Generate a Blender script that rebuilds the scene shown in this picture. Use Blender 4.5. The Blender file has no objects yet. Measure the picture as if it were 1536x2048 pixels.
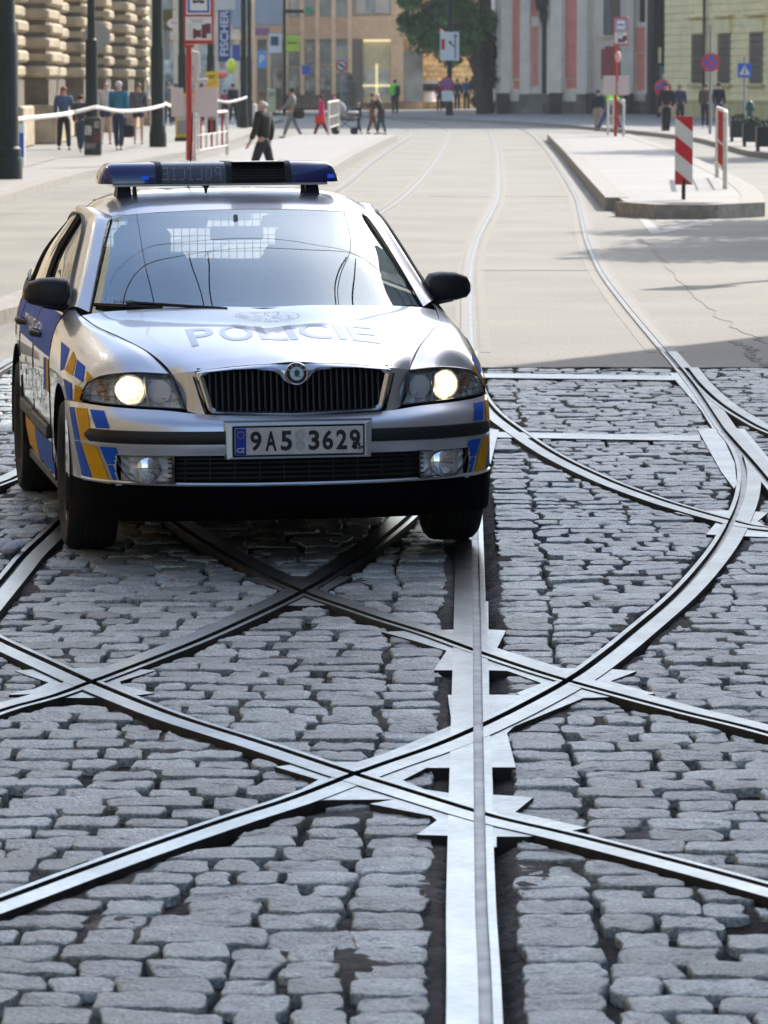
import bpy, bmesh, math, random
import numpy as np
from mathutils import Vector, Matrix
from mathutils.bvhtree import BVHTree
random.seed(7); RNG = np.random.default_rng(7)
C = bpy.context.scene.collection
SC = bpy.context.scene
rad = math.radians

# ------------------------------------------------------------------ camera
F_PX, CAM_H, HOR = 8600., 1.96, 157.
PITCH = math.atan((1024-HOR)/F_PX)
cam = bpy.data.cameras.new('camera'); camo = bpy.data.objects.new('camera', cam); C.objects.link(camo)
SC.camera = camo
camo.location = (0, 0, CAM_H); camo.rotation_euler = (math.pi/2-PITCH, 0, 0)
cam.sensor_fit = 'HORIZONTAL'; cam.sensor_width = 24.; cam.lens = F_PX/1536*24.
cam.clip_start = .5; cam.clip_end = 4000
cam.dof.use_dof = True; cam.dof.focus_distance = 16.6; cam.dof.aperture_fstop = 11.5
cam.dof.aperture_blades = 0

# ------------------------------------------------------------------ light
SUN_AZ, SUN_EL = rad(31), rad(35)
w = bpy.data.worlds.new('World'); SC.world = w; w.use_nodes = True
nt = w.node_tree; bg = nt.nodes['Background']
sky = nt.nodes.new('ShaderNodeTexSky'); sky.sky_type = 'NISHITA'; sky.sun_disc = False
sky.sun_elevation = SUN_EL; sky.sun_rotation = SUN_AZ
sky.air_density = 1.0; sky.dust_density = 1.8; sky.ozone_density = .8; sky.altitude = 200
nt.links.new(sky.outputs[0], bg.inputs[0]); bg.inputs[1].default_value = .15
sl = bpy.data.lights.new('sun', 'SUN'); so = bpy.data.objects.new('sun', sl); C.objects.link(so)
sl.energy = 3.3; sl.angle = rad(.5); sl.color = (1, .94, .84)
sd = Vector((math.sin(SUN_AZ)*math.cos(SUN_EL), math.cos(SUN_AZ)*math.cos(SUN_EL), math.sin(SUN_EL)))
so.rotation_euler = sd.to_track_quat('Z', 'Y').to_euler(); so.location = (30, 60, 60)
SC.view_settings.view_transform = 'Standard'; SC.view_settings.look = 'None'
SC.view_settings.exposure = 1.05; SC.view_settings.gamma = 1
SC.cycles.use_denoising = True
SC.cycles.max_bounces = 7; SC.cycles.glossy_bounces = 4; SC.cycles.transparent_max_bounces = 10
SC.cycles.caustics_reflective = False; SC.cycles.caustics_refractive = False
SC.cycles.sample_clamp_indirect = 6

# ------------------------------------------------------------------ helpers
def G(px, py, z=0.):
    """spot on the ground (height z) where a feature of the street stands"""
    x = (px-768)/F_PX; y = -(py-1024)/F_PX
    d = np.array([x, math.cos(PITCH)+y*math.sin(PITCH), -math.sin(PITCH)+y*math.cos(PITCH)])
    t = (z-CAM_H)/d[2]
    return (d[0]*t, d[1]*t)
def S(D): return F_PX/D     # px per metre at distance D

def mat(name, col, rough=.6, metal=0., var=0., vscale=5., bump=0., bscale=40., spec=.5, coat=0., emit=None, estr=0.,
        var2=0., v2scale=.5, bdet=4, bdist=.01, alpha=1., trans=0., darkspots=None):
    m = bpy.data.materials.new(name); m.use_nodes = True
    t = m.node_tree; b = t.nodes['Principled BSDF']
    b.inputs['Base Color'].default_value = (*col, 1)
    b.inputs['Roughness'].default_value = rough; b.inputs['Metallic'].default_value = metal
    b.inputs['Specular IOR Level'].default_value = spec; b.inputs['Coat Weight'].default_value = coat
    b.inputs['Coat Roughness'].default_value = .04
    b.inputs['Alpha'].default_value = alpha; b.inputs['Transmission Weight'].default_value = trans
    if emit: b.inputs['Emission Color'].default_value = (*emit, 1); b.inputs['Emission Strength'].default_value = estr
    co = t.nodes.new('ShaderNodeTexCoord')
    cur = None
    def layer(scale, amt, prev, det=5):
        n = t.nodes.new('ShaderNodeTexNoise'); n.inputs['Scale'].default_value = scale; n.inputs['Detail'].default_value = det
        t.links.new(co.outputs['Object'], n.inputs['Vector'])
        mr = t.nodes.new('ShaderNodeMapRange'); mr.inputs['From Min'].default_value = .3; mr.inputs['From Max'].default_value = .7
        mr.inputs['To Min'].default_value = 1-amt; mr.inputs['To Max'].default_value = 1+amt
        t.links.new(n.outputs['Fac'], mr.inputs['Value'])
        mx = t.nodes.new('ShaderNodeVectorMath'); mx.operation = 'SCALE'
        if prev is None: mx.inputs[0].default_value = col
        else: t.links.new(prev, mx.inputs[0])
        t.links.new(mr.outputs[0], mx.inputs['Scale'])
        return mx.outputs[0]
    if var: cur = layer(vscale, var, cur)
    if var2: cur = layer(v2scale, var2, cur)
    if cur is not None: t.links.new(cur, b.inputs['Base Color'])
    if bump:
        n = t.nodes.new('ShaderNodeTexNoise'); n.inputs['Scale'].default_value = bscale; n.inputs['Detail'].default_value = bdet
        t.links.new(co.outputs['Object'], n.inputs['Vector'])
        bp = t.nodes.new('ShaderNodeBump'); bp.inputs['Strength'].default_value = bump; bp.inputs['Distance'].default_value = bdist
        t.links.new(n.outputs['Fac'], bp.inputs['Height']); t.links.new(bp.outputs[0], b.inputs['Normal'])
    return m

def glass_mat(name, tint=(.8, .9, .92), ior=1.6, base=0., rough=0., gcol=(1, 1, 1)):
    m = bpy.data.materials.new(name); m.use_nodes = True
    t = m.node_tree; t.nodes.remove(t.nodes['Principled BSDF']); out = t.nodes['Material Output']
    tr = t.nodes.new('ShaderNodeBsdfTransparent'); tr.inputs[0].default_value = (*tint, 1)
    gl = t.nodes.new('ShaderNodeBsdfGlossy'); gl.inputs['Roughness'].default_value = rough; gl.inputs[0].default_value = (*gcol, 1)
    fr = t.nodes.new('ShaderNodeFresnel'); fr.inputs['IOR'].default_value = ior
    ge = t.nodes.new('ShaderNodeNewGeometry'); mr = t.nodes.new('ShaderNodeMapRange'); mr.inputs['To Min'].default_value = ior; mr.inputs['To Max'].default_value = 1/ior
    t.links.new(ge.outputs['Backfacing'], mr.inputs['Value']); t.links.new(mr.outputs[0], fr.inputs['IOR'])
    ad = t.nodes.new('ShaderNodeMath'); ad.operation = 'ADD'; ad.inputs[1].default_value = base; ad.use_clamp = True
    t.links.new(fr.outputs[0], ad.inputs[0])
    mx = t.nodes.new('ShaderNodeMixShader'); t.links.new(ad.outputs[0], mx.inputs[0])
    t.links.new(tr.outputs[0], mx.inputs[1]); t.links.new(gl.outputs[0], mx.inputs[2]); t.links.new(mx.outputs[0], out.inputs[0])
    return m

def tag(o, label=None, cat=None, group=None, kind=None):
    if label: o['label'] = label
    if cat: o['category'] = cat
    if group: o['group'] = group
    if kind: o['kind'] = kind
    return o
def empty(name, loc=(0, 0, 0), rz=0., label=None, cat=None, group=None):
    o = bpy.data.objects.new(name, None); C.objects.link(o); o.location = loc; o.rotation_euler = (0, 0, rz)
    o.empty_display_size = .2
    return tag(o, label, cat, group)
def mobj(name, verts, faces, m, parent=None, smooth=False, loc=None, flip=False):
    me = bpy.data.meshes.new(name)
    me.from_pydata([tuple(map(float, v)) for v in verts], [], [tuple(f) for f in faces]); me.update()
    if smooth: me.polygons.foreach_set('use_smooth', [True]*len(me.polygons))
    if m is not None:
        for mm in (m if isinstance(m, (list, tuple)) else [m]): me.materials.append(mm)
    if flip: me.flip_normals()
    o = bpy.data.objects.new(name, me); C.objects.link(o)
    if parent is not None: o.parent = parent
    if loc is not None: o.location = loc
    return o

class MB:
    """collects boxes, tubes, prisms; build() links them as one mesh"""
    def __init__(s): s.v = []; s.f = []; s.mi = []; s.cur = 0
    def add(s, vs, fs):
        k = len(s.v); s.v += [tuple(v) for v in vs]; s.f += [tuple(i+k for i in f) for f in fs]; s.mi += [s.cur]*len(fs); return s
    def box(s, c, d, rz=0., bev=0., tilt=None):
        x, y, z = [q/2 for q in d]; R = Matrix.Rotation(rz, 3, 'Z')
        if tilt is not None: R = R @ Matrix.Rotation(tilt[0], 3, 'X') @ Matrix.Rotation(tilt[1], 3, 'Y')
        if bev <= 0:
            vs = [(-x, -y, -z), (x, -y, -z), (x, y, -z), (-x, y, -z), (-x, -y, z), (x, -y, z), (x, y, z), (-x, y, z)]
            fs = [(0, 3, 2, 1), (4, 5, 6, 7), (0, 1, 5, 4), (1, 2, 6, 5), (2, 3, 7, 6), (3, 0, 4, 7)]
        else:
            b = min(bev, x*.9, y*.9, z*.9)
            def ring(ix, zz): return [(-x+ix, -y, zz), (x-ix, -y, zz), (x, -y+ix, zz), (x, y-ix, zz), (x-ix, y, zz), (-x+ix, y, zz), (-x, y-ix, zz), (-x, -y+ix, zz)]
            def shr(r, q): return [(a-math.copysign(q, a), bb-math.copysign(q, bb), c_) for a, bb, c_ in r]
            rs = [shr(ring(b, -z), b), ring(b, -z+b), ring(b, z-b), shr(ring(b, z), b)]
            vs = sum(rs, []); fs = [tuple(range(7, -1, -1)), tuple(range(24, 32))]
            for k in range(3):
                for i in range(8): fs.append((k*8+i, k*8+(i+1) % 8, k*8+8+(i+1) % 8, k*8+8+i))
        vs = [tuple(R @ Vector(v)+Vector(c)) for v in vs]
        return s.add(vs, fs)
    def cone(s, p0, p1, r0, r1=None, n=10, caps=True):
        r1 = r0 if r1 is None else r1
        p0, p1 = Vector(p0), Vector(p1); d = (p1-p0).normalized()
        a = Vector((0, 0, 1)) if abs(d.z) < .9 else Vector((1, 0, 0)); u = d.cross(a).normalized(); v_ = d.cross(u)
        vs = []
        for p, r in ((p0, r0), (p1, r1)):
            for i in range(n):
                t = 2*math.pi*i/n; vs.append(p+u*math.cos(t)*r+v_*math.sin(t)*r)
        fs = [(i, i+n, (i+1) % n+n, (i+1) % n) for i in range(n)]
        if caps: fs += [tuple(range(n)), tuple(range(2*n-1, n-1, -1))]
        return s.add(vs, fs)
    def tube(s, pts, r, n=6):
        pts = [Vector(p) for p in pts]
        rr = r if isinstance(r, (list, tuple)) else [r]*len(pts)
        vs = []; up = None
        for i, p in enumerate(pts):
            d = (pts[min(i+1, len(pts)-1)]-pts[max(i-1, 0)]).normalized()
            if up is None: up = Vector((0, 0, 1)) if abs(d.z) < .9 else Vector((1, 0, 0))
            u = d.cross(up).normalized(); v_ = u.cross(d).normalized(); up = v_
            for k in range(n):
                t = 2*math.pi*k/n; vs.append(p+(u*math.cos(t)+v_*math.sin(t))*rr[i])
        fs = []
        for i in range(len(pts)-1):
            for k in range(n): fs.append((i*n+k, i*n+(k+1) % n, (i+1)*n+(k+1) % n, (i+1)*n+k))
        fs += [tuple(range(n-1, -1, -1)), tuple(range((len(pts)-1)*n, len(pts)*n))]
        return s.add(vs, fs)
    def prism(s, poly, z0, z1):
        a = sum(poly[i][0]*poly[(i+1) % len(poly)][1]-poly[(i+1) % len(poly)][0]*poly[i][1] for i in range(len(poly)))
        if a < 0: poly = poly[::-1]
        n = len(poly)
        vs = [(p[0], p[1], z0) for p in poly]+[(p[0], p[1], z1) for p in poly]
        fs = [tuple(range(n-1, -1, -1)), tuple(range(n, 2*n))]+[(i, (i+1) % n, (i+1) % n+n, i+n) for i in range(n)]
        return s.add(vs, fs)
    def lathe(s, prof, c=(0, 0, 0), axis='Z', n=20, sx=1., sy=1.):
        """prof: (r, h) pairs, turned round an axis"""
        vs = []
        for r, h in prof:
            for i in range(n):
                t = 2*math.pi*i/n; a, b = math.cos(t)*r*sx, math.sin(t)*r*sy
                p = {'Z': (a, b, h), 'X': (h, a, b), 'Y': (a, h, b)}[axis]; vs.append((p[0]+c[0], p[1]+c[1], p[2]+c[2]))
        fs = []
        for k in range(len(prof)-1):
            for i in range(n): fs.append((k*n+i, k*n+(i+1) % n, (k+1)*n+(i+1) % n, (k+1)*n+i))
        if prof[0][0] > 1e-5: fs.append(tuple(range(n-1, -1, -1)))
        if prof[-1][0] > 1e-5: fs.append(tuple(range((len(prof)-1)*n, len(prof)*n)))
        return s.add(vs, fs)
    def ell(s, c, r, n=12, m=8, R=None):
        vs = []; fs = []
        for i in range(m+1):
            for k in range(n):
                a = math.pi*i/m; t = 2*math.pi*k/n
                v = Vector((r[0]*math.sin(a)*math.cos(t), r[1]*math.sin(a)*math.sin(t), r[2]*math.cos(a)))
                if R is not None: v = R @ v
                vs.append(v+Vector(c))
        for i in range(m):
            for k in range(n): fs.append((i*n+k, (i+1)*n+k, (i+1)*n+(k+1) % n, i*n+(k+1) % n))
        return s.add(vs, fs)
    def build(s, name, m, parent=None, smooth=False, fix=True):
        o = mobj(name, s.v, s.f, m, parent, smooth)
        me = o.data
        if isinstance(m, (list, tuple)): me.polygons.foreach_set('material_index', s.mi)
        if fix:
            bm = bmesh.new(); bm.from_mesh(me); bmesh.ops.remove_doubles(bm, verts=bm.verts, dist=1e-5)
            bmesh.ops.recalc_face_normals(bm, faces=bm.faces); bm.to_mesh(me); bm.free()
        if smooth:
            try: me.set_sharp_from_angle(angle=rad(38))
            except Exception: pass
        return o

def crom(P, n):
    """Catmull-Rom through the rows of P, n samples"""
    P = np.asarray(P, float); k = len(P)
    if k == 2:
        t = np.linspace(0, 1, n); sh = (n,)+(1,)*(P.ndim-1)
        return P[0]*(1-t).reshape(sh)+P[1]*t.reshape(sh)
    Q = np.concatenate([[2*P[0]-P[1]], P, [2*P[-1]-P[-2]]])
    out = []
    for t in np.linspace(0, k-1, n):
        i = min(int(t), k-2); f = t-i; a, b, c, d = Q[i], Q[i+1], Q[i+2], Q[i+3]
        out.append(.5*(2*b+(c-a)*f+(2*a-5*b+4*c-d)*f*f+(3*b-a-3*c+d)*f**3))
    return np.array(out)

_fc = {}
def text_mesh(s, size=1., bold=0., xs=1., align='CENTER', shear=0.):
    """verts (x,y) and faces of a flat word"""
    cu = bpy.data.curves.new('word', 'FONT'); cu.body = s; cu.size = size; cu.offset = bold*size; cu.align_x = align
    cu.shear = shear; cu.resolution_u = 4
    o = bpy.data.objects.new('word', cu); C.objects.link(o)
    dg = bpy.context.evaluated_depsgraph_get(); dg.update()
    me = bpy.data.meshes.new_from_object(o.evaluated_get(dg))
    v = [(p.co.x*xs, p.co.y) for p in me.vertices]; f = [tuple(p.vertices) for p in me.polygons]
    bpy.data.objects.remove(o); bpy.data.meshes.remove(me); bpy.data.curves.remove(cu)
    return v, f

def panel_text(name, s, m, parent, c, size, width=None, right=(1, 0, 0), up=(0, 0, 1), bold=.0, xs=1., off=0., rot=0.):
    v, f = text_mesh(s, size, bold, xs)
    if not v: return None
    v = np.array(v); cx = (v[:, 0].max()+v[:, 0].min())/2; cy = (v[:, 1].max()+v[:, 1].min())/2
    v -= [cx, cy]
    if width: v[:, 0] *= width/(v[:, 0].max()-v[:, 0].min())
    if rot: a = rot; v = v @ np.array([[math.cos(a), math.sin(a)], [-math.sin(a), math.cos(a)]])
    r, u = np.array(right, float), np.array(up, float); n = np.cross(r, u)
    P = np.array(c)+v[:, :1]*r+v[:, 1:]*u+n*off
    return mobj(name, P, f, m, parent)
# ------------------------------------------------------------------ street materials
def island_random(m, lo, hi):
    t = m.node_tree; b = t.nodes['Principled BSDF']; g = t.nodes.new('ShaderNodeNewGeometry')
    mr = t.nodes.new('ShaderNodeMapRange'); mr.inputs['To Min'].default_value = lo; mr.inputs['To Max'].default_value = hi
    t.links.new(g.outputs['Random Per Island'], mr.inputs['Value'])
    src = b.inputs['Base Color'].links[0].from_socket
    v = t.nodes.new('ShaderNodeVectorMath'); v.operation = 'SCALE'; t.links.new(src, v.inputs[0]); t.links.new(mr.outputs[0], v.inputs['Scale'])
    t.links.new(v.outputs[0], b.inputs['Base Color'])
M = {}
M['stone'] = mat('granite_setts', (.355, .395, .39), rough=.36, var=.5, vscale=105, var2=.26, v2scale=11, bump=1., bscale=62, bdist=.011, bdet=10, spec=.5)
island_random(M['stone'], .6, 1.25)
M['mortar'] = mat('joint_dirt', (.014, .013, .012), rough=.9, var=.5, vscale=14, var2=.35, v2scale=1.5, bump=.8, bscale=60, bdist=.02)
M['asphalt'] = mat('asphalt', (.212, .203, .172), rough=.68, var=.30, vscale=38, var2=.16, v2scale=.45, bump=.45, bscale=110, bdist=.005, spec=.4)
M['fill'] = mat('old_mortar_fill', (.15, .16, .165), rough=.75, var=.4, vscale=12, var2=.25, v2scale=40, bump=.8, bscale=55, bdist=.012)
M['pave'] = mat('pavement_slabs', (.27, .26, .24), rough=.6, var=.12, vscale=6, var2=.1, v2scale=.4, bump=.2, bscale=50)
M['kerb'] = mat('kerb_granite', (.27, .255, .23), rough=.7, var=.25, vscale=9, bump=.3, bscale=40)
M['joint'] = mat('pale_joint', (.225, .208, .178), rough=.7, var=.25, vscale=20)
M['paint'] = mat('road_paint', (.33, .325, .30), rough=.6, var=.15, vscale=25)
M['steel'] = mat('polished_rail_steel', (.38, .415, .415), rough=.28, metal=1., var=.22, vscale=3, var2=.16, v2scale=40, bump=.2, bscale=12, bdist=.004)
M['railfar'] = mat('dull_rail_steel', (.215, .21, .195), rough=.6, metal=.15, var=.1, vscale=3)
M['steel2'] = mat('worn_plate_steel', (.38, .415, .415), rough=.36, metal=1., var=.2, vscale=4, var2=.2, v2scale=45, bump=.2, bscale=18, bdist=.004)
M['groove'] = mat('groove_steel', (.22, .23, .24), rough=.42, metal=.9, var=.4, vscale=9)
def stretch_noise(m, sc):
    for n in m.node_tree.nodes:
        if n.type == 'TEX_NOISE':
            co = [q for q in m.node_tree.nodes if q.type == 'TEX_COORD'][0]
            mp = m.node_tree.nodes.new('ShaderNodeMapping'); mp.inputs['Scale'].default_value = sc
            m.node_tree.links.new(co.outputs['Object'], mp.inputs['Vector']); m.node_tree.links.new(mp.outputs[0], n.inputs['Vector'])

# ------------------------------------------------------------------ ground
COB_END = 29.3
tag(mobj('ground', [(-900, -300, -.06), (900, -300, -.06), (900, 1500, -.06), (-900, 1500, -.06)], [(0, 1, 2, 3)], M['mortar']), kind='structure')
_fe = [(x, COB_END+.022*math.sin(x*5.1)+.015*math.sin(x*13.7+1)+.01*math.sin(x*31)) for x in np.arange(-5.5, 5.5, .06)]
mb = MB(); mb.prism([(-120, COB_END)]+_fe+[(120, COB_END), (120, 700), (-120, 700)], -.055, 0)
tag(mb.build('asphalt_road', M['asphalt']), kind='structure')

def vnoise(x, y, s=1., seed=0):
    r = np.random.default_rng(seed).random((64, 64))
    x = np.asarray(x)/s; y = np.asarray(y)/s; xi = np.floor(x).astype(int); yi = np.floor(y).astype(int); fx = x-xi; fy = y-yi
    fx = fx*fx*(3-2*fx); fy = fy*fy*(3-2*fy)
    g = lambda a, b: r[a % 64, b % 64]
    return (g(xi, yi)*(1-fx)+g(xi+1, yi)*fx)*(1-fy)+(g(xi, yi+1)*(1-fx)+g(xi+1, yi+1)*fx)*fy
# ------------------------------------------------------------------ rails
g = lambda x, y: ('g', x, y)
def gp(l):
    return np.array([(p[1], p[2]) if p[0] == 'g' else G(*p) for p in l])
def resample(P, step=.12):
    P = crom(P, 60*len(P)); d = np.r_[0, np.cumsum(np.hypot(*np.diff(P, axis=0).T))]
    D = P[:, 1]; n = []
    s = 0
    while s < d[-1]:
        x = np.interp(s, d, P[:, 0]); y = np.interp(s, d, P[:, 1]); n.append((x, y)); s += step if y < 30 else .8
    n.append(tuple(P[-1])); return np.array(n)
RAILS = {
 'R1': (+1, [g(.10, 2), g(.14, 5), (972, 2048), (962, 1800), (957, 1500), (954, 1280), (950, 1060), (947, 900), (945, 720), (941, 600), (942, 540), (955, 480), (983, 425), (996, 393), (998, 345), (994, 300), (984, 270), (970, 257), (935, 246), (880, 239), (800, 234)],
   'straight tram rail running from the bottom edge up past the car wheel on the right'),
 'R2': (-1, [g(1.62, 2), g(1.68, 8), g(1.78, 15), (1536, 966), (1451, 868), (1432, 842), (1393, 783), (1355, 734), (1305, 675), (1243, 600), (1200, 540), (1174, 480), (1162, 430), (1151, 393), (1122, 345), (1090, 300), (1062, 270), (1035, 256), (985, 245), (900, 237)],
   'right rail of the tram track that passes beside the raised island'),
 'A1': (-1, [(-700, 2050), (-300, 1915), (0, 1808), (150, 1752), (300, 1698), (460, 1643), (575, 1606), (700, 1558), (768, 1533), (868, 1498), (963, 1457), (1048, 1415), (1138, 1365), (1208, 1315), (1268, 1266), (1343, 1202), (1393, 1150), (1438, 1092), (1468, 1037), (1485, 988), (1487, 940), (1472, 898), (1447, 866)],
   'long curved tram rail sweeping from the lower left corner round to the right switch'),
 'E1': (+1, [(-500, 1600), (-250, 1520), (0, 1428), (100, 1400), (190, 1367), (300, 1325), (400, 1285), (500, 1240), (605, 1188), (700, 1130), (770, 1078), (835, 1020), (885, 950), (915, 890), (932, 830), (940, 780)],
   'curved tram rail that disappears under the front bumper of the car'),
 'C1': (-1, [(2300, 1700), (1900, 1580), (1536, 1472), (1368, 1430), (1218, 1390), (1128, 1365), (1038, 1337), (940, 1303), (858, 1273), (768, 1245), (700, 1222), (605, 1188), (520, 1148), (430, 1100), (330, 1035), (230, 955)],
   'diagonal tram rail from the right edge to the shade under the car'),
 'D1': (+1, [(2300, 2010), (1900, 1885), (1536, 1781), (1318, 1722), (1138, 1676), (1008, 1646), (938, 1626), (768, 1573), (710, 1555), (525, 1493), (350, 1437), (200, 1377), (170, 1364), (75, 1320), (0, 1285), (-200, 1185)],
   'diagonal tram rail crossing the whole picture from left edge to lower right edge'),
 'B1': (+1, [(1800, 1085), (1536, 1060), (1467, 1046), (1397, 1027), (1314, 1001), (1210, 961), (1107, 910), (1024, 854), (990, 826), (968, 798), (956, 768), (949, 735)],
   'curved tram rail leaving the car headlight towards the right edge'),
 'S2': (-1, [(1780, 950), (1640, 905), (1536, 866), (1488, 841), (1438, 808), (1398, 771), (1372, 738)],
   'short tram rail branching off to the right edge above the switch'),
 'L2': (-1, [g(-1.62, 3), g(-1.55, 10), (0, 1175), (50, 1115), (118, 1050), g(-1.35, 22), g(-1.1, 30), g(-.75, 42), g(-.45, 52), (744, 435), (802, 396), (852, 345), (880, 305), (896, 270), (888, 257), (850, 246), (780, 239)],
   'tram rail running under the left wheels of the car and out behind its roof'),
 'L1': (+1, [g(-3.05, 3), g(-2.98, 10), g(-2.85, 18), g(-2.72, 24), (0, 742), g(-2.2, 42), g(-1.88, 52), g(-1.5, 61), (673, 383), (740, 330), (785, 298), (822, 271), (805, 254), (750, 244)],
   'leftmost tram rail beside the long raised platform'),
 'G1': (+1, [(-600, 1180), (-300, 1083), (0, 972), (40, 955), (120, 915), (220, 860)],
   'short piece of curved rail behind the rear wheel at the left edge'),
}
HEADW, GRV, LIP = .068, .030, .020
RP = {k: resample(gp(v[1])) for k, v in RAILS.items()}
def normals(P):
    t = np.gradient(P, axis=0); t /= np.hypot(*t.T)[:, None]; return np.stack([-t[:, 1], t[:, 0]], 1)
RN = {k: normals(P) for k, P in RP.items()}
def strip(P, N, a, b, z0, z1, mask=None):
    """closed bar between side offsets a and b"""
    A, B = P+N*a, P+N*b; n = len(P)
    vs = [(*p, z0) for p in A]+[(*p, z0) for p in B]+[(*p, z1) for p in A]+[(*p, z1) for p in B]
    fs = []
    for i in range(n-1):
        fs += [(i, i+1, n+i+1, n+i), (2*n+i, 3*n+i, 3*n+i+1, 2*n+i+1), (i, 2*n+i, 2*n+i+1, i+1), (n+i, n+i+1, 3*n+i+1, 3*n+i)]
    fs += [(0, n, 3*n, 2*n), (n-1, 3*n-1, 4*n-1, 2*n-1)]
    return vs, fs
cutters = {}
for k, P in RP.items():
    near = P[:, 1] < 31
    Q, N = P[near], RN[k][near]
    if len(Q) < 2: continue
    vs, fs = strip(Q, N, -GRV/2, GRV/2, -.2, .2)
    o = mobj('groove_cutter', vs, fs, None); cutters[k] = o
    bm = bmesh.new(); bm.from_mesh(o.data); bmesh.ops.recalc_face_normals(bm, faces=bm.faces); bm.to_mesh(o.data); bm.free()
cut_col = {}
def cut(o, keys, self_=False):
    cc = bpy.data.collections.new('cut')
    for k in keys: cc.objects.link(cutters[k])
    md = o.modifiers.new('b', 'BOOLEAN'); md.operation = 'DIFFERENCE'; md.operand_type = 'COLLECTION'; md.collection = cc; md.solver = 'EXACT'
    md.use_self = self_
    dg = bpy.context.evaluated_depsgraph_get(); dg.update()
    me = bpy.data.meshes.new_from_object(o.evaluated_get(dg)); o.modifiers.clear(); o.data = me; me.name = o.name
    bpy.data.collections.remove(cc)
def crosses(k):
    out = []
    for q in RP:
        if q == k or q not in cutters: continue
        A, B = RP[k][RP[k][:, 1] < 31], RP[q][RP[q][:, 1] < 31]
        d = np.hypot(A[:, None, 0]-B[None, :, 0], A[:, None, 1]-B[None, :, 1])
        if d.min() < .2: out.append(q)
    return out
for idx, (k, (side, _, lab)) in enumerate(RAILS.items()):
    P, N = RP[k], RN[k]
    root = None
    z1 = .009+.0004*idx
    r = tag(empty('tram_rail', (0, 0, 0)), lab, 'rail', 'tram rails in the street')
    near = P[:, 1] < 31; far = ~near
    if far.any():
        i0 = max(0, np.argmax(far)-1) if not far[0] else 0
        far[i0] = True
    for nm, a, b in (('rail_head', side*GRV/2, side*(GRV/2+HEADW)), ('guard_lip', -side*GRV/2, -side*(GRV/2+LIP))):
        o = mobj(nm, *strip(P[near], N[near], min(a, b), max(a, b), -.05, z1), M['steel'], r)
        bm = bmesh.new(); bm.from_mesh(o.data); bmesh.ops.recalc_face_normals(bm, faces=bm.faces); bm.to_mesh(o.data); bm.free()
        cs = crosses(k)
        if cs: cut(o, cs)
        if far.sum() > 1:
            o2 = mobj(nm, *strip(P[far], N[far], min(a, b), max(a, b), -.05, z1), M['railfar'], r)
            bm = bmesh.new(); bm.from_mesh(o2.data); bmesh.ops.recalc_face_normals(bm, faces=bm.faces); bm.to_mesh(o2.data); bm.free()
    mobj('groove_floor', *strip(P[near], N[near], -GRV/2-.003, GRV/2+.003, -.06, -.012-.0004*idx), M['groove'], r)
    if far.sum() > 1:
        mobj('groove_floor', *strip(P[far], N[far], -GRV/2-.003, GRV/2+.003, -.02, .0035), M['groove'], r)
        for s_, o_ in ((1, .135), (-1, .135)):
            mobj('sealing_band', *strip(P[far], N[far], *sorted((s_*.06, s_*o_)), -.02, .0022+.0002*idx), M['joint'], r)

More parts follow.
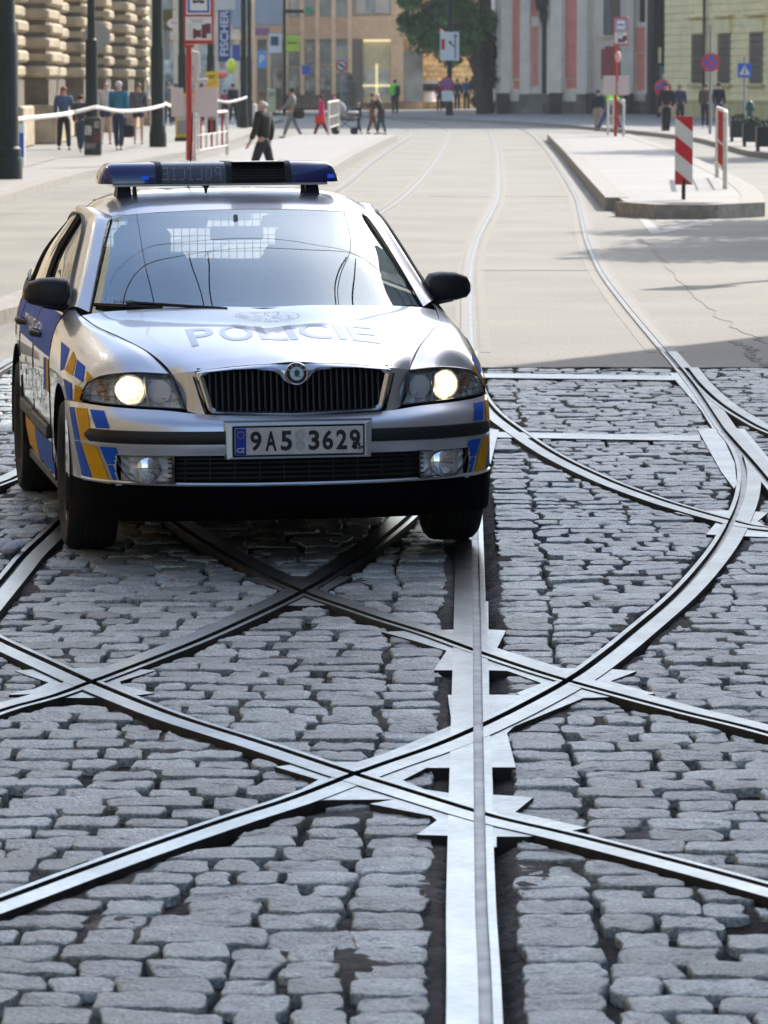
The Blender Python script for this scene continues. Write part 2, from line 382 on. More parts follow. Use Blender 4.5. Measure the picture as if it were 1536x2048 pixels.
M['edge'] = mat('rust_and_shade_edge', (.025, .022, .020), rough=.8, var=.4, vscale=20)  # near-black rust tone, also paints edge and groove shade on upright faces
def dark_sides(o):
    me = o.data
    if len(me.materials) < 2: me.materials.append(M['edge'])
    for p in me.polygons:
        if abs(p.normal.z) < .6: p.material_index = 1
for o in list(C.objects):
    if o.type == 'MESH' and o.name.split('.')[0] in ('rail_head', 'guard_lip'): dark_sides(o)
c1 = lambda x, y: (x/2, y/2+1040)
c2 = lambda x, y: (x/2+768, y/2+1040)
c5 = lambda x, y: (x/2.415+900, y/2.415+680)
px = lambda x, y: (x, y)
PLATES = [
 ('large jagged steel plate where the straight rail meets the upper diagonal and the curve', [
   (c2, [(292, 330), (417, 330), (424, 1040), (268, 1040), (272, 826), (255, 705), (283, 705), (287, 606)]),
   (c2, [(-10, 452), (292, 443), (400, 445), (400, 606), (200, 606), (250, 528), (120, 488)]),
   (c2, [(390, 442), (488, 447), (452, 518), (440, 545), (390, 530)]),
   (c2, [(390, 505), (452, 518), (710, 598), (800, 600), (760, 640), (700, 672), (635, 660), (495, 610), (390, 606)]),
   (c2, [(390, 706), (545, 706), (528, 700), (590, 675), (640, 655), (720, 640), (800, 640), (800, 718), (520, 833), (492, 860), (527, 997), (390, 997)]),
   (c2, [(700, 640), (800, 598), (930, 605), (1010, 612), (905, 652), (1085, 702), (890, 716), (800, 719), (700, 690)]),
   (px, [(925, 1446), (768, 1512), (715, 1528), (655, 1528), (700, 1562), (770, 1590), (805, 1565), (853, 1540), (925, 1540)]),
  ], ['R1', 'C1', 'A1', 'D1']),
 ('jagged steel plate with a triangular hole on the lower diagonal beside the straight rail', [
   (px, [(550, 1538), (590, 1533), (660, 1529), (720, 1560), (690, 1582), (590, 1590), (637, 1564)]),
   (px, [(690, 1563), (808, 1566), (850, 1584), (905, 1592), (905, 1625), (860, 1602), (768, 1604), (650, 1605), (600, 1614)]),
   (px, [(740, 1613), (790, 1604), (902, 1590), (965, 1590), (965, 1679), (834, 1675), (874, 1646), (863, 1637)]),
   (px, [(935, 1537), (984, 1537), (986, 1595), (1067, 1600), (1030, 1630), (1174, 1661), (1135, 1669), (1058, 1679), (993, 1679), (993, 1700), (935, 1700)]),
  ], ['R1', 'A1', 'D1']),
 ('star-shaped steel plate at the rail crossing near the left edge', [
   (c1, [(60, 608), (160, 600), (420, 594), (520, 600), (625, 605), (480, 650), (485, 665), (618, 697), (545, 706), (440, 718), (400, 716), (262, 716), (150, 700), (35, 704), (75, 690), (140, 680), (195, 655)]),
  ], ['E1', 'D1']),
 ('dark steel plate at the rail crossing in the shadow in front of the bumper', [
   (c1, [(995, 343), (1060, 335), (1130, 290), (1080, 270), (965, 235), (1130, 228), (1410, 230), (1320, 280), (1300, 300), (1460, 340), (1330, 345), (1220, 348)]),
  ], ['E1', 'C1']),
 ('jagged steel plate at the crossing by the right edge below the switch', [
   (px, [(1347, 1027), (1400, 1025), (1475, 1022), (1536, 1027), (1515, 1045), (1570, 1078), (1480, 1074), (1412, 1071), (1433, 1046)]),
  ], ['A1', 'B1']),
 ('long triangular steel plate left of the switch tongue', [
   (c5, [(1195, 435), (1290, 430), (1330, 500), (1375, 600), (1385, 700), (1372, 722), (1310, 640)]),
  ], ['A1', 'R2']),
 ('wedge-shaped steel plate right of the switch tongue', [
   (c5, [(1385, 432), (1420, 432), (1560, 600), (1560, 740), (1480, 640), (1420, 520)]),
  ], ['A1', 'R2', 'S2']),
 ('narrow steel plate along the track above the switch', [
   (c5, [(1060, 165), (1098, 162), (1300, 430), (1270, 435), (1215, 345)]),
  ], ['R2', 'S2']),
 ('steel tie bar across the track at the start of the cobbles', [(px, [(966, 748), (1352, 753), (1353, 762), (966, 757)])], []),
 ('steel tie bar across the track level with the switch', [(px, [(990, 866), (1399, 873), (1402, 884), (990, 877)])], []),
 ('small pointed steel plate beside the front wheel on the right', [(px, [(970, 858), (998, 862), (981, 930), (968, 925)])], []),
]
zz = 0
for lab, polys, keys in PLATES:
    mb = MB()
    for f, pl in polys:
        zz += 1
        mb.prism([G(*f(*p)) for p in pl], -.045, .0040+.00035*(zz % 12))
    o = tag(mb.build('crossing_plate', M['steel2']), lab, 'steel plate', 'steel plates between the tram rails')
    if keys: cut(o, keys, len(polys) > 1)
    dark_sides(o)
for o in list(cutters.values()): bpy.data.objects.remove(o)

# bedding between the stones: an uneven sheet
nx, ny = 300, 660
gx, gy = np.meshgrid(np.linspace(-5.3, 5.3, nx), np.linspace(5.5, COB_END+.02, ny))
patch_f = np.clip((vnoise(gx, gy, .55, 3)*.6+vnoise(gx, gy, .2, 4)*.4-.56)*5, 0, 1)
gz = -.042+.012*vnoise(gx, gy, .09, 1)+.008*vnoise(gx, gy, .05, 2)+patch_f*.020
from mathutils.kdtree import KDTree
_pts = np.concatenate([P[P[:, 1] < 31] for P in RP.values()]); _kd = KDTree(len(_pts))
for _i, _p in enumerate(_pts): _kd.insert((_p[0], _p[1], 0), _i)
_kd.balance(); _d = np.array([_kd.find((a, b, 0))[2] for a, b in zip(gx.ravel(), gy.ravel())]).reshape(gx.shape)
_f = np.clip((.19+.10*(vnoise(gx, gy, .35, 21)-.5)-_d)/.05, 0, 1)*np.clip(vnoise(gx, gy, .7, 22)*2.2-.3, 0, 1)*np.clip((_d-.075)/.02, 0, 1)
_in = np.clip((.07-_d)/.02, 0, 1)
gz = gz*(1-_f)+_f*(-.014+.008*vnoise(gx, gy, .05, 5)); patch_f = np.maximum(patch_f, _f*.7); gz = gz*(1-_in)-.045*_in
gz[-1, :] = -.002
vv = np.stack([gx, gy, gz], -1).reshape(-1, 3)
ff = [(j*nx+i, j*nx+i+1, (j+1)*nx+i+1, (j+1)*nx+i) for j in range(ny-1) for i in range(nx-1)]
tag(mobj('paving_bed', vv, ff, M['mortar'], smooth=True), kind='structure')
_at = C.objects['paving_bed'].data.attributes.new('fill', 'FLOAT', 'POINT'); _at.data.foreach_set('value', np.clip(patch_f, 0, 1).ravel().astype(np.float32))
_t = M['mortar'].node_tree; _b = _t.nodes['Principled BSDF']; _src = _b.inputs['Base Color'].links[0].from_socket
_a = _t.nodes.new('ShaderNodeAttribute'); _a.attribute_name = 'fill'; _n = _t.nodes.new('ShaderNodeTexNoise'); _n.inputs['Scale'].default_value = 9; _n.inputs['Detail'].default_value = 6
_mr = _t.nodes.new('ShaderNodeMath'); _mr.operation = 'MULTIPLY'; _t.links.new(_a.outputs['Fac'], _mr.inputs[0])
_m2 = _t.nodes.new('ShaderNodeMapRange'); _m2.inputs['From Min'].default_value = .35; _m2.inputs['From Max'].default_value = .6; _m2.inputs['To Min'].default_value = 4.0; _m2.inputs['To Max'].default_value = 8.5; _t.links.new(_n.outputs['Fac'], _m2.inputs['Value'])
_t.links.new(_m2.outputs[0], _mr.inputs[1]); _ad = _t.nodes.new('ShaderNodeMath'); _ad.operation = 'ADD'; _ad.inputs[1].default_value = 1.; _t.links.new(_mr.outputs[0], _ad.inputs[0])
_v = _t.nodes.new('ShaderNodeVectorMath'); _v.operation = 'SCALE'; _t.links.new(_src, _v.inputs[0]); _t.links.new(_ad.outputs[0], _v.inputs['Scale']); _t.links.new(_v.outputs[0], _b.inputs['Base Color'])

# ------------------------------------------------------------------ stone setts
RS = {k: (RAILS[k][0], RP[k][RP[k][:, 1] < 31], RN[k][RP[k][:, 1] < 31]) for k in RAILS}
def clip(poly, n, c, off):
    out = []
    for i in range(len(poly)):
        a, b = poly[i], poly[(i+1) % len(poly)]
        da = (a-c) @ n-off; db = (b-c) @ n-off
        if da >= 0: out.append(a)
        if da*db < 0: out.append(a+(b-a)*da/(da-db))
    return out
def area(p):
    p = np.array(p); x, y = p.T; return abs(np.sum(x*np.roll(y, -1)-y*np.roll(x, -1)))/2
R1x = lambda y: np.interp(y, RP['R1'][:, 1], RP['R1'][:, 0])
SV, SF = [], []
def add_stone(poly):
    poly = [np.array(p) for p in poly]
    for k, (side, P, N) in RS.items():
        if len(poly) < 3: return
        c = sum(poly)/len(poly)
        d = np.hypot(*(P-c).T); i = int(d.argmin())
        if d[i] > .35: continue
        gap = random.uniform(.012, .035)
        for _ in range(1):
            n = N[i]; s = 1 if (c-P[i]) @ n > 0 else -1
            off = (GRV/2+(HEADW if s == side else LIP))+gap
            poly = clip(poly, n*s, P[i], off)
    if len(poly) < 3 or area(poly) < .0045: return
    c = sum(poly)/len(poly)
    # shrink, subdivide, round the corners
    q = []
    for i in range(len(poly)):
        a, b = poly[i], poly[(i+1) % len(poly)]; L = np.hypot(*(b-a)); m = max(1, int(L/.055))
        for j in range(m): q.append(a+(b-a)*j/m)
    q = np.array(q)
    if len(q) < 5: return
    q = q+RNG.normal(0, .0068, q.shape)
    for _ in range(2):
        nx_ = np.roll(q, -1, 0); q = np.stack([q*.86+nx_*.14, q*.14+nx_*.86], 1).reshape(-1, 2) if _ == 0 else (np.roll(q, 1, 0)+4*q+np.roll(q, -1, 0))/6
    a2 = np.sum(q[:, 0]*np.roll(q[:, 1], -1)-q[:, 1]*np.roll(q[:, 0], -1))
    if a2 < 0: q = q[::-1]
    n = len(q); c = q.mean(0); k0 = len(SV)
    tx, ty = RNG.normal(0, .020, 2); h = RNG.normal(-.004, .0035)
    rr = np.sqrt(area(q))
    for sc_, dz in ((1.0, -.05), (1.0, -.007), (.982, -.0018), (.94, 0.), (.5, .0008)):
        ring = c+(q-c)*sc_ if sc_ == 1 else c+(q-c)*(1-(1-sc_)*.18/rr if sc_ > .6 else sc_)
        zr = h+dz+(ring[:, 0]-c[0])*tx+(ring[:, 1]-c[1])*ty
        if sc_ < 1: zr = zr+RNG.normal(0, .0019, n)
        if dz <= -.05: zr = np.full(n, -.055)
        zr = np.minimum(zr, .0015)
        SV.extend([(ring[i, 0], ring[i, 1], zr[i]) for i in range(n)])
    SV.append((c[0], c[1], min(.0015, h+.003)))
    for r_ in range(4):
        for i in range(n):
            j = (i+1) % n; SF.append((k0+r_*n+i, k0+r_*n+j, k0+(r_+1)*n+j, k0+(r_+1)*n+i))
    for i in range(n): SF.append((k0+4*n+i, k0+4*n+(i+1) % n, k0+5*n))
wy = lambda x, y: .10*(float(vnoise(x, y, 1.3, 11))-.5)+.03*(float(vnoise(x, y, .4, 12))-.5)
y = 7.4
while y < COB_END-.1:
    ph = random.choice([.165, .175, .18, .155]) if y < 17 else random.choice([.17, .18, .19])
    if y+ph > COB_END: ph = COB_END-y
    half = .0895*y+1.3
    cells = []
    for s in (1, -1):
        x = R1x(y)+s*(.115 if s < 0 else .085)
        first = True
        while abs(x) < half or (x-R1x(y))*s < .3:
            wd = random.uniform(.17, .21) if first else (random.uniform(.14, .30) if random.random() < .8 else random.uniform(.11, .15))
            cells.append((x, x+s*wd)); x += s*wd; first = False
            if s*(x) > half: break
            if random.random() < .03: x += s*random.uniform(.02, .05)
    for a, b in cells:
        a, b = min(a, b), max(a, b); gx_ = random.uniform(.005, .013); gy_ = random.uniform(.0035, .008)
        if random.random() < .012: continue
        cor = []
        for X, Y in ((a+gx_, y+gy_), (b-gx_, y+gy_), (b-gx_, y+ph-gy_), (a+gx_, y+ph-gy_)):
            yy = Y+(wy(X, Y) if Y < COB_END-.6 else 0)
            cor.append((X+random.gauss(0, .006)+.02*(float(vnoise(X, Y, .6, 13))-.5), min(yy+random.gauss(0, .004), COB_END-.01)))
        if b-a > .25 and random.random() < .12:
            m_ = .5+random.uniform(-.1, .1)
            p = [np.array(q) for q in cor]; t0, t1 = p[0]+(p[1]-p[0])*m_, p[3]+(p[2]-p[3])*m_
            add_stone([p[0], t0-[.008, 0], t1-[.008, 0], p[3]]); add_stone([t0+[.008, 0], p[1], p[2], t1+[.008, 0]])
        else: add_stone(cor)
    y += ph
o = mobj('cobblestone_paving', SV, SF, M['stone'], smooth=True); tag(o, kind='structure')

# ------------------------------------------------------------------ pavements, islands, markings
def slab(name, poly, z, kerbw=.28, edge=None, m=None, kind='structure', label=None, cat=None):
    """raised paving with a kerb stone border as its own piece round it"""
    mb = MB(); mb.prism(poly, -.05, z)
    o = mb.build(name, m or M['pave']); tag(o, label, cat, kind=kind)
    return o
def kerb_line(name, P, wdt, z, parent=None, m=None):
    P = np.array(P); N = normals(P)
    o = mobj(name, *strip(P, N, -wdt/2, wdt/2, -.05, z), m or M['kerb'], parent)
    bm = bmesh.new(); bm.from_mesh(o.data); bmesh.ops.recalc_face_normals(bm, faces=bm.faces); bm.to_mesh(o.data); bm.free()
    return tag(o, kind='structure')
ZS = .13
# left pavement
kl = [(-6.2, -40), (-6.2, 29), (-6.0, 50)]+[G(x, y_, ZS) for x, y_ in ((0, 388), (130, 350), (205, 334), (300, 313), (380, 300), (440, 285), (500, 262), (530, 246), (560, 238))]
kl = [tuple(p) for p in crom(kl, 60)]
slab('left_pavement', kl+[(-30, 230), (-30, -40)], ZS)
kerb_line('left_kerb', kl, .3, ZS+.006)
# left platform between road and tram track
pr = [G(785, 269, .2), G(742, 288, .2), G(700, 308, .2), G(640, 341, .2), (-1.75, 66), (-2.0, 60)]
pl_ = [(-3.6, 60), (-3.75, 66), (-3.95, 82), G(395, 322, .2), G(500, 290, .2), G(600, 269, .2)]
slab('tram_platform_ground', pr+pl_, .2)
kerb_line('platform_kerb', crom(pr, 40), .3, .207)
kerb_line('lane_divider_kerb', crom([(-3.9, 30.5), (-3.45, 33), (-3.12, 35.5), (-2.95, 38), (-2.75, 44), (-2.4, 56)], 30), .42, .12)
# right island
il = [G(1105, 268, .2), G(1140, 300, .2), G(1180, 341, .2), G(1225, 386, .2), G(1252, 404, .2)]
ir = [G(1506, 405, .2), G(1500, 385, .2), G(1470, 362, .2), G(1400, 327, .2), G(1330, 296, .2), G(1250, 268, .2)]
slab('island_paving', il+ir, .195)
kerb_line('island_kerb', il[:4]+[G(1234, 395, .2)], .34, .203, m=M['kerb'])
kerb_line('island_kerb', [il[-1], G(1330, 409, .2), G(1420, 409, .2), ir[0]], .34, .205, m=M['kerb'])
kerb_line('island_kerb', crom(ir, 20), .34, .201, m=M['kerb'])
# ground past the crossing: far pavement
fk = [(-30, 190), G(560, 226, ZS), G(700, 229, ZS), G(800, 233, ZS), G(900, 236, ZS), G(1000, 241, ZS), G(1120, 248, ZS), G(1250, 259, ZS), G(1390, 274, ZS), G(1460, 290, ZS), G(1536, 306, ZS), (10.9, 98), (9.6, 80), (8.2, 62), (7.4, 45), (7.0, 30), (6.6, -40)]
slab('far_pavement', fk+[(60, -40), (60, 500), (-60, 500), (-60, 190)], ZS, m=mat('dark_pavement', (.23, .22, .21), rough=.7, var=.15, vscale=5))
kerb_line('far_kerb', crom(fk[1:-1], 90), .3, ZS+.008, m=M['joint'])
# joints and paint
mb = MB()
for y_, x0, x1 in ((541, 960, 1192), (393, 1010, 1140), (393, 860, 980), (300, 1000, 1085)):
    a, b = G(x0, y_), G(x1, y_); mb.prism([(a[0], a[1]-.05), (b[0], b[1]-.05), (b[0], b[1]+.05), (a[0], a[1]+.05)], -.01, .0045)
tag(mb.build('transverse_joints', M['joint']), kind='structure')
def paint(pl, z=.004):
    mb.prism([G(*p) for p in pl], -.01, z)
mb = MB()
paint([(1264, 421), (1280, 421), (1325, 467), (1302, 468)])
for i in range(5):
    y0 = 425+i*8; paint([(1290+i*9, y0), (1500-i*24, y0), (1490-i*24, y0+2.6), (1294+i*9, y0+2.6)], .0052)
paint([(1300, 466), (1330, 466), (1500, 424), (1490, 421)], .0064)
tag(mb.build('road_markings', M['paint']), kind='structure')

# cracks and repairs in the asphalt
mb = MB(); rr = random.Random(12)
def crack(pl, w_):
    P = crom([G(*p) for p in pl], 40); P = P+np.array([[rr.gauss(0, .02), rr.gauss(0, .03)] for _ in P]); v_, f_ = strip(P, normals(P), -w_/2, w_/2, -.01, .0035); mb.add(v_, f_)
crack([(1470, 684), (1500, 700), (1500, 712), (1536, 735)], .05); crack([(1290, 480), (1330, 530), (1400, 600), (1470, 655), (1540, 690)], .014)

tag(mb.build('asphalt_cracks', mat('crack_filler', (.19, .18, .155), rough=.8)), kind='structure')
# ================================================================== POLICE CAR
# car frame: X to the right as one faces its nose, Y forward from the front axle, Z up
YAW, ROLL = rad(9.0), rad(.45)
CO = np.array([-.482, 18.12, 0.])
_fw = np.array([math.sin(YAW), -math.cos(YAW), 0]); _rt0 = np.array([math.cos(YAW), math.sin(YAW), 0])
_up = np.array([0, 0, 1.])*math.cos(ROLL)-_rt0*math.sin(ROLL); _rt = _rt0*math.cos(ROLL)+np.array([0, 0, 1.])*math.sin(ROLL)
CARM = Matrix([(-_rt[0], _fw[0], _up[0], CO[0]), (-_rt[1], _fw[1], _up[1], CO[1]), (-_rt[2], _fw[2], _up[2], CO[2]), (0, 0, 0, 1)])
car = empty('police_car'); car.matrix_world = CARM
tag(car, 'silver police hatchback with blue roof light bar and lit headlights driving on the cobbles', 'police car')

K = {}
def paint_mat(name, col, rough=.32, metal=.75):
    m = mat(name, col, rough=rough, metal=metal, coat=1., var=.03, vscale=4, spec=.5)
    return m
K['silver'] = paint_mat('silver_metallic_paint', (.63, .66, .71), .30, .8)
K['black'] = mat('black_plastic', (.008, .0085, .0095), rough=.5, var=.15, vscale=30)
K['gloss'] = mat('gloss_black', (.01, .011, .013), rough=.12, coat=.6)
K['under'] = mat('underbody_black', (.006, .006, .006), rough=.9)
K['rubber'] = mat('tyre_rubber', (.008, .008, .008), rough=.75, bump=.3, bscale=60)
K['rim'] = mat('black_steel_rim', (.03, .028, .026), rough=.5, metal=.3)
K['chrome'] = mat('chrome', (.82, .83, .85), rough=.08, metal=1.)
K['satin'] = mat('satin_chrome', (.62, .64, .67), rough=.22, metal=1.)
K['reflector'] = mat('lamp_reflector', (.90, .91, .92), rough=.3, metal=.12, bump=.5, bscale=22, bdist=.01)
K['glow'] = mat('headlamp_light', (1, .9, .7), emit=(1, .74, .42), estr=1.9)
def noisy_glow(m, lo, hi, sc):
    t = m.node_tree; b = t.nodes['Principled BSDF']; co = t.nodes['Texture Coordinate'] if 'Texture Coordinate' in t.nodes else t.nodes.new('ShaderNodeTexCoord')
    n = t.nodes.new('ShaderNodeTexVoronoi'); n.inputs['Scale'].default_value = sc; t.links.new(co.outputs['Object'], n.inputs['Vector'])
    mr = t.nodes.new('ShaderNodeMapRange'); mr.inputs['From Max'].default_value = .6; mr.inputs['To Min'].default_value = hi; mr.inputs['To Max'].default_value = lo
    t.links.new(n.outputs['Distance'], mr.inputs['Value']); t.links.new(mr.outputs[0], b.inputs['Emission Strength'])
noisy_glow(K['glow'], .25, 2.0, 34)
K['glow2'] = mat('headlamp_core', (1, .95, .85), emit=(1, .88, .66), estr=4)
K['amber'] = mat('amber_bulb_cover', (.50, .24, .12), rough=.3)
K['blue'] = mat('blue_reflective_film', (.012, .11, .58), rough=.55, spec=.2, var=.12, vscale=25)
K['yellow'] = mat('yellow_reflective_film', (.78, .38, .005), rough=.55, spec=.2, var=.10, vscale=25)
K['greyfilm'] = mat('grey_lettering_film', (.33, .37, .43), rough=.38, metal=.7, coat=.9)
K['greylite'] = mat('pale_emblem_film', (.30, .34, .38), rough=.4, coat=.9)
K['glass'] = glass_mat('windscreen_glass', (.86, .93, .92), ior=1.62, base=.28, gcol=(.84, .96, 1.))
K['sglass'] = glass_mat('side_window_glass', (.25, .28, .27), ior=1.7, base=.12)
K['lens'] = glass_mat('lamp_lens', (.93, .94, .95), ior=1.4)
K['dome'] = mat('blue_lamp_dome', (.002, .014, .16), rough=.10, coat=1., var=.3, vscale=9)
K['domein'] = mat('blue_core_and_glint', (.02, .12, .75), rough=.2, emit=(.02, .12, .9), estr=.15)
K['seat'] = mat('seat_fabric', (.22, .24, .25), rough=.9)
K['dash'] = mat('dashboard_plastic', (.035, .04, .043), rough=.7)
K['white'] = mat('plate_white', (.62, .63, .62), rough=.45, var=.12, vscale=18)
K['ink'] = mat('plate_black', (.012, .012, .014), rough=.5)
K['eu'] = mat('plate_blue', (.008, .035, .40), rough=.4)
K['led'] = mat('led_dot', (.95, .97, 1.), rough=.4)
K['panel'] = mat('led_panel', (.055, .07, .10), rough=.25, coat=.7)
K['mesh'] = mat('cage_wire', (.12, .16, .17), rough=.5)
K['green'] = mat('badge_green', (.01, .10, .05), rough=.3)

def loc(v): return (-v[0], v[1], v[2])
CEN = np.array([0, -1., .65])
def cmesh(name, verts, faces, m, parent=car, smooth=False, out=None, fix=False):
    o = mobj(name, [loc(v) for v in verts], faces, m, parent, smooth)
    me = o.data
    if fix:
        bm = bmesh.new(); bm.from_mesh(me); bmesh.ops.remove_doubles(bm, verts=bm.verts, dist=1e-5); bmesh.ops.recalc_face_normals(bm, faces=bm.faces); bm.to_mesh(me); bm.free()
    else:
        c = out if out is not None else CEN
        c = Vector(loc(c)); s = sum((p.normal.dot(p.center-c))*p.area for p in me.polygons)
        if s < 0: me.flip_normals()
    if smooth:
        me.set_sharp_from_angle(angle=rad(42))
    return o
def cbuild(mb, name, m, parent=car, smooth=False): return cmesh(name, mb.v, mb.f, m, parent, smooth, fix=True)
def dense(grid, Mr, Nc):
    grid = np.array(grid, float)
    A = crom(grid, Mr); return crom(A.transpose(1, 0, 2), Nc).transpose(1, 0, 2)
def sheet(A):
    m, n = A.shape[:2]
    return A.reshape(-1, 3), [(j*n+i, j*n+i+1, (j+1)*n+i+1, (j+1)*n+i) for j in range(m-1) for i in range(n-1)]
def mir(A): B = A.copy(); B[..., 0] *= -1; return B
SURF = []
def panel(name, A, m, parent=car, both=False, reg=True, smooth=True):
    out = []
    for B in ([A, mir(A)] if both else [A]):
        v, f = sheet(B); out.append(cmesh(name, v, f, m, parent, smooth))
        if reg: SURF.append((v, f))
    return out
def seam(pts, r=.0028, n=60, parent=None, both=True, m=None, name='panel_gap'):
    P = crom(pts, n)
    for s in ((1, -1) if both else (1,)):
        mb = MB(); mb.tube([(p[0]*s, p[1], p[2]) for p in P], r, 5); cbuild(mb, name, m or K['gloss'], parent or car, True)

# ---- bonnet
H = [[(0, .832, .825), (.10, .822, .818), (.25, .800, .808), (.40, .768, .789), (.487, .700, .774)],
     [(0, .72, .853), (.105, .715, .853), (.26, .695, .845), (.42, .665, .826), (.51, .635, .808)],
     [(0, .55, .888), (.120, .55, .893), (.30, .53, .886), (.465, .50, .872), (.56, .50, .852)],
     [(0, .30, .931), (.145, .30, .938), (.37, .28, .931), (.55, .25, .919), (.650, .27, .899)],
     [(0, .05, .963), (.175, .05, .971), (.42, .03, .966), (.625, 0, .953), (.725, .02, .931)],
     [(0, -.135, .994), (.20, -.145, .999), (.45, -.18, .992), (.66, -.24, .980), (.765, -.29, .962)]]
H = np.array(H); Hf = np.concatenate([mir(H[:, ::-1][:, :-1]), H], 1)
hoodA = dense(Hf, 60, 81)
hood = panel('bonnet', hoodA, K['silver'])[0]
nose = np.array([[(.400, .768, .789), (.44, .742, .784), (.487, .700, .774)], [(.385, .80, .71), (.425, .775, .71), (.462, .738, .71)], [(.360, .836, .616), (.40, .818, .622), (.437, .788, .632)]])
panel('bonnet_nose', dense(nose, 14, 10), K['silver'], hood, both=True)
edge = H[:, -1]
seam([(.437, .79, .632), (.462, .742, .71)]+[tuple(p+[0, 0, .001]) for p in edge], .0034, 90, hood)
# ---- wings
Wg = [[(.487, .698, .773), (.55, .665, .777), (.62, .628, .779), (.70, .575, .773), (.765, .52, .758), (.805, .475, .733), (.828, .455, .70)],
      [(.565, .50, .852), (.62, .49, .853), (.69, .475, .838), (.75, .455, .812), (.80, .43, .775), (.838, .41, .735), (.857, .40, .70)],
      [(.652, .27, .899), (.70, .265, .895), (.757, .26, .872), (.805, .255, .836), (.845, .25, .79), (.868, .25, .745), (.876, .25, .70)],
      [(.727, .02, .931), (.765, .02, .925), (.812, .02, .895), (.850, .02, .85), (.873, .02, .80), (.884, .02, .75), (.886, .02, .70)],
      [(.768, -.28, .963), (.800, -.28, .950), (.838, -.28, .912), (.866, -.28, .86), (.882, -.28, .80), (.887, -.28, .75), (.888, -.28, .70)],
      [(.775, -.47, .985), (.806, -.47, .970), (.844, -.47, .928), (.869, -.47, .87), (.884, -.47, .80), (.888, -.47, .75), (.889, -.47, .70)]]
wings = panel('front_wing', dense(Wg, 50, 40), K['silver'], both=True)
xs_ = lambda Y: np.interp(Y, [-3.75, -3.5, -3.1, -2.6, -1.0, -.2, .02, .25, .40, .455], [.77, .80, .842, .872, .888, .888, .886, .876, .857, .828])
zp = [.18, .26, .34, .50, .60, .70, .75, .80, .87, .93, .97, .99]
xp = [-.055, -.028, -.012, -.003, -.001, 0, -.001, -.005, -.020, -.045, -.075, -.092]
def sideX(Y, Z): return xs_(Y)+np.interp(Z, zp, xp)
def side_panel(name, Y0, Y1, ztop, n, nr=16, low=None, parent=car, m=None):
    Ys = np.linspace(Y0, Y1, n); A = np.zeros((nr, n, 3))
    for i, Y in enumerate(Ys):
        zb = .19
        for yc in (0, -2.578):
            d = abs(Y-yc)
            if d < .372: zb = max(zb, .325+math.sqrt(.372**2-d*d))
        if low is not None: zb = max(zb, low(Y))
        zt = max(ztop(Y), zb+.002)
        for k in range(nr):
            z = zt+(zb-zt)*k/(nr-1); A[k, i] = (sideX(Y, z), Y, z)
    return panel(name, A, m or K['silver'], parent, both=True)
for i, wpn in enumerate(wings): pass
side_panel('wing_lower', .455, -.47, lambda Y: .70, 70, low=lambda Y: .648 if Y > .1 else .19)
belt = lambda Y: np.interp(Y, [-3.6, -3.0, -2.4, -1.7, -.47], [1.035, 1.04, 1.02, 1.0, .985])
doorF = side_panel('front_door', -.478, -1.46, belt, 30)
doorR = side_panel('rear_door', -1.468, -2.40, belt, 50)
quart = side_panel('rear_quarter', -2.408, -3.6, belt, 70)
for dd, Y in ((doorF, -1.15), (doorR, -2.1)):
    for o, s in zip(dd, (1, -1)):
        mb = MB(); mb.tube([(s*(sideX(Y+.11, .84)), Y+.11, .84), (s*(sideX(Y+.06, .84)+.035), Y+.06, .845), (s*(sideX(Y-.06, .84)+.035), Y-.06, .845), (s*(sideX(Y-.11, .84)), Y-.11, .84)], [.012, .017, .017, .012], 8)
        cbuild(mb, 'door_handle', K['black'], o, True)
        mb = MB(); L = .9 if dd is doorF else .72; yc = -.98 if dd is doorF else -1.86
        for q in range(2): pass
        mb.box((s*(sideX(yc, .45)+.006), yc, .45), (.026, L, .062), bev=.010); cbuild(mb, 'side_moulding', K['black'], o)
# rocker shade and wheel wells
for s in (1, -1):
    mb = MB(); mb.box((s*.80, -1.3, .215), (.10, 1.84, .07), bev=.02); cbuild(mb, 'sill', K['black'])
mb = MB(); mb.box((0, -1.55, .465), (1.18, 3.9, .63)); mb.box((0, .62, .45), (.74, .24, .34)); mb.box((0, -1.3, .42), (1.66, 1.75, .4)); mb.box((0, -3.35, .5), (1.5, .5, .5))
cbuild(mb, 'underbody', K['under'])
for s in (1, -1):
    for yc in (0, -2.578):
        vs = []; fs = []; n = 24
        for i in range(n+1):
            a = math.pi*1.12*i/n-.06*math.pi
            for x in (.55, .878): vs.append((s*x, yc+.382*math.cos(a), .325+.382*math.sin(a)))
        for i in range(n): fs.append((2*i, 2*i+1, 2*i+3, 2*i+2))
        cmesh('wheel_well', vs, fs, K['under'])
# ---- roof, pillars, glass
rows = [(-.925, [(0, 1.386), (.2, 1.383), (.38, 1.375), (.49, 1.366), (.563, 1.355)], [0, -.005, -.025, -.05, -.08]),
        (-1.08, [(0, 1.423), (.2, 1.421), (.40, 1.412), (.51, 1.396), (.588, 1.370)], [0, 0, -.01, -.02, -.04]),
        (-1.35, [(0, 1.455), (.2, 1.453), (.42, 1.446), (.53, 1.427), (.607, 1.388)], [0]*5),
        (-1.75, [(0, 1.463), (.2, 1.461), (.42, 1.451), (.53, 1.426), (.608, 1.383)], [0]*5),
        (-2.25, [(0, 1.445), (.2, 1.442), (.40, 1.428), (.50, 1.398), (.580, 1.346)], [0]*5),
        (-2.75, [(0, 1.388), (.2, 1.384), (.37, 1.364), (.47, 1.328), (.545, 1.270)], [0]*5),
        (-3.05, [(0, 1.335), (.2, 1.330), (.36, 1.306), (.455, 1.270), (.53, 1.215)], [0]*5)]
Rf = np.array([[(x, Y+dy, z) for (x, z), dy in zip(c, d)] for Y, c, d in rows])
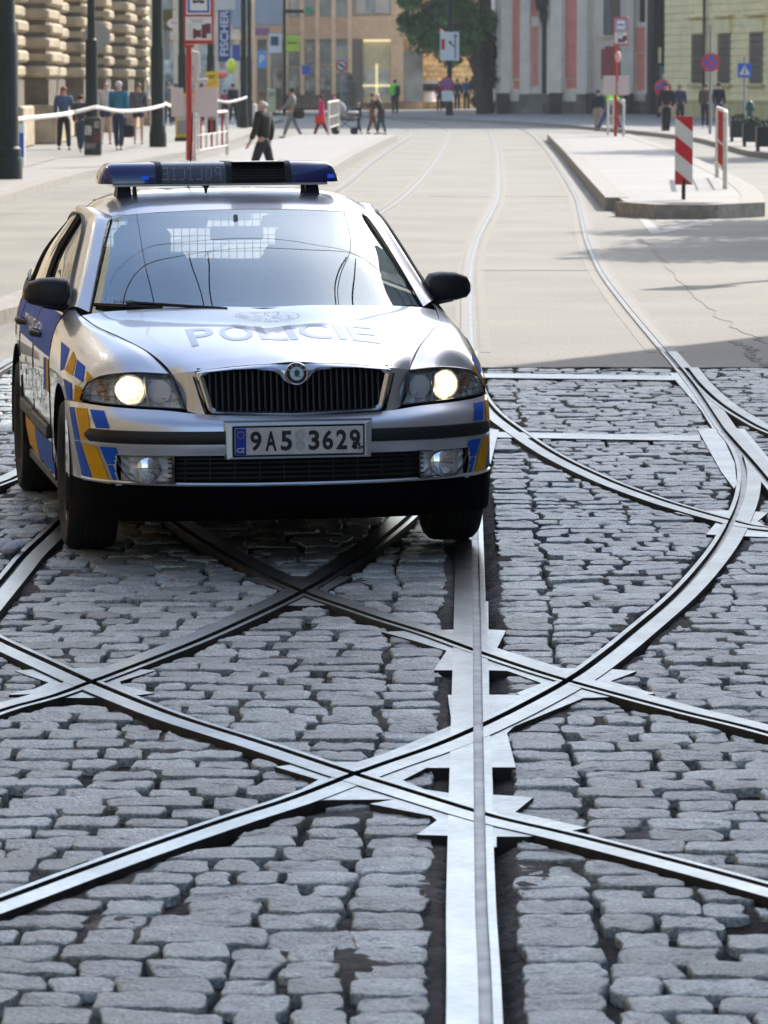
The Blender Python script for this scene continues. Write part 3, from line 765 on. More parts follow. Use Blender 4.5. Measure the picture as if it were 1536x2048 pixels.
roof = panel('roof', dense(np.concatenate([mir(Rf[:, ::-1][:, :-1]), Rf], 1), 50, 49), K['silver'])[0]
inn = [(.722, -.36, .972), (.655, -.64, 1.155), (.590, -.92, 1.318), (.563, -1.005, 1.355), (.588, -1.12, 1.370), (.607, -1.35, 1.388), (.608, -1.75, 1.383), (.580, -2.25, 1.346), (.545, -2.75, 1.270), (.53, -3.05, 1.215), (.57, -3.4, 1.10), (.64, -3.6, 1.03)]
out_ = [(.800, -.50, .985), (.742, -.80, 1.145), (.680, -1.06, 1.298), (.660, -1.15, 1.335), (.663, -1.26, 1.352), (.668, -1.45, 1.360), (.664, -1.78, 1.350), (.640, -2.25, 1.306), (.605, -2.72, 1.225), (.60, -2.95, 1.17), (.66, -3.3, 1.07), (.74, -3.55, 1.02)]
inn, out_ = np.array(inn), np.array(out_); mid = (inn+out_)/2+np.array([.012, .012, .016])
panel('side_pillar', dense(np.stack([inn, mid, out_], 1), 80, 8), K['silver'], both=True)
seam([tuple(p) for p in inn], .0035, 90)
gt = [(.795, -.52, .992), (.742, -.80, 1.145), (.680, -1.06, 1.298), (.664, -1.26, 1.350), (.668, -1.45, 1.358), (.664, -1.78, 1.348), (.640, -2.25, 1.304), (.605, -2.72, 1.223), (.60, -2.95, 1.17)]
gb = [(.806, -.56, .985), (.822, -.80, .990), (.828, -1.1, .995), (.832, -1.3, .998), (.834, -1.48, 1.0), (.836, -1.8, 1.003), (.822, -2.25, 1.013), (.798, -2.7, 1.028), (.765, -3.05, 1.035)]
gt, gb = np.array(gt), np.array(gb); gm = (gt+gb)/2+np.array([.020, 0, .006])
sgA = dense(np.stack([gt, gm, gb], 1), 60, 12)
panel('side_window', sgA, K['sglass'], both=True)
seam([tuple(p+[.003, 0, 0]) for p in gt], .009, 80, name='window_seal', m=K['black'])
seam([tuple(p+[.004, 0, 0]) for p in gb], .007, 80, name='window_seal', m=K['black'])
for i0 in (24, 26, 45):
    seam([tuple(p+[.004, 0, 0]) for p in sgA[i0]], .014 if i0 < 40 else .009, 14, name='door_pillar', m=K['black'])
for Y in (-.474, -1.464, -2.404):
    seam([(sideX(Y, z)+.0005, Y, z) for z in (.985, .93, .87, .8, .7, .6, .45, .3, .22)][(0 if Y > -2 else 0):], .0032, 30)
wsb = [(0, -.105, .975), (.25, -.125, .972), (.50, -.215, .968), (.66, -.305, .966), (.722, -.36, .964)]
wst = [(0, -.92, 1.384), (.2, -.926, 1.381), (.38, -.945, 1.373), (.49, -.972, 1.364), (.563, -1.005, 1.354)]
wsb, wst = np.array(wsb), np.array(wst); wsm = (wsb+wst)/2+np.array([.012, .0, .022])*np.array([[0, 1, 1], [.5, 1, 1], [.8, 1, .9], [1, 1, .6], [.6, 1, .25]])
W = np.stack([wst, wsm, wsb]); Wf = np.concatenate([mir(W[:, ::-1][:, :-1]), W], 1); wsA = dense(Wf, 24, 41)
ws = panel('windscreen', wsA, K['glass'], reg=False)[0]
# black ceramic border on the inside of the glass
def ws_pt(u, v, off=0.):
    A = wsA; a = u*(A.shape[1]-1); b = v*(A.shape[0]-1); i, j = min(int(a), A.shape[1]-2), min(int(b), A.shape[0]-2); fu, fv = a-i, b-j
    p = A[j, i]*(1-fu)*(1-fv)+A[j, i+1]*fu*(1-fv)+A[j+1, i]*(1-fu)*fv+A[j+1, i+1]*fu*fv
    return p+np.array([0, .5, .86])*off
def ws_band(name, u0, u1, v0, v1, m, off=-.004, nu=40, nv=3):
    A = np.array([[ws_pt(u, v, off) for u in np.linspace(u0, u1, nu)] for v in np.linspace(v0, v1, nv)]); v_, f_ = sheet(A)
    return cmesh(name, v_, f_, m, ws, True)
ws_band('black_border', 0, 1, .90, 1, K['dash']); ws_band('black_border', 0, 1, 0, .035, K['dash'])
ws_band('black_border', 0, .022, 0, 1, K['dash'], nu=3, nv=30); ws_band('black_border', .978, 1, 0, 1, K['dash'], nu=3, nv=30)
# rear glass
rg = [[(0, -3.06, 1.333), (.3, -3.06, 1.318), (.52, -3.06, 1.225)], [(0, -3.35, 1.21), (.3, -3.34, 1.2), (.58, -3.3, 1.16)], [(0, -3.60, 1.06), (.3, -3.58, 1.05), (.64, -3.52, 1.03)]]
rg = np.array(rg); panel('rear_window', dense(np.concatenate([mir(rg[:, ::-1][:, :-1]), rg], 1), 10, 20), K['lens'], reg=False)
bt = [[(0, -3.60, 1.06), (.4, -3.58, 1.05), (.72, -3.5, 1.03)], [(0, -3.70, .9), (.4, -3.69, .9), (.77, -3.6, .9)], [(0, -3.70, .55), (.4, -3.69, .55), (.78, -3.6, .55)], [(0, -3.68, .22), (.4, -3.67, .22), (.76, -3.58, .22)]]
bt = np.array(bt); panel('tailgate', dense(np.concatenate([mir(bt[:, ::-1][:, :-1]), bt], 1), 20, 24), K['silver'])
# ---- bumper
ref = [(0, .915), (.20, .911), (.38, .895), (.52, .868), (.645, .820), (.74, .755), (.805, .665), (.842, .56), (.862, .45), (.874, .34), (.880, .22)]
zt = [.612, .613, .620, .634, .640, .645, .650, .652, .650, .648, .646]
dyt = [-.052, -.054, -.062, -.078, -.088, -.095, -.092, -.075, -.05, -.025, -.005]
def brow(zf, dyf, xf=0.):
    return [(x+(xf if i > 4 else 0)-(0), y+(dyf[i] if hasattr(dyf, '__len__') else dyf*max(.1, 1-max(0, i-5)*.2)), zf[i] if hasattr(zf, '__len__') else zf) for i, (x, y) in enumerate(ref)]
R_top = brow(zt, dyt); R_mid = brow([a*.5+.5*.556 for a in zt], [d*.30 for d in dyt]); R_st = brow(.556, -.006); R_sb = brow(.500, 0); R_sl = brow(.457, -.008)
full = lambda R: np.concatenate([mir(np.array(R)[::-1][:-1]), np.array(R)])
bumpA = dense([full(R_top), full(R_mid), full(R_st), full(R_sb), full(R_sl)], 26, 121)
bumper = panel('front_bumper', bumpA, K['silver'])[0]
def corner(r): return [p for p in r[4:]]
cs0 = [(.715, .775, .457)]+brow(.457, -.008)[5:]; cs1 = [(.722, .768, .41)]+brow(.41, -.010)[5:]
cs2 = [(.715, .775, .365)]+brow(.37, -.014)[5:]; cs3 = [(.70, .785, .335)]+brow(.330, -.020)[5:]
for r_ in (cs0, cs1, cs2, cs3): r_[0] = (r_[0][0], np.interp(r_[0][0], [p[0] for p in ref], [p[1] for p in ref])-.010, r_[0][2])
panel('bumper_corner', dense([cs0, cs1, cs2, cs3], 14, 40), K['silver'], bumper, both=True)
# thin bright lip under the intake
lip = np.array([(x, y-.012, .338+.012*(x/.8)**2) for x, y in ref[:8]])
lp = crom(full(lip), 90); mb = MB(); mb.tube([tuple(p) for p in lp], .0075, 6); cbuild(mb, 'intake_lip', K['silver'], bumper, True)
low = [full(brow([.333+.012*min(1, (x/.8)**2) for x, y in ref], -.016)), full(brow(.29, -.022)), full(brow(.225, -.04)), full(brow(.185, -.09)), full(brow(.190, -.25))]
panel('lower_bumper', dense(low, 14, 90), mat('dull_black_skirt', (.002, .002, .0025), rough=.9, spec=.08))
# rubbing strip, left and right of the plate, round ended
for s in (1, -1):
    P = crom([p for p in ref[1:]], 60); P = P[(P[:, 0] > .283) & (P[:, 1] > .60)]
    sec = [(-.012, .027), (.006, .026), (.012, .016), (.012, -.016), (.006, -.026), (-.012, -.027)]
    Nn = normals(P); Nn = np.array([n if n[1] > 0 else -n for n in Nn]) if True else Nn
    Nn = np.array([[abs(n[0]), abs(n[1])] for n in Nn]); vs = []
    for i, (p, n) in enumerate(zip(P, Nn)):
        k = min(1, (len(P)-1-i)/2.5+.35)
        for d, h in sec: vs.append((s*(p[0]+n[0]*d), p[1]+n[1]*d, .528+h*k+.004*(p[0]/.8)**3))
    q = len(sec); fs = [(i*q+j, i*q+(j+1) % q, (i+1)*q+(j+1) % q, (i+1)*q+j) for i in range(len(P)-1) for j in range(q)]+[tuple(range(q)), tuple(range((len(P)-1)*q, len(P)*q))]
    cmesh('rubbing_strip', vs, fs, K['black'], bumper, True, fix=True)
# intake
mb = MB(); mb.box((0, .80, .40), (1.0, .02, .13)); cbuild(mb, 'intake_back', K['under'], bumper)
mb = MB()
for z in (.365, .385, .405, .425, .442):
    P = crom(full(np.array([(x, y-.03, z) for x, y in ref[:4]])), 30); mb.tube([tuple(p) for p in P], .0035, 5)
for x in np.linspace(-.45, .45, 10): mb.box((x, .855-.12*x*x, .40), (.004, .01, .10))
cbuild(mb, 'intake_grille', K['black'], bumper, True)
# fog lamps
def yref(x): return float(np.interp(abs(x), [p[0] for p in ref], [p[1] for p in ref]))
for s in (1, -1):
    poly = [(.500, .455), (.500, .350), (.625, .348), (.665, .356), (.695, .385), (.712, .425), (.714, .455)]
    n = len(poly)
    fr = empty('fog_lamp'); fr.parent = bumper
    def ringp(sc, dy):
        c = np.mean(poly, 0); return [(s*(c[0]+(a-c[0])*sc), yref(c[0]+(a-c[0])*sc)+dy, c[1]+(b-c[1])*sc) for a, b in poly]
    vs = ringp(1.07, -.004)+ringp(1.03, .006)+ringp(.97, -.002)+ringp(.95, -.03); fs = []
    for k in range(3):
        for i in range(n): fs.append((k*n+i, k*n+(i+1) % n, (k+1)*n+(i+1) % n, (k+1)*n+i))
    cmesh('lamp_frame', vs, fs, K['gloss'], fr, True)
    # facetted reflector bed, bowl and lens
    gu, gv = 12, 7; A = np.zeros((gv, gu, 3))
    for j in range(gv):
        for i in range(gu):
            x = .505+(.195)*i/(gu-1); z = .352+.098*j/(gv-1); A[j, i] = (s*x, yref(x)-.035-.02*random.random(), z)
    v_, f_ = sheet(A); cmesh('reflector', v_, f_, K['reflector'], fr)
    mb = MB(); cx, cz = s*.598, .402; yc = yref(.598)-.012
    mb.lathe([(.012, yc-.05), (.03, yc-.04), (.043, yc-.012), (.048, yc), (.045, yc+.002)], (cx, 0, cz), 'Y', 24); cbuild(mb, 'lamp_bowl', K['chrome'], fr, True)
    mb = MB(); mb.lathe([(0, yc-.015), (.008, yc-.018), (.012, yc-.045)], (cx, 0, cz), 'Y', 12); mb.box((cx, yc-.012, cz), (.006, .004, .08)); cbuild(mb, 'bulb', K['satin'], fr, True)
    c = np.mean(poly, 0); v_ = [(s*a, yref(a)-.006, b) for a, b in poly]; cmesh('lens', v_, [tuple(range(n))], K['lens'], fr)
# ---- grille
def gy(x, z): return .868-.26*x*x-(z-.62)*.17
outr = [(0, .822), (.045, .821), (.10, .817), (.25, .806), (.372, .793), (.398, .784), (.402, .765), (.362, .630), (.350, .619), (.25, .613), (0, .609)]
innr = [(0, .733), (.025, .737), (.052, .755), (.068, .780), (.095, .793), (.25, .792), (.352, .783), (.370, .770), (.338, .648), (.322, .637), (.20, .632), (0, .629)]
def loop(l, n):
    h = crom(l, n); return np.concatenate([h, (h*[-1, 1])[::-1][1:-1]])
def rs(l, n):
    l = np.array(l); d = np.r_[0, np.cumsum(np.hypot(*np.diff(l, axis=0).T))]; t = np.linspace(0, d[-1], n)
    return np.stack([np.interp(t, d, l[:, 0]), np.interp(t, d, l[:, 1])], 1)
def half_to_loop(l, n): h = rs(l, n); return np.concatenate([h, (h*[-1, 1])[::-1][1:-1]])
# outer and inner loops matched by angle-like arc length
kf = [0, 3, 5, 6, 7, 8, 10]; ki = [0, 5, 6, 7, 8, 9, 11]
def matched(l, ks, per=10):
    out = []
    for a, b in zip(ks[:-1], ks[1:]):
        seg = rs(l[a:b+1], per+1); out.append(seg[:-1])
    out.append(np.array([l[-1]])); h = np.concatenate(out); return np.concatenate([h, (h*[-1, 1])[::-1][1:-1]])
Lo, Li = matched(outr, kf), matched(innr, ki)
n = len(Lo); vs = []; fs = []
for L, d, sc_ in ((Lo, -.012, 0), (Lo*.7+Li*.3, .012, 0), (Lo*.45+Li*.55, .015, 0), (Li, .004, 0), (Li, -.035, 0)):
    vs += [(x, gy(x, z)+d, z) for x, z in L]
for k in range(4):
    for i in range(n): fs.append((k*n+i, k*n+(i+1) % n, (k+1)*n+(i+1) % n, (k+1)*n+i))
grille = cmesh('grille', vs, fs, K['satin'], car, True)
mb = MB()
for i in range(-14, 15):
    x = i*.0245; zt_ = float(np.interp(abs(x), [p[0] for p in innr[:7]], [p[1] for p in innr[:7]]))
    z0, z1 = .632, zt_-.001
    mb.add([(x-.004, gy(x, z0)-.022, z0), (x+.004, gy(x, z0)-.022, z0), (x+.004, gy(x, z1)-.022, z1), (x-.004, gy(x, z1)-.022, z1), (x-.004, gy(x, z0)-.06, z0), (x+.004, gy(x, z0)-.06, z0), (x+.004, gy(x, z1)-.06, z1), (x-.004, gy(x, z1)-.06, z1)],
           [(0, 1, 2, 3), (4, 7, 6, 5), (0, 3, 7, 4), (1, 5, 6, 2), (3, 2, 6, 7), (0, 4, 5, 1)])
cbuild(mb, 'grille_slats', mat('grille_slat_black', (.009, .010, .011), rough=.4), grille)
mb = MB(); mb.box((0, .755, .70), (.78, .01, .2)); cbuild(mb, 'grille_back', K['under'], grille)
seam([(x, gy(x, z)-.002, z) for x, z in [(0, .603), (.25, .607), (.352, .612), (.366, .625), (.408, .77)]], .0045, 40)
# badge
bc = np.array([0, .868, .778]); bn = np.array([0, .97, .24]); bu = np.array([0, -.24, .97])
def badge_disc(r0, r1, d, m, name, parent):
    vs = []; fs = []; nn = 40
    for r in (r0, r1):
        for i in range(nn): a = 2*math.pi*i/nn; vs.append(bc+np.array([1, 0, 0])*math.cos(a)*r+bu*math.sin(a)*r+bn*d)
    if r0 < 1e-6: vs = vs[nn:]; fs = [tuple(range(nn))]
    else: fs = [(i, (i+1) % nn, (i+1) % nn+nn, i+nn) for i in range(nn)]
    return cmesh(name, vs, fs, m, parent, out=bc-bn)
badge = badge_disc(0, .043, .009, K['ink'], 'badge', car)
mb = MB(); mb.lathe([(.046, -.012), (.047, .006), (.044, .010), (.042, .009)], (0, 0, 0), 'Z', 36)
Rb = np.stack([[1, 0, 0], bu, bn], 1); cmesh('badge_rim', [tuple(Rb @ np.array(v)+bc) for v in mb.v], mb.f[:-2], K['chrome'], badge, True)
badge_disc(.0, .0265, .0105, K['satin'], 'badge_field', badge)
badge_disc(.026, .028, .011, K['chrome'], 'badge_ring', badge)
def on_badge(pts, d=.012): return [tuple(bc+np.array([1, 0, 0])*x+bu*y+bn*d) for x, y in pts]
def arc_text(word, rr, size, a0, a1, m, name, base=None, flip=False, xs=1.):
    for i, ch in enumerate(word):
        if ch == ' ': continue
        a = a0+(a1-a0)*i/(max(1, len(word)-1)); v, f = text_mesh(ch, size, .012, xs)
        if not v: continue
        v = np.array(v); v[:, 1] -= size*.36
        t = a-math.pi/2 if not flip else a+math.pi/2
        R2 = np.array([[math.cos(t), -math.sin(t)], [math.sin(t), math.cos(t)]]); v = v @ R2.T+[rr*math.cos(a), rr*math.sin(a)]
        yield v, f, name, m
vs, fs = [], []
for v, f, _, _ in arc_text('ŠKODA', .0350, .0150, rad(155), rad(25), None, ''):
    k = len(vs); vs += on_badge(v); fs += [tuple(i+k for i in q) for q in f]
cmesh('badge_lettering', vs, fs, K['white'], badge, out=bc-bn)
arrow = [(-.017, -.010), (-.006, -.012), (.004, -.013), (.018, -.013), (.012, -.009), (.004, -.008), (.012, -.002), (.013, .006), (.006, .013), (-.002, .019), (.000, .012), (-.007, .016), (-.004, .009), (-.012, .011), (-.007, .004), (-.013, .003), (-.006, -.004), (-.008, -.008)]
cmesh('winged_arrow', on_badge(arrow), [tuple(range(len(arrow)))], K['green'], badge, out=bc-bn)
# ---- number plate
vs = []; hw, z0, z1 = .293, .440, .590
frame = [(-hw, .448), (hw, .448), (hw+.004, .592), (-hw-.004, .592)]
mb = MB()
def yplate(z): return .926
fo = [(-.298, .440), (.298, .440), (.302, .596), (-.302, .596)]; fi = [(-.272, .452), (.272, .452), (.272, .578), (-.272, .578)]
vs = [(x, .895, z) for x, z in fo]+[(x*.985, .928, z*1.0) for x, z in [(-.296, .444), (.296, .444), (.300, .590), (-.300, .590)]]+[(x, .931, z) for x, z in fi]+[(x, .915, z) for x, z in fi]
fs = [(k*4+i, k*4+(i+1) % 4, (k+1)*4+(i+1) % 4, (k+1)*4+i) for k in range(3) for i in range(4)]+[(12, 13, 14, 15)]
cmesh('plate_mount', vs, fs, K['silver'], bumper)
mb = MB(); mb.box((0, .921, .513), (.535, .012, .124), bev=.004); plate = cbuild(mb, 'number_plate', K['ink'])
mb = MB(); mb.box((.0, .926, .514), (.520, .010, .110), bev=.002); cbuild(mb, 'plate_face', K['white'], plate)
mb = MB(); mb.box((-.2365, .9295, .514), (.044, .006, .107)); cbuild(mb, 'country_band', K['eu'], plate)
def ctext(name, s, m, parent, c, size, width=None, bold=0., xs=1., y=.934, height=None):
    v, f = text_mesh(s, size, bold, xs); v = np.array(v); v -= [(v[:, 0].max()+v[:, 0].min())/2, (v[:, 1].max()+v[:, 1].min())/2]
    if width: v[:, 0] *= width/np.ptp(v[:, 0])
    if height: v[:, 1] *= height/np.ptp(v[:, 1])
    return cmesh(name, [(a+c[0], y, b+c[1]) for a, b in v], f, m, parent, out=(c[0], y-1, c[1]))
for ch, x in zip('9A5', (-.175, -.114, -.052)): ctext('plate_digit', ch, K['ink'], plate, (x, .515), .1, .046, .03, y=.9325, height=.080)
for ch, x in zip('3629', (.060, .116, .172, .226)): ctext('plate_digit', ch, K['ink'], plate, (x, .515), .1, .044, .03, y=.9325, height=.080)
ctext('country_letters', 'CZ', K['white'], plate, (-.2365, .480), .03, .031, .02, y=.9335, height=.019)
mb = MB()
for i in range(12):
    a = 2*math.pi*i/12; mb.lathe([(.0022, .9325), (.0022, .9338)], (-.2365+.0135*math.cos(a), 0, .541+.0135*math.sin(a)), 'Y', 5)
cbuild(mb, 'star_ring', mat('star_yellow', (.5, .42, .02)), plate)
mb = MB()
for z in (.494, .537):
    mb.lathe([(.0165, .931), (.0175, .9335), (.019, .9335), (.020, .931)], (.004, 0, z), 'Y', 24); mb.lathe([(.016, .9312), (.0, .9325)], (.004, 0, z), 'Y', 24)
cbuild(mb, 'registration_seal', mat('seal_white', (.5, .51, .5), rough=.5), plate, True)
mb = MB(); r_ = random.Random(3)
for _ in range(16): mb.box((.232+r_.gauss(0, .012), .9322, .478+abs(r_.gauss(0, .010))), (.003+r_.random()*.004, .001, .004+r_.random()*.010), tilt=(0, r_.uniform(-.5, .5)))
cbuild(mb, 'plate_scuffs', K['ink'], plate)
# ---- headlamps
top = [(.487, .700, .772), (.55, .667, .775), (.62, .628, .777), (.70, .575, .770), (.765, .52, .755), (.808, .472, .728)]
bot = [(.440, .785, .637), (.52, .752, .641), (.61, .705, .645), (.70, .645, .650), (.775, .57, .655), (.838, .485, .662)]
top, bot = np.array(top), np.array(bot); midl = (top+bot)/2+np.array([.006, .022, 0])
hl = dense(np.stack([top, midl, bot]), 12, 30)
for s in (1, -1):
    hr = empty('headlight'); hr.parent = car
    A = hl.copy(); A[..., 0] *= s
    inner = A.copy(); inner[..., 1] -= .075; inner[..., 0] -= s*.015
    mid_u = np.linspace(0, 1, 30)
    inner[..., 1] -= (.012*np.sin(np.arange(30)*1.9)[None, :]+.01*np.sin(np.arange(12)*2.2)[:, None])
    v, f = sheet(inner); cmesh('reflector_housing', v, f, K['reflector'], hr)
    # walls between lens and housing
    rim = np.concatenate([A[0], A[1:, -1], A[-1, ::-1][1:], A[::-1, 0][1:]]); rim2 = np.concatenate([inner[0], inner[1:, -1], inner[-1, ::-1][1:], inner[::-1, 0][1:]])
    v, f = sheet(np.stack([rim, rim2])); cmesh('housing_wall', v, f, K['satin'], hr, True)
    v, f = sheet(A); cmesh('lens', v, f, K['lens'], hr, True)
    mb = MB(); mb.tube([tuple(p) for p in rim], .0045, 5); cbuild(mb, 'lamp_seal', K['gloss'], hr, True)
    # main bowl with the light in it
    cx, cy, cz = s*.648, .620, .707
    mb = MB(); mb.lathe([(.02, -.065), (.045, -.05), (.060, -.02), (.064, .004), (.061, .006)], (0, 0, 0), 'Y', 28)
    cmesh('lamp_bowl', [(cx+a, cy+b-a*.55*s, cz+c) for a, b, c in mb.v], mb.f[:-1], K['chrome'], hr, True)
    mb = MB(); mb.lathe([(0, -.022), (.030, -.020), (.048, -.012), (.056, -.004), (.056, -.012)], (0, 0, 0), 'Y', 28)
    cmesh('glowing_reflector', [(cx+a, cy+b-a*.55*s, cz+c) for a, b, c in mb.v], mb.f, K['glow'], hr, True)
    mb = MB(); mb.ell((cx-s*.012, cy, cz+.004), (.020, .010, .034), 12, 8); mb.ell((cx+s*.022, cy-.012, cz), (.014, .01, .030), 12, 8)
    cbuild(mb, 'bulb', K['glow2'], hr, True)
    # inner lamp bowl and divider
    mb = MB(); mb.lathe([(.01, -.05), (.03, -.04), (.045, -.01), (.047, 0)], (0, 0, 0), 'Y', 20)
    cmesh('inner_bowl', [(s*.535+a, .672+b-a*.4*s, .703+c) for a, b, c in mb.v], mb.f, K['reflector'], hr, True)
    mb = MB(); mb.box((s*.588, .672, .706), (.006, .035, .118), tilt=(0, .12*s)); cbuild(mb, 'divider', K['satin'], hr)
    mb = MB()
    for k in range(7): mb.box((s*(.740+.002*k), .515, .665+.013*k), (.055, .012, .005), rz=-s*.8)
    mb.ell((s*.752, .50, .70), (.022, .018, .026)); cbuild(mb, 'indicator', K['amber'], hr, True)
# ---- mirrors
for s in (1, -1):
    mr_ = empty('wing_mirror'); mr_.parent = car
    secs = []
    for t, x in enumerate([.785, .80, .85, .91, .960, .978]):
        h0 = [.992, .984, .982, .986, .998, 1.018][t]; h1 = [1.085, 1.103, 1.111, 1.108, 1.090, 1.060][t]; dd = [.05, .075, .085, .08, .06, .03][t]
        zc, hh = (h0+h1)/2, (h1-h0)/2; yc = -.62-.02*t/5
        secs.append([(s*x, yc+dd*abs(math.cos(a))**.55*math.copysign(1, math.cos(a)), zc+hh*abs(math.sin(a))**.5*math.copysign(1, math.sin(a))) for a in np.linspace(0, 2*math.pi, 25)[:-1]])
    vs = sum(secs, []); fs = [(k*24+i, k*24+(i+1) % 24, (k+1)*24+(i+1) % 24, (k+1)*24+i) for k in range(5) for i in range(24)]+[tuple(range(24)), tuple(range(120, 144))]
    cmesh('mirror_shell', vs, fs, K['black'], mr_, True, fix=True)
    mb = MB(); mb.tube([(s*.80, -.60, .985), (s*.84, -.62, .992), (s*.90, -.62, .998)], [.028, .024, .018], 8); cbuild(mb, 'mirror_arm', K['black'], mr_, True)
    vs = [(p[0], p[1]-.002, p[2]) for p in [(s*.80, -.70, 1.01), (s*.94, -.69, 1.02), (s*.93, -.69, 1.08), (s*.80, -.70, 1.085)]]; cmesh('mirror_glass', vs, [(0, 1, 2, 3)], K['chrome'], mr_)
    mb = MB(); mb.add([(s*.800, -.50, .988), (s*.812, -.66, .990), (s*.765, -.70, 1.085)], [(0, 1, 2)]); cmesh('mirror_base', mb.v, mb.f, K['black'], mr_)
# ---- wheels
tyre = [(.205, -.085), (.225, -.098), (.262, -.108), (.295, -.104), (.311, -.088), (.317, -.070), (.318, 0), (.317, .070), (.311, .088), (.295, .104), (.262, .108), (.225, .098), (.205, .085)]
for s in (1, -1):
    for yc in (0, -2.578):
        wl = empty('wheel'); wl.parent = car; wl.location = loc((s*.770, yc, .317))
        mb = MB(); mb.lathe(tyre, (0, 0, 0), 'X', 48); o = mb.build('tyre', K['rubber'], wl, True)
        mb = MB()
        for k in (-.045, -.015, .015, .045): mb.lathe([(.3195, k-.003), (.3195, k+.003)], (0, 0, 0), 'X', 48)
        mb.build('tread_grooves', K['under'], wl)
        d = -s
        mb = MB(); mb.lathe([(.205, d*.085), (.200, d*.092), (.192, d*.080), (.186, d*.03), (.150, d*.045), (.110, d*.062), (.085, d*.050), (.05, d*.055), (0, d*.056)], (0, 0, 0), 'X', 40)
        for k in range(5): a = 2*math.pi*k/5; mb.lathe([(.010, d*.05), (.010, d*.062), (0, d*.064)], (0, .05*math.cos(a), .05*math.sin(a)), 'X', 8)
        mb.build('rim', K['rim'], wl, True)
# ---- light bar
LB = empty('light_bar'); LB.parent = car
def bar_section(x, k=1., z0=1.494, h=.094, y0=-1.40, d=.155):
    c = [(-1, 0), (-1.0, .30), (-.86, .78), (-.60, .98), (.55, .98), (.84, .80), (1.0, .32), (1.0, 0)]
    return [(x, y0+a*d*(.55+.45*k), z0+b*h*k) for a, b in c]
def bar_seg(name, xs, ks, m, z0=1.494, h=.094):
    secs = [bar_section(x, k, z0, h) for x, k in zip(xs, ks)]; q = 8; n = len(secs)
    vs = sum(secs, []); fs = [(k*q+i, k*q+(i+1) % q, (k+1)*q+(i+1) % q, (k+1)*q+i) for k in range(n-1) for i in range(q)]+[tuple(range(q)), tuple(range((n-1)*q, n*q))]
    return cmesh(name, vs, fs, m, LB, True, fix=True)
X0, X1 = -.588, .497
bar_seg('blue_dome', [X0, X0+.012, X0+.030, X0+.055, X0+.22, -.325], [.20, .55, .84, .97, 1, 1], K['dome'])
bar_seg('blue_dome', [.268, .30, X1-.055, X1-.030, X1-.012, X1], [1, 1, .97, .84, .55, .20], K['dome'])
ledp = bar_seg('message_panel', [-.325, -.01], [1, 1], K['panel'])
spk = bar_seg('speaker_panel', [-.01, .268], [.98, .98], K['under'])
for x in (-.322, -.006, .262):
    bar_seg('strap', [x-.014, x+.014], [1.035, 1.035], K['black'], 1.492, .096)
mb = MB(); mb.box((.13, -1.285, 1.5875), (.24, .10, .004)); cbuild(mb, 'top_cap', K['satin'], LB)
mb = MB(); mb.box((-.045, -1.40, 1.488), (.97, .30, .013), bev=.003); cbuild(mb, 'base_rail', K['satin'], LB)
mb = MB()
for x in (-.475, .375):
    mb.add([(x-.028, -1.30, 1.484), (x+.028, -1.30, 1.484), (x+.034, -1.27, 1.428), (x-.034, -1.27, 1.428), (x-.028, -1.42, 1.484), (x+.028, -1.42, 1.484), (x+.034, -1.45, 1.428), (x-.034, -1.45, 1.428)],
           [(0, 1, 2, 3), (4, 7, 6, 5), (0, 4, 5, 1), (3, 2, 6, 7), (0, 3, 7, 4), (1, 5, 6, 2)])
    mb.cone((x+.045*(1 if x < 0 else -1), -1.28, 1.485), (x+.045*(1 if x < 0 else -1), -1.27, 1.44), .008, .012, 8)
cbuild(mb, 'mounting_foot', K['black'], LB)
for x in (-.47, .41):
    mb = MB(); mb.ell((x, -1.33, 1.535), (.035, .07, .028), 10, 6); cbuild(mb, 'beacon_core', K['domein'], LB, True)
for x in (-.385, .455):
    mb = MB(); mb.box((x, -1.2445, 1.520), (.030, .004, .018), bev=.003); cbuild(mb, 'painted_glint', K['domein'], LB)  # small self-glowing chips paint a blue glint on each dome front
# dot matrix, the word mirrored as for a rear-view mirror
FONT5 = {'P': ['1110', '1001', '1001', '1110', '1000', '1000', '1000'], 'O': ['0110', '1001', '1001', '1001', '1001', '1001', '0110'], 'L': ['1000']*6+['1111'], 'I': ['111', '010', '010', '010', '010', '010', '111'],
         'C': ['0111', '1000', '1000', '1000', '1000', '1000', '0111'], 'E': ['1111', '1000', '1000', '1110', '1000', '1000', '1111']}
mb = MB(); cx = -.045; pit_ = .0075
def led_pos(x, r): z = 1.563-r*.0085; return (x, -1.2445+.0012-(max(0, z-1.525))*.42, z)
for ch in 'POLICIE':
    gl_ = FONT5[ch]; wch = len(gl_[0])
    for r_ in range(7):
        for q_ in range(wch):
            if gl_[r_][q_] == '1':
                p = led_pos(cx-q_*pit_, r_); mb.box(p, (.0030, .002, .0032))
    cx -= (wch+1.6)*pit_
cbuild(mb, 'dot_matrix_word', K['led'], ledp)
mb = MB()
for z in (1.515, 1.527, 1.539, 1.551):
    for k in range(32): mb.box((.005+k*.0078, -1.2465-(max(0, z-1.525))*.42, z), (.0045, .003, .006))
cbuild(mb, 'speaker_grille', mat('speaker_grey', (.03, .035, .04), rough=.5), spk)
mb = MB(); mb.tube([(-.11, -2.0, 1.44), (-.10, -1.98, 1.52), (-.085, -1.98, 1.80)], [.006, .003, .0018], 6); cbuild(mb, 'aerial', K['black'], roof)
mb = MB(); mb.cone((-.115, -1.22, 1.478), (-.115, -1.22, 1.448), .012, .003, 8); mb.cone((-.115, -1.22, 1.484), (-.115, -1.22, 1.476), .016, .016, 8); cbuild(mb, 'roof_clamp', K['black'], roof)

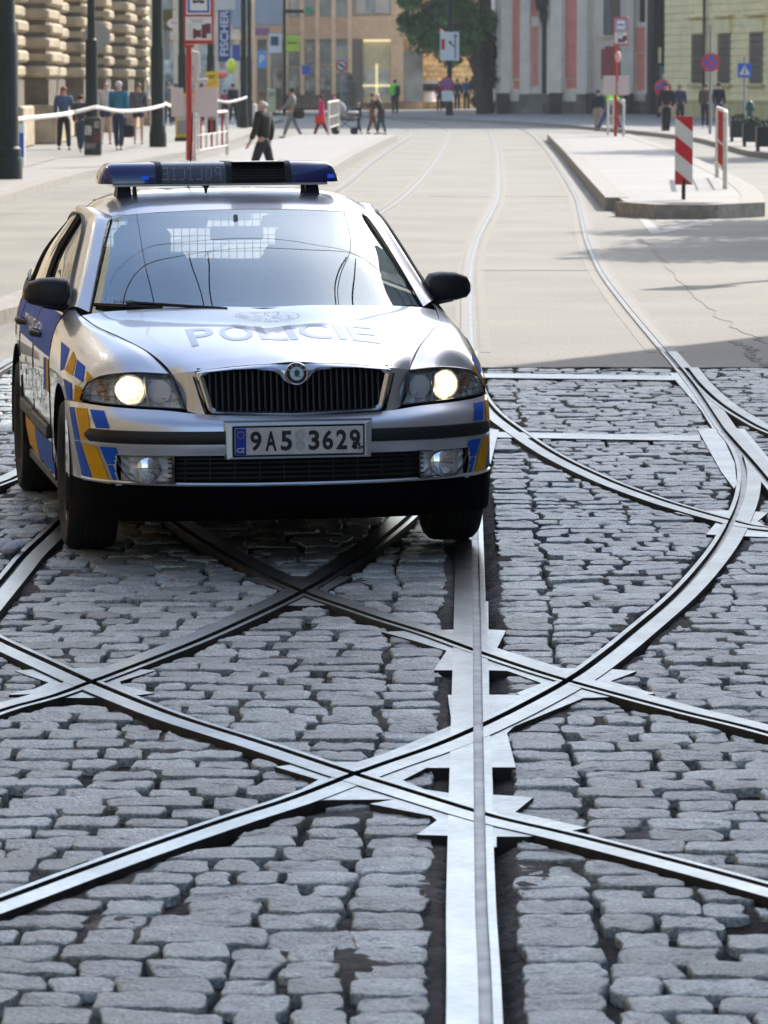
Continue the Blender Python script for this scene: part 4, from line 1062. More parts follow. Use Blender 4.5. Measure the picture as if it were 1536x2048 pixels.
# ---- decals laid on the body by ray
tmpv, tmpf = [], []
for v, f in SURF:
    k = len(tmpv); tmpv += [Vector(p) for p in v]; tmpf += [tuple(i+k for i in q) for q in f]
BV = BVHTree.FromPolygons(tmpv, tmpf)
Cc = CARM.inverted() @ Vector((0, 0, CAM_H)); CcV = Vector((-Cc.x, Cc.y, Cc.z))
def body_at(px_, py_, off=.0022):
    x = (px_-768)/F_PX; yy = -(py_-1024)/F_PX
    d = Vector((x, math.cos(PITCH)+yy*math.sin(PITCH), -math.sin(PITCH)+yy*math.cos(PITCH)))
    dc = CARM.inverted().to_3x3() @ d; dc = Vector((-dc.x, dc.y, dc.z)).normalized()
    h = BV.ray_cast(CcV, dc)
    if h[0] is None: return None
    n = h[1] if h[1].dot(dc) < 0 else -h[1]
    return h[0]+n*off
def film(quad, m, both=True, nu=7, nv=8, name='reflective_block', parent=None):
    q = np.array(quad, float); vs = []
    for j in range(nv+1):
        for i in range(nu+1):
            u, v = i/nu, j/nv; p = (q[0]*(1-u)+q[1]*u)*(1-v)+(q[3]*(1-u)+q[2]*u)*v; h = body_at(*p)
            vs.append(h)
    ok = [h for h in vs if h is not None]
    if not ok: return
    fs = [(j*(nu+1)+i, j*(nu+1)+i+1, (j+1)*(nu+1)+i+1, (j+1)*(nu+1)+i) for j in range(nv) for i in range(nu)]
    def good(f):
        P = [vs[i] for i in f]
        return all(p is not None for p in P) and max((P[a]-P[b]).length for a in range(4) for b in range(a)) < .12
    fs = [f for f in fs if good(f)]
    par = list(range(len(vs)))
    def fd(a):
        while par[a] != a: a = par[a]
        return a
    for f in fs:
        for a in f[1:]: par[fd(a)] = fd(f[0])
    cnt = {}
    for f in fs: cnt[fd(f[0])] = cnt.get(fd(f[0]), 0)+1
    if not cnt: return
    best = max(cnt, key=cnt.get); fs = [f for f in fs if fd(f[0]) == best]; us = sorted({i for f in fs for i in f}); rm = {a: b for b, a in enumerate(us)}; fs = [tuple(rm[i] for i in f) for f in fs]; vs = [tuple(vs[i]) for i in us]
    for s in ((1, -1) if both else (1,)): cmesh(name, [(x*s, y, z) for x, y, z in vs], fs, m, parent or bumper, True)
B_, Y_ = K['blue'], K['yellow']
film([(139, 814), (148, 814), (160, 880), (150, 880)], B_); film([(150, 882), (160, 882), (187, 962), (167, 960)], B_)
film([(151, 815), (175, 817), (184, 880), (163, 880)], Y_); film([(164, 884), (194, 894), (222, 968), (189, 963)], Y_)
film([(180, 819), (209, 822), (219, 857), (192, 856)], B_)
film([(200, 893), (233, 895), (244, 928), (214, 928)], B_); film([(215, 930), (243, 930), (258, 969), (230, 968)], B_)
wp = car
film([(147, 702), (153, 719), (145, 752), (130, 740)], Y_, parent=wp); film([(155, 719), (171, 733), (166, 765), (149, 753)], B_, parent=wp); film([(174, 742), (189, 758), (180, 775), (172, 769)], Y_, parent=wp)
film([(127, 757), (144, 767), (144, 801), (135, 798)], B_, parent=wp); film([(150, 769), (169, 778), (171, 804), (149, 803)], Y_, parent=wp)
film([(123, 683), (139, 697), (128, 738), (121, 742)], B_, parent=wp)
# flank stripes in side coordinates
def flank(Y0, Y1, z0, z1, m, name='side_film', off=.003, skew=0.):
    for s in (1, -1):
        A = np.array([[(s*(sideX(Y, z)+off), Y+skew*(z-z0), z) for Y in np.linspace(Y0, Y1, 24)] for z in np.linspace(z0, z1, 8)]); v, f = sheet(A); cmesh(name, v, f, m, car, True)
flank(-.485, -1.45, .775, .955, B_); flank(-1.48, -2.39, .775, .965, B_); flank(-2.42, -2.85, .80, .965, B_)
flank(-2.95, -3.3, .72, .95, Y_); flank(-.485, -1.45, .26, .40, B_); flank(-1.48, -2.15, .26, .40, Y_)
flank(-.5, -.62, .62, .76, Y_); flank(-.64, -.76, .62, .76, B_, skew=.0)
def side_word(word, Yc, zc, size, width, m):
    v, f = text_mesh(word, size, .015); v = np.array(v); v -= [(v[:, 0].max()+v[:, 0].min())/2, (v[:, 1].max()+v[:, 1].min())/2]; v[:, 0] *= width/np.ptp(v[:, 0])
    for s in (1, -1): cmesh('door_lettering', [(s*(sideX(Yc, zc)+.006+(sideX(Yc, zc+b)-sideX(Yc, zc))), Yc+a*s*(-1), zc+b) for a, b in v], f, m, car)
side_word('POLICIE', -1.45, .60, .2, 1.55, K['greyfilm']); side_word('POMÁHAT A CHRÁNIT', -1.45, .865, .07, 1.3, K['greylite'])
# bonnet lettering draped on the bonnet
hv, hf = sheet(hoodA); HB = BVHTree.FromPolygons([Vector(p) for p in hv], hf)
def drape(name, pts, faces, m, off=.0014, cuts=4):
    me = bpy.data.meshes.new('t'); me.from_pydata([(a, b, 0) for a, b in pts], [], faces)
    bm = bmesh.new(); bm.from_mesh(me); bmesh.ops.triangulate(bm, faces=bm.faces)
    for _ in range(cuts): bmesh.ops.subdivide_edges(bm, edges=[e for e in bm.edges if e.calc_length() > .014], cuts=1, use_grid_fill=False); bmesh.ops.triangulate(bm, faces=bm.faces)
    vs = []
    for v in bm.verts:
        h = HB.ray_cast(Vector((v.co.x, v.co.y, 2)), Vector((0, 0, -1)))
        vs.append((v.co.x, v.co.y, (h[0].z if h[0] else .9)+off))
    bm.verts.index_update(); fs = [tuple(v.index for v in f.verts) for f in bm.faces]; bm.free(); bpy.data.meshes.remove(me)
    return cmesh(name, vs, fs, m, hood, False, out=(0, 0, -5))
import itertools
xs7 = [-.33, -.185, -.04, .04, .14, .245, .34]
vs, fs = [], []
for ch, x in zip('POLICIE', xs7):
    v, f = text_mesh(ch, .2, .012); v = np.array(v); v -= [(v[:, 0].max()+v[:, 0].min())/2, v[:, 1].min()]
    wd = {'P': .110, 'O': .138, 'L': .112, 'I': .032, 'C': .128, 'E': .112}[ch]
    v[:, 0] *= wd/np.ptp(v[:, 0]); v[:, 1] *= .150/np.ptp(v[:, 1])
    k = len(vs); vs += [(a+x, b+.185-.10*(x/.35)**2*0) for a, b in v]; fs += [tuple(i+k for i in q) for q in f]
# the text's up direction runs back towards the windscreen (Y falls), so flip it
vs = [(a, .525-(b-.185)*1.70+.10*a*a) for a, b in vs]
drape('bonnet_lettering', vs, fs, K['greyfilm'])
ec = (-.01, .06)
def ering(r0, r1, n=48):
    v = []; 
    for r in (r0, r1): v += [(ec[0]+r*math.cos(2*math.pi*i/n), ec[1]+r*math.sin(2*math.pi*i/n)*.85) for i in range(n)]
    return v, [(i, (i+1) % n, (i+1) % n+n, i+n) for i in range(n)]
vs, fs = [], []
for r0, r1 in ((.132, .135), (.094, .0965)):
    v, f = ering(r0, r1); k = len(vs); vs += v; fs += [tuple(i+k for i in q) for q in f]
for i in range(8):
    a = 2*math.pi*i/8; L = .128 if i % 2 == 0 else .09; p = lambda r, t: (ec[0]+r*math.cos(t), ec[1]+r*math.sin(t)*.85)
    k = len(vs); vs += [p(L, a), p(.030, a+.39), p(.022, a+.39), p(L-.018, a)]; fs.append((k, k+1, k+2, k+3))
    k = len(vs); vs += [p(L, a), p(.030, a-.39), p(.022, a-.39), p(L-.018, a)]; fs.append((k, k+1, k+2, k+3))
for word, a0, a1 in (('POLICIE', rad(240), rad(300)), ('ČESKÉ', rad(200), rad(150)), ('REPUBLIKY', rad(125), rad(30))):
    n_ = len(word)
    for i, ch in enumerate(word):
        a = a0+(a1-a0)*i/(n_-1); v, f = text_mesh(ch, .026, .01); v = np.array(v); v[:, 1] -= .009
        v[:, 1] *= -1   # letter tops point back, towards the windscreen
        up_ = (math.cos(a), math.sin(a)) if word == 'POLICIE' else (-math.cos(a), -math.sin(a))
        # local frame: 'down' of a letter = +Y of the car
        t = math.atan2(up_[1], up_[0])+math.pi/2
        R2 = np.array([[math.cos(t), -math.sin(t)], [math.sin(t), math.cos(t)]]); v = v @ R2.T+[ec[0]+.113*math.cos(a), ec[1]+.113*math.sin(a)*.85]
        k = len(vs); vs += [tuple(p) for p in v]; fs += [tuple(j+k for j in q) for q in f]
drape('bonnet_emblem', vs, fs, K['greylite'], cuts=1)
# ---- windscreen furniture
mb = MB(); P = [ws_pt(u, v, .012) for u, v in ((.035, .93), (.13, .945), (.22, .955), (.29, .965))]; mb.tube(P, [.009, .012, .011, .006], 6)
P = [ws_pt(u, v, .022) for u, v in ((.20, .935), (.32, .965), (.42, 1.0))]; mb.tube(P, [.009, .007, .007], 6); mb.box(tuple(ws_pt(.215, .94, .02)), (.05, .02, .016), bev=.004); cbuild(mb, 'wiper', K['black'], car, True)
mb = MB(); P = [ws_pt(u, .985, .006) for u in (.35, .5, .65, .8, .93)]; mb.tube(P, .007, 6); cbuild(mb, 'wiper', K['black'], car, True)
tri = [ws_pt(.035, .060, .002), ws_pt(.078, .060, .002), ws_pt(.056, .018, .002)]; cmesh('orange_sticker', tri, [(0, 1, 2)], mat('orange_sticker', (.6, .36, .12)), ws)
v, f = text_mesh('315962', .03, .01); v = np.array(v); v -= v.mean(0); v[:, 0] *= .096/np.ptp(v[:, 0])
cmesh('etched_number', [tuple(ws_pt(.188+a/1.40, .935-b*1.15-.05, .002)) for a, b in v], f, mat('etched_beige', (.34, .32, .27)), ws)
# ---- cabin
mb = MB(); mb.box((0, -.52, .90), (1.40, .72, .10), bev=.04); mb.box((.37, -.80, .945), (.34, .22, .07), bev=.03); mb.box((0, -.80, .80), (1.3, .2, .25), bev=.04); cbuild(mb, 'dashboard', K['dash'], car, True)
sw = MB(); n = 28; pts = [( .37+.185*math.cos(a), -.98+.07*math.sin(a), .985+.165*math.sin(a)) for a in np.linspace(0, 2*math.pi, n)]; sw.tube(pts, .014, 8); sw.ell((.37, -.98, .985), (.06, .03, .05)); sw.box((.37, -.98, .985), (.34, .015, .03))
cbuild(sw, 'steering_wheel', K['dash'], car, True)
for x in (-.37, .37):
    mb = MB(); mb.box((x, -1.20, .52), (.50, .52, .16), bev=.05); mb.box((x, -1.50, .86), (.48, .14, .62), bev=.06, tilt=(.18, 0)); mb.box((x, -1.56, 1.215), (.26, .09, .17), bev=.04); mb.cone((x-.06, -1.54, 1.1), (x-.06, -1.56, 1.2), .008); mb.cone((x+.06, -1.54, 1.1), (x+.06, -1.56, 1.2), .008)
    cbuild(mb, 'front_seat', K['seat'], car, True)
mb = MB(); mb.box((0, -2.35, .78), (1.30, .16, .56), bev=.06); mb.box((0, -2.1, .52), (1.3, .5, .16), bev=.05)
for x in (-.42, .42): mb.box((x, -2.40, 1.10), (.25, .07, .14), bev=.03)
cbuild(mb, 'rear_seat', K['seat'], car, True)
mb = MB(); mb.box((0, -.5, .5), (1.7, .05, .6)); mb.box((0, -1.9, .42), (1.6, 3.0, .04)); mb.box((0, -2.95, .93), (1.4, .9, .03))
cbuild(mb, 'cabin_floor', K['under'], car)
mb = MB()
for x in np.arange(-.46, .47, .038): mb.cone((x, -2.55, 1.00), (x, -2.55, 1.36), .0022, n=5)
for z in np.arange(1.02, 1.36, .038): mb.cone((-.5, -2.55, z), (.5, -2.55, z), .0022, n=5)
mb.tube([(-.5, -2.55, 1.0), (-.5, -2.55, 1.34), (-.42, -2.55, 1.38), (.42, -2.55, 1.38), (.5, -2.55, 1.34), (.5, -2.55, 1.0)], .010, 6); cbuild(mb, 'cage_mesh', K['mesh'], car)
mb = MB(); mb.box((-.03, -.80, 1.285), (.235, .02, .062), bev=.008); mb.cone((-.03, -.80, 1.31), (-.03, -.84, 1.36), .010); cbuild(mb, 'rear_view_mirror', mat('mirror_back', (.16, .2, .21), rough=.5), car, True)
mb = MB(); mb.box((0, -1.9, 1.385), (1.0, 1.4, .012), bev=.004); cbuild(mb, 'headlining', mat('headlining', (.35, .37, .37), rough=.9), roof)
for x in (-.3, .3):
    mb = MB(); mb.box((x, -1.12, 1.325), (.36, .13, .012), bev=.005, tilt=(.4, 0)); cbuild(mb, 'sun_visor', K['seat'], roof, True)
# ================================================================== PEOPLE
PM = {}
def cloth(c, rough=.85):
    k = tuple(round(x, 3) for x in c)
    if k not in PM: PM[k] = mat('cloth', c, rough=rough, var=.18, vscale=9, bump=.4, bscale=16, bdist=.02)
    return PM[k]
SKIN = mat('skin', (.52, .30, .22), rough=.55, var=.08, vscale=12)
def skinned(name, V, E_, Rr, m, parent, lvl=1, root=0):
    me = bpy.data.meshes.new(name); me.from_pydata([tuple(v) for v in V], E_, []); me.update()
    o = bpy.data.objects.new(name, me); C.objects.link(o); o.parent = parent
    sk = o.modifiers.new('skin', 'SKIN'); sk.use_smooth_shade = True
    if lvl: sb = o.modifiers.new('sub', 'SUBSURF'); sb.levels = lvl; sb.render_levels = lvl
    me.materials.append(m)
    for i, r in enumerate(Rr):
        d = me.skin_vertices[0].data[i]; d.radius = (r, r) if not isinstance(r, tuple) else r
        d.use_root = (i == root)
    return o
def person(loc_, h, face, label, leg=0., arms=(0., 0.), elbow=(.35, .35), top=(.1, .1, .1), bottom=(.03, .035, .05), hair=(.03, .02, .015), hairlen=0, shoes=(.02, .02, .02),
           skirt=None, lean=0., pose='stand', group='people on the street', belly=1., bald=False, coat_len=0., parent=None, bare=False, arm_out=.10, headturn=0., sleeve=True, bag=None, hatc=None, root_obj=None):
    """face: heading in degrees, 0 = away from the camera, 180 = towards it, 90 = to the right"""
    r = root_obj or empty('person', loc_, -rad(face)); k = h/1.75
    tag(r, label, 'person', group)
    Z = lambda z: z*h
    sit = pose == 'sit'
    hipz = .53; L1, L2 = .245, .245
    hipw = .052*h; shw = .108*h
    P = {}
    def V3(x, y, z): return Vector((x, y, z))
    ln = lean
    hip = V3(0, 0, Z(hipz)); 
    def up(z, f=0.): # along the leaning trunk
        d = (z-hipz)*h; return hip+V3(0, math.sin(ln)*d+f, math.cos(ln)*d)
    chest = up(.70); neck = up(.835); hb = up(.870, .006*h); hm = up(.925, .012*h); ht = up(.972, .008*h)
    legs = []
    for s, a in ((-1, leg), (1, -leg)):
        H_ = hip+V3(s*hipw, 0, -.02*h)
        if sit: Kn = H_+V3(s*.02, .24*h, -.01*h); An = Kn+V3(0, .02*h, -.23*h)
        else:
            Kn = H_+V3(s*.006, math.sin(a+.06)*L1*h, -math.cos(a)*L1*h); kb = .12 if a > 0 else -.30*min(1, abs(a)*3)
            An = Kn+V3(0, math.sin(a*1.0+kb*.6-.04)*L2*h, -math.cos(a)*L2*h)
        legs.append((H_, Kn, An))
    zmin = min(l[2].z for l in legs)-.035*h
    dz = -zmin if not sit else 0
    sh = V3(0, 0, dz)
    arms_ = []
    for i, s in enumerate((-1, 1)):
        a, e = arms[i], elbow[i]; Sh = up(.815)+V3(s*shw, 0, 0); L = .172*h
        El = Sh+V3(s*math.sin(arm_out)*L, math.sin(a)*L, -math.cos(a)*math.cos(arm_out)*L)
        Wr = El+V3(-s*.01, math.sin(a+e)*.145*h, -math.cos(a+e)*.145*h); arms_.append((Sh, El, Wr, a+e))
    # body: one continuous skin
    V, E_, Rr = [], [], []
    def add(p, rr, pr=None):
        V.append(p+sh); Rr.append(rr); i = len(V)-1
        if pr is not None: E_.append((pr, i))
        return i
    i0 = add(hip, (.058*h, .045*h)); i1 = add(up(.62), (.055*h, .042*h), i0); i2 = add(chest, (.066*h, .046*h), i1); i3 = add(up(.79), (.055*h, .040*h), i2)
    i4 = add(neck, .031*h, i3); i5 = add(hb, (.036*h, .042*h), i4); i6 = add(hm, (.043*h, .052*h), i5); i7 = add(ht, (.030*h, .036*h), i6)
    nz = add(hm+V3(0, .058*h, -.012*h), .010*h, i6)
    for (Sh, El, Wr, ang) in arms_:
        a = add(Sh, .032*h, i3); b = add(El, .023*h, a); c = add(Wr, .016*h, b)
        d = V3(0, math.sin(ang), -math.cos(ang)); sd_ = V3(1, 0, 0)
        pm = add(Wr+d*.035*h, (.019*h, .013*h), c)
        for q, L in ((-.018, .048), (-.006, .055), (.006, .052), (.018, .042)):
            f1 = add(Wr+d*(.06*h)+sd_*q*h*.8, .006*h, pm); f2 = add(Wr+d*(.06+L*.8)*h+sd_*q*h+V3(0, .010*h, 0), .005*h, f1)
        th = add(Wr+d*.04*h+V3(0, .026*h, 0), .006*h, pm); add(Wr+d*.062*h+V3(0, .036*h, 0), .005*h, th)
    for (H_, Kn, An) in legs:
        a = add(H_, .040*h, i0); b = add(Kn, .029*h, a); c = add(An, .020*h, b)
    skinned('body', V, E_, Rr, SKIN, r)
    # eyes and hair
    eb = MB()
    for s in (-1, 1): eb.ell(hm+sh+V3(s*.017*h, .046*h, .004*h), (.006*h, .005*h, .004*h), 6, 4)
    eb.build('eyes', cloth((.03, .02, .02)), r)
    hbm = MB(); R_ = Matrix.Rotation(-.30, 3, 'X')
    if bald:
        hbm.ell(hm+sh+V3(0, -.022*h, -.012*h), (.050*h, .045*h, .036*h), 12, 8)
    else:
        hbm.ell(hm+sh+V3(0, -.010*h, .018*h), (.054*h, .060*h, .050*h), 14, 10, R_)
        if hairlen: hbm.ell(hm+sh+V3(0, -.038*h, -.03*h-hairlen*.3*h), (.052*h, .030*h, .05*h+hairlen*.5*h), 12, 8)
    o = hbm.build('hair' if hatc is None else 'hat', cloth(hatc or hair, .7), r, True)
    # shirt or jacket
    V, E_, Rr = [], [], []
    bt_ = .53-coat_len
    j0 = add(up(max(bt_, .50)), (.088*h*belly, .072*h*belly)); j1 = add(up(.62), (.083*h*belly, .070*h*belly), j0); j2 = add(up(.72), (.104*h, .078*h), j1); j3 = add(up(.80), (.088*h, .062*h), j2); add(up(.838), (.040*h, .038*h), j3)
    for (Sh, El, Wr, ang) in arms_:
        a = add(Sh, .047*h, j3); 
        b = add(El, .039*h, a)
        if sleeve: add(Wr+(El-Wr)*.08, .031*h, b)
    skinned('jacket', V, E_, Rr, cloth(top), r)
    if coat_len > .03 or skirt:
        zt_, zb_ = hipz+.06, (hipz-coat_len if coat_len > .03 else hipz-.20); sb_ = MB()
        sb_.lathe([(.080*h*belly, zt_*h), (.092*h*belly, (zt_*.6+zb_*.4)*h), (.108*h*belly, zb_*h), (.100*h*belly, zb_*h+.004)], (0, sh.y, sh.z), 'Z', 16, 1., .85)
        sb_.build('coat_skirt' if coat_len > .03 else 'skirt', cloth(top if coat_len > .03 else skirt), r, True)
    # trousers
    V, E_, Rr = [], [], []
    k0 = add(up(.57), (.078*h*belly, .064*h*belly)); k1 = add(hip-V3(0, 0, .01*h), (.080*h*belly, .066*h), k0)
    for (H_, Kn, An) in legs:
        a = add(H_-V3(0, 0, .03*h), .062*h, k1)
        if bare: add(H_+(Kn-H_)*.45, .050*h, a)
        else: b = add(Kn, .046*h, a); add(An+(Kn-An)*.06, .036*h, b)
    skinned('trousers', V, E_, Rr, cloth(bottom), r)
    for (H_, Kn, An) in legs:
        sm = MB(); sm.ell(An+sh+V3(0, .030*h, -.018*h), (.024*h, .068*h, .018*h), 10, 6); sm.build('shoe', cloth(shoes, .5), r, True)
    r['_hands'] = 0
    del r['_hands']
    return r, [tuple(r.matrix_basis @ (a[2]+sh)) for a in arms_], sh
PG = 'people on the street'
def pfoot(px_, fy, hy, z=0.):
    X, Y = G(px_, fy, z); return (X, Y, z), (fy-hy)/S(Y)
def pp(px_, fy, hy, z, face, label, hmin=1.45, hmax=1.88, **kw):
    l, h = pfoot(px_, fy, hy, z); h = min(hmax, max(hmin, h)); return person(l, h, face, label, **kw)
W_ = .36
# left pavement
pp(128, 300, 173, ZS, 165, 'red-haired woman in an open denim jacket walking by the stone wall', leg=.22, top=(.05, .09, .17), bottom=(.01, .012, .02), hair=(.22, .06, .02), hairlen=.12, arms=(.3, -.2))
pp(161, 305, 190, ZS, 20, 'person in a dark top half hidden behind the poster-covered pole', leg=.2, top=(.04, .05, .09), bottom=(.03, .05, .10), hair=(.05, .03, .02))
pp(212, 288, 163, ZS, 170, 'bald man in a pale shirt just left of the teal jacket', leg=.15, top=(.5, .46, .45), bottom=(.03, .04, .09), bare=True, bald=True)
_, hn, _ = pp(238, 300, 163, ZS, 10, 'grey-haired man in a teal blue jacket walking away carrying a black bag', leg=.18, top=(.012, .16, .26), bottom=(.018, .035, .09), hair=(.5, .5, .5), shoes=(.15, .03, .02), arms=(.1, -.15), belly=1.12)
hand_bag = hn[1]
pp(277, 288, 167, ZS, 175, 'girl with long brown hair and dark shorts right of the teal jacket', leg=.12, top=(.10, .09, .11), bottom=(.02, .02, .035), hair=(.12, .05, .03), hairlen=.14, bare=True)
pp(43, 285, 212, ZS, 30, 'person in a light turquoise shirt mostly hidden behind the leftmost thick pole', top=(.10, .42, .48), bottom=(.05, .05, .06), hmin=1.6)
pp(336, 252, 165, ZS, 170, 'person in a grey-blue jacket behind the third thick pole', leg=.15, top=(.14, .17, .20), bottom=(.02, .02, .03), hair=(.08, .05, .04), hairlen=.08)
pp(352, 248, 168, ZS, 180, 'person in a pale grey coat beside the red tram stop post', top=(.35, .36, .34), bottom=(.03, .03, .04), hair=(.08, .05, .04))
pp(403, 248, 168, ZS, 190, 'man in black with dark legs standing behind the yellow notice', top=(.02, .02, .035), bottom=(.015, .015, .02), leg=.12)
pp(466, 246, 168, ZS, 150, 'person in black with a backpack near the black box under the double poles', top=(.02, .022, .03), bottom=(.02, .02, .03), leg=.15, belly=1.15)
pp(450, 245, 180, ZS, 170, 'child in a pink top with a blue bag beside the person in black', top=(.45, .08, .16), bottom=(.10, .04, .08), hmin=1.1, hmax=1.4)
# road and platform
pp(527, 374, 195, .0, 300, 'bald man in a dark jacket walking behind the roof light bar of the car', leg=.30, top=(.022, .020, .016), bottom=(.016, .018, .022), bald=True, hair=(.55, .53, .5), hmin=1.62, hmax=1.75, arms=(.15, -.2), belly=1.1, shoes=(.01, .01, .01))
_, hn2, _ = pp(585, 276, 175, .0, 280, 'woman in a grey coat and grey trousers with a black shoulder bag crossing the road', leg=.30, top=(.25, .23, .21), bottom=(.20, .20, .22), hair=(.03, .02, .02), arms=(.5, .2))
pp(600, 217, 160, ZS, 200, 'man in a dark blue jacket standing left of a second man on the far pavement', top=(.03, .05, .10), bottom=(.02, .03, .05))
pp(592, 216, 158, ZS, 60, 'man in black close beside the dark blue jacket on the far pavement', top=(.015, .015, .02), bottom=(.02, .02, .03))
pp(643, 273, 188, .0, 265, 'woman in a long pink coat with dark red leggings carrying a red bag', leg=.32, top=(.62, .02, .12), bottom=(.16, .01, .05), hair=(.05, .03, .02), hairlen=.04, coat_len=.15)
pp(668, 266, 193, .0, 200, 'small child in a pink hat behind the white railing', top=(.45, .30, .25), bottom=(.2, .2, .2), hatc=(.6, .10, .28), hmin=1.2, hmax=1.4)
pp(717, 268, 205, .0, 60, 'small child in a grey hat and navy clothes between the pram and the old woman', top=(.025, .035, .06), bottom=(.02, .03, .05), hatc=(.32, .35, .40), hmin=1.0, hmax=1.2, leg=.2)
pp(745, 268, 186, .0, 90, 'woman with reddish brown hair in a tan coat behind the old woman', top=(.20, .12, .07), bottom=(.16, .08, .05), hair=(.20, .08, .03), leg=.22, coat_len=.12)
pp(763, 269, 191, .0, 285, 'old woman with white hair in a dark brown coat leaning forward', top=(.06, .035, .04), bottom=(.01, .09, .08), hair=(.72, .68, .55), lean=.28, leg=.15, arms=(.9, .7), belly=1.25, coat_len=.13)
pp(790, 229, 160, ZS, 5, 'person in a fluorescent green vest with a dark rucksack on the far pavement', top=(.15, .75, .05), bottom=(.015, .02, .03), hair=(.03, .02, .02), hmax=1.8)
pp(879, 224, 163, ZS, 185, 'man in a dark red top left of the round no-stopping sign at the tree', top=(.16, .02, .04), bottom=(.02, .02, .03))
pp(914, 222, 158, ZS, 15, 'man in a navy jacket right of the tree sign post', top=(.02, .03, .07), bottom=(.02, .025, .05))
pp(933, 221, 157, ZS, 10, 'man in a blue shirt standing nearest the church corner', top=(.03, .08, .20), bottom=(.02, .02, .03))
# right side
pp(1196, 263, 180, .05, 15, 'man in a dark jacket and beige trousers left of the vest wearer on the island', top=(.012, .018, .035), bottom=(.28, .24, .18), belly=1.1)
vest, hn3, _ = pp(1219, 262, 158, .19, 120, 'person in a yellow-green vest and jeans perched on the white island railing', top=(.35, .75, .04), bottom=(.05, .09, .19), hair=(.5, .38, .2), leg=.45, arms=(.5, .3), hmax=1.85)
pp(1333, 268, 165, .03, 195, 'man all in black walking in front of the glass poster case', top=(.012, .010, .018), bottom=(.010, .010, .015), leg=.25)
pp(1360, 254, 170, ZS, 170, 'woman in a dark blue coat beside the poster case', top=(.03, .035, .07), bottom=(.015, .015, .02), hair=(.12, .06, .04), hairlen=.10)
pp(1410, 256, 168, ZS, 20, 'man in a brown jacket left of the taller man in navy by the yellow building', top=(.09, .065, .055), bottom=(.015, .02, .035))
pp(1437, 257, 166, ZS, 25, 'tall man in a navy jacket and blue jeans by the yellow building', top=(.010, .014, .03), bottom=(.03, .05, .13))
# things they carry
def carried(name, label, cat, loc_, build, m, rz=0):
    mb = MB(); build(mb); o = mb.build(name, m, None, True); o.location = loc_; o.rotation_euler.z = rz; tag(o, label, cat); return o
carried('bag', 'black bag hanging from the hand of the man in the teal jacket', 'bag', (hand_bag[0]+.03, hand_bag[1], hand_bag[2]-.42), lambda b: (b.box((0, 0, .02), (.34, .20, .36), bev=.06), b.tube([(-.08, 0, .19), (-.05, 0, .32), (.05, 0, .32), (.08, 0, .19)], .012)), cloth((.012, .012, .014)))
l, h = pfoot(585, 276, 175); carried('bag', 'black shoulder bag of the woman in the grey coat', 'bag', (l[0]+.22, l[1]-.15, .80), lambda b: (b.box((0, 0, 0), (.36, .16, .30), bev=.06), b.tube([(-.10, .05, .12), (-.2, .1, .60)], .012)), cloth((.012, .012, .014)))
l, h = pfoot(643, 273, 188); carried('bag', 'bright red bag at the side of the woman in the pink coat', 'bag', (l[0]-.05, l[1]-.22, .52), lambda b: b.box((0, 0, .05), (.32, .16, .34), bev=.06), cloth((.75, .03, .015)))
l, h = pfoot(790, 229, 160, ZS); carried('backpack', 'dark rucksack on the back of the green vest wearer', 'backpack', (l[0]+.13, l[1]-.20, ZS+1.20), lambda b: b.box((0, 0, 0), (.28, .18, .50), bev=.07), cloth((.015, .018, .03)))
# pram
l, h = pfoot(690, 270, 215); pr_ = tag(empty('pram', (l[0], l[1], 0)), 'grey pram with a raised hood beside the white railing', 'pram')
mb = MB(); mb.box((.05, 0, .62), (.75, .42, .24), bev=.09, tilt=(0, .12)); mb.build('carrycot', cloth((.20, .17, .18)), pr_, True)
mb = MB(); mb.ell((-.25, 0, .88), (.30, .23, .30), 14, 8); mb.build('hood', cloth((.34, .30, .31)), pr_, True)
mb = MB(); mb.box((.28, 0, .78), (.42, .40, .12), bev=.05); mb.build('blanket', cloth((.55, .55, .56)), pr_, True)
mb = MB(); mb.tube([(-.30, .2, .15), (.30, .2, .62), (.62, .2, 1.0)], .015); mb.tube([(.32, .2, .15), (-.25, .2, .60)], .015); mb.tube([(.62, -.2, 1.0), (.62, .2, 1.0)], .015); mb.build('frame', K['black'], pr_)
for x in (-.32, .32):
    for y_ in (-.2, .2): mb = MB(); mb.lathe([(.10, -.02), (.14, -.02), (.14, .02), (.10, .02)], (x, y_, .14), 'Y', 14); mb.build('wheel', K['black'], pr_)
# balloon
l = G(450, 245, ZS)
bl = tag(empty('balloon', (l[0]+.02, l[1], ZS+1.9)), 'yellow and orange balloons floating above the crowd beside the double poles', 'balloon')
mb = MB(); mb.ell((.25, 0, .45), (.20, .2, .32), 12, 8); mb.build('yellow_balloon', mat('balloon_yellow', (.75, .85, .02), rough=.25, spec=.8), bl, True)
mb = MB(); mb.ell((-.15, 0, .08), (.26, .18, .15), 12, 8); mb.build('orange_balloon', mat('balloon_orange', (.95, .18, .08), rough=.25, spec=.8), bl, True)
# the two officers in the car
for x, lab in ((-.37, 'officer in a dark uniform in the car seat behind the number on the windscreen'), (.40, 'officer in a dark uniform behind the steering wheel of the car')):
    root = empty('person'); ck = x < 0
    person(None, 1.72, 0, lab, pose='sit', top=(.02, .025, .035), bottom=(.02, .022, .03), arms=(.9, .9) if not ck else (.5, .6), elbow=(.5, .5) if not ck else (1.7, 1.5), hair=(.05, .035, .03), group='officers in the car', root_obj=root, lean=-.12, arm_out=.15)
    lm = Matrix.Translation(Vector(loc((x, -1.32, -.36))))
    root.matrix_world = CARM @ lm
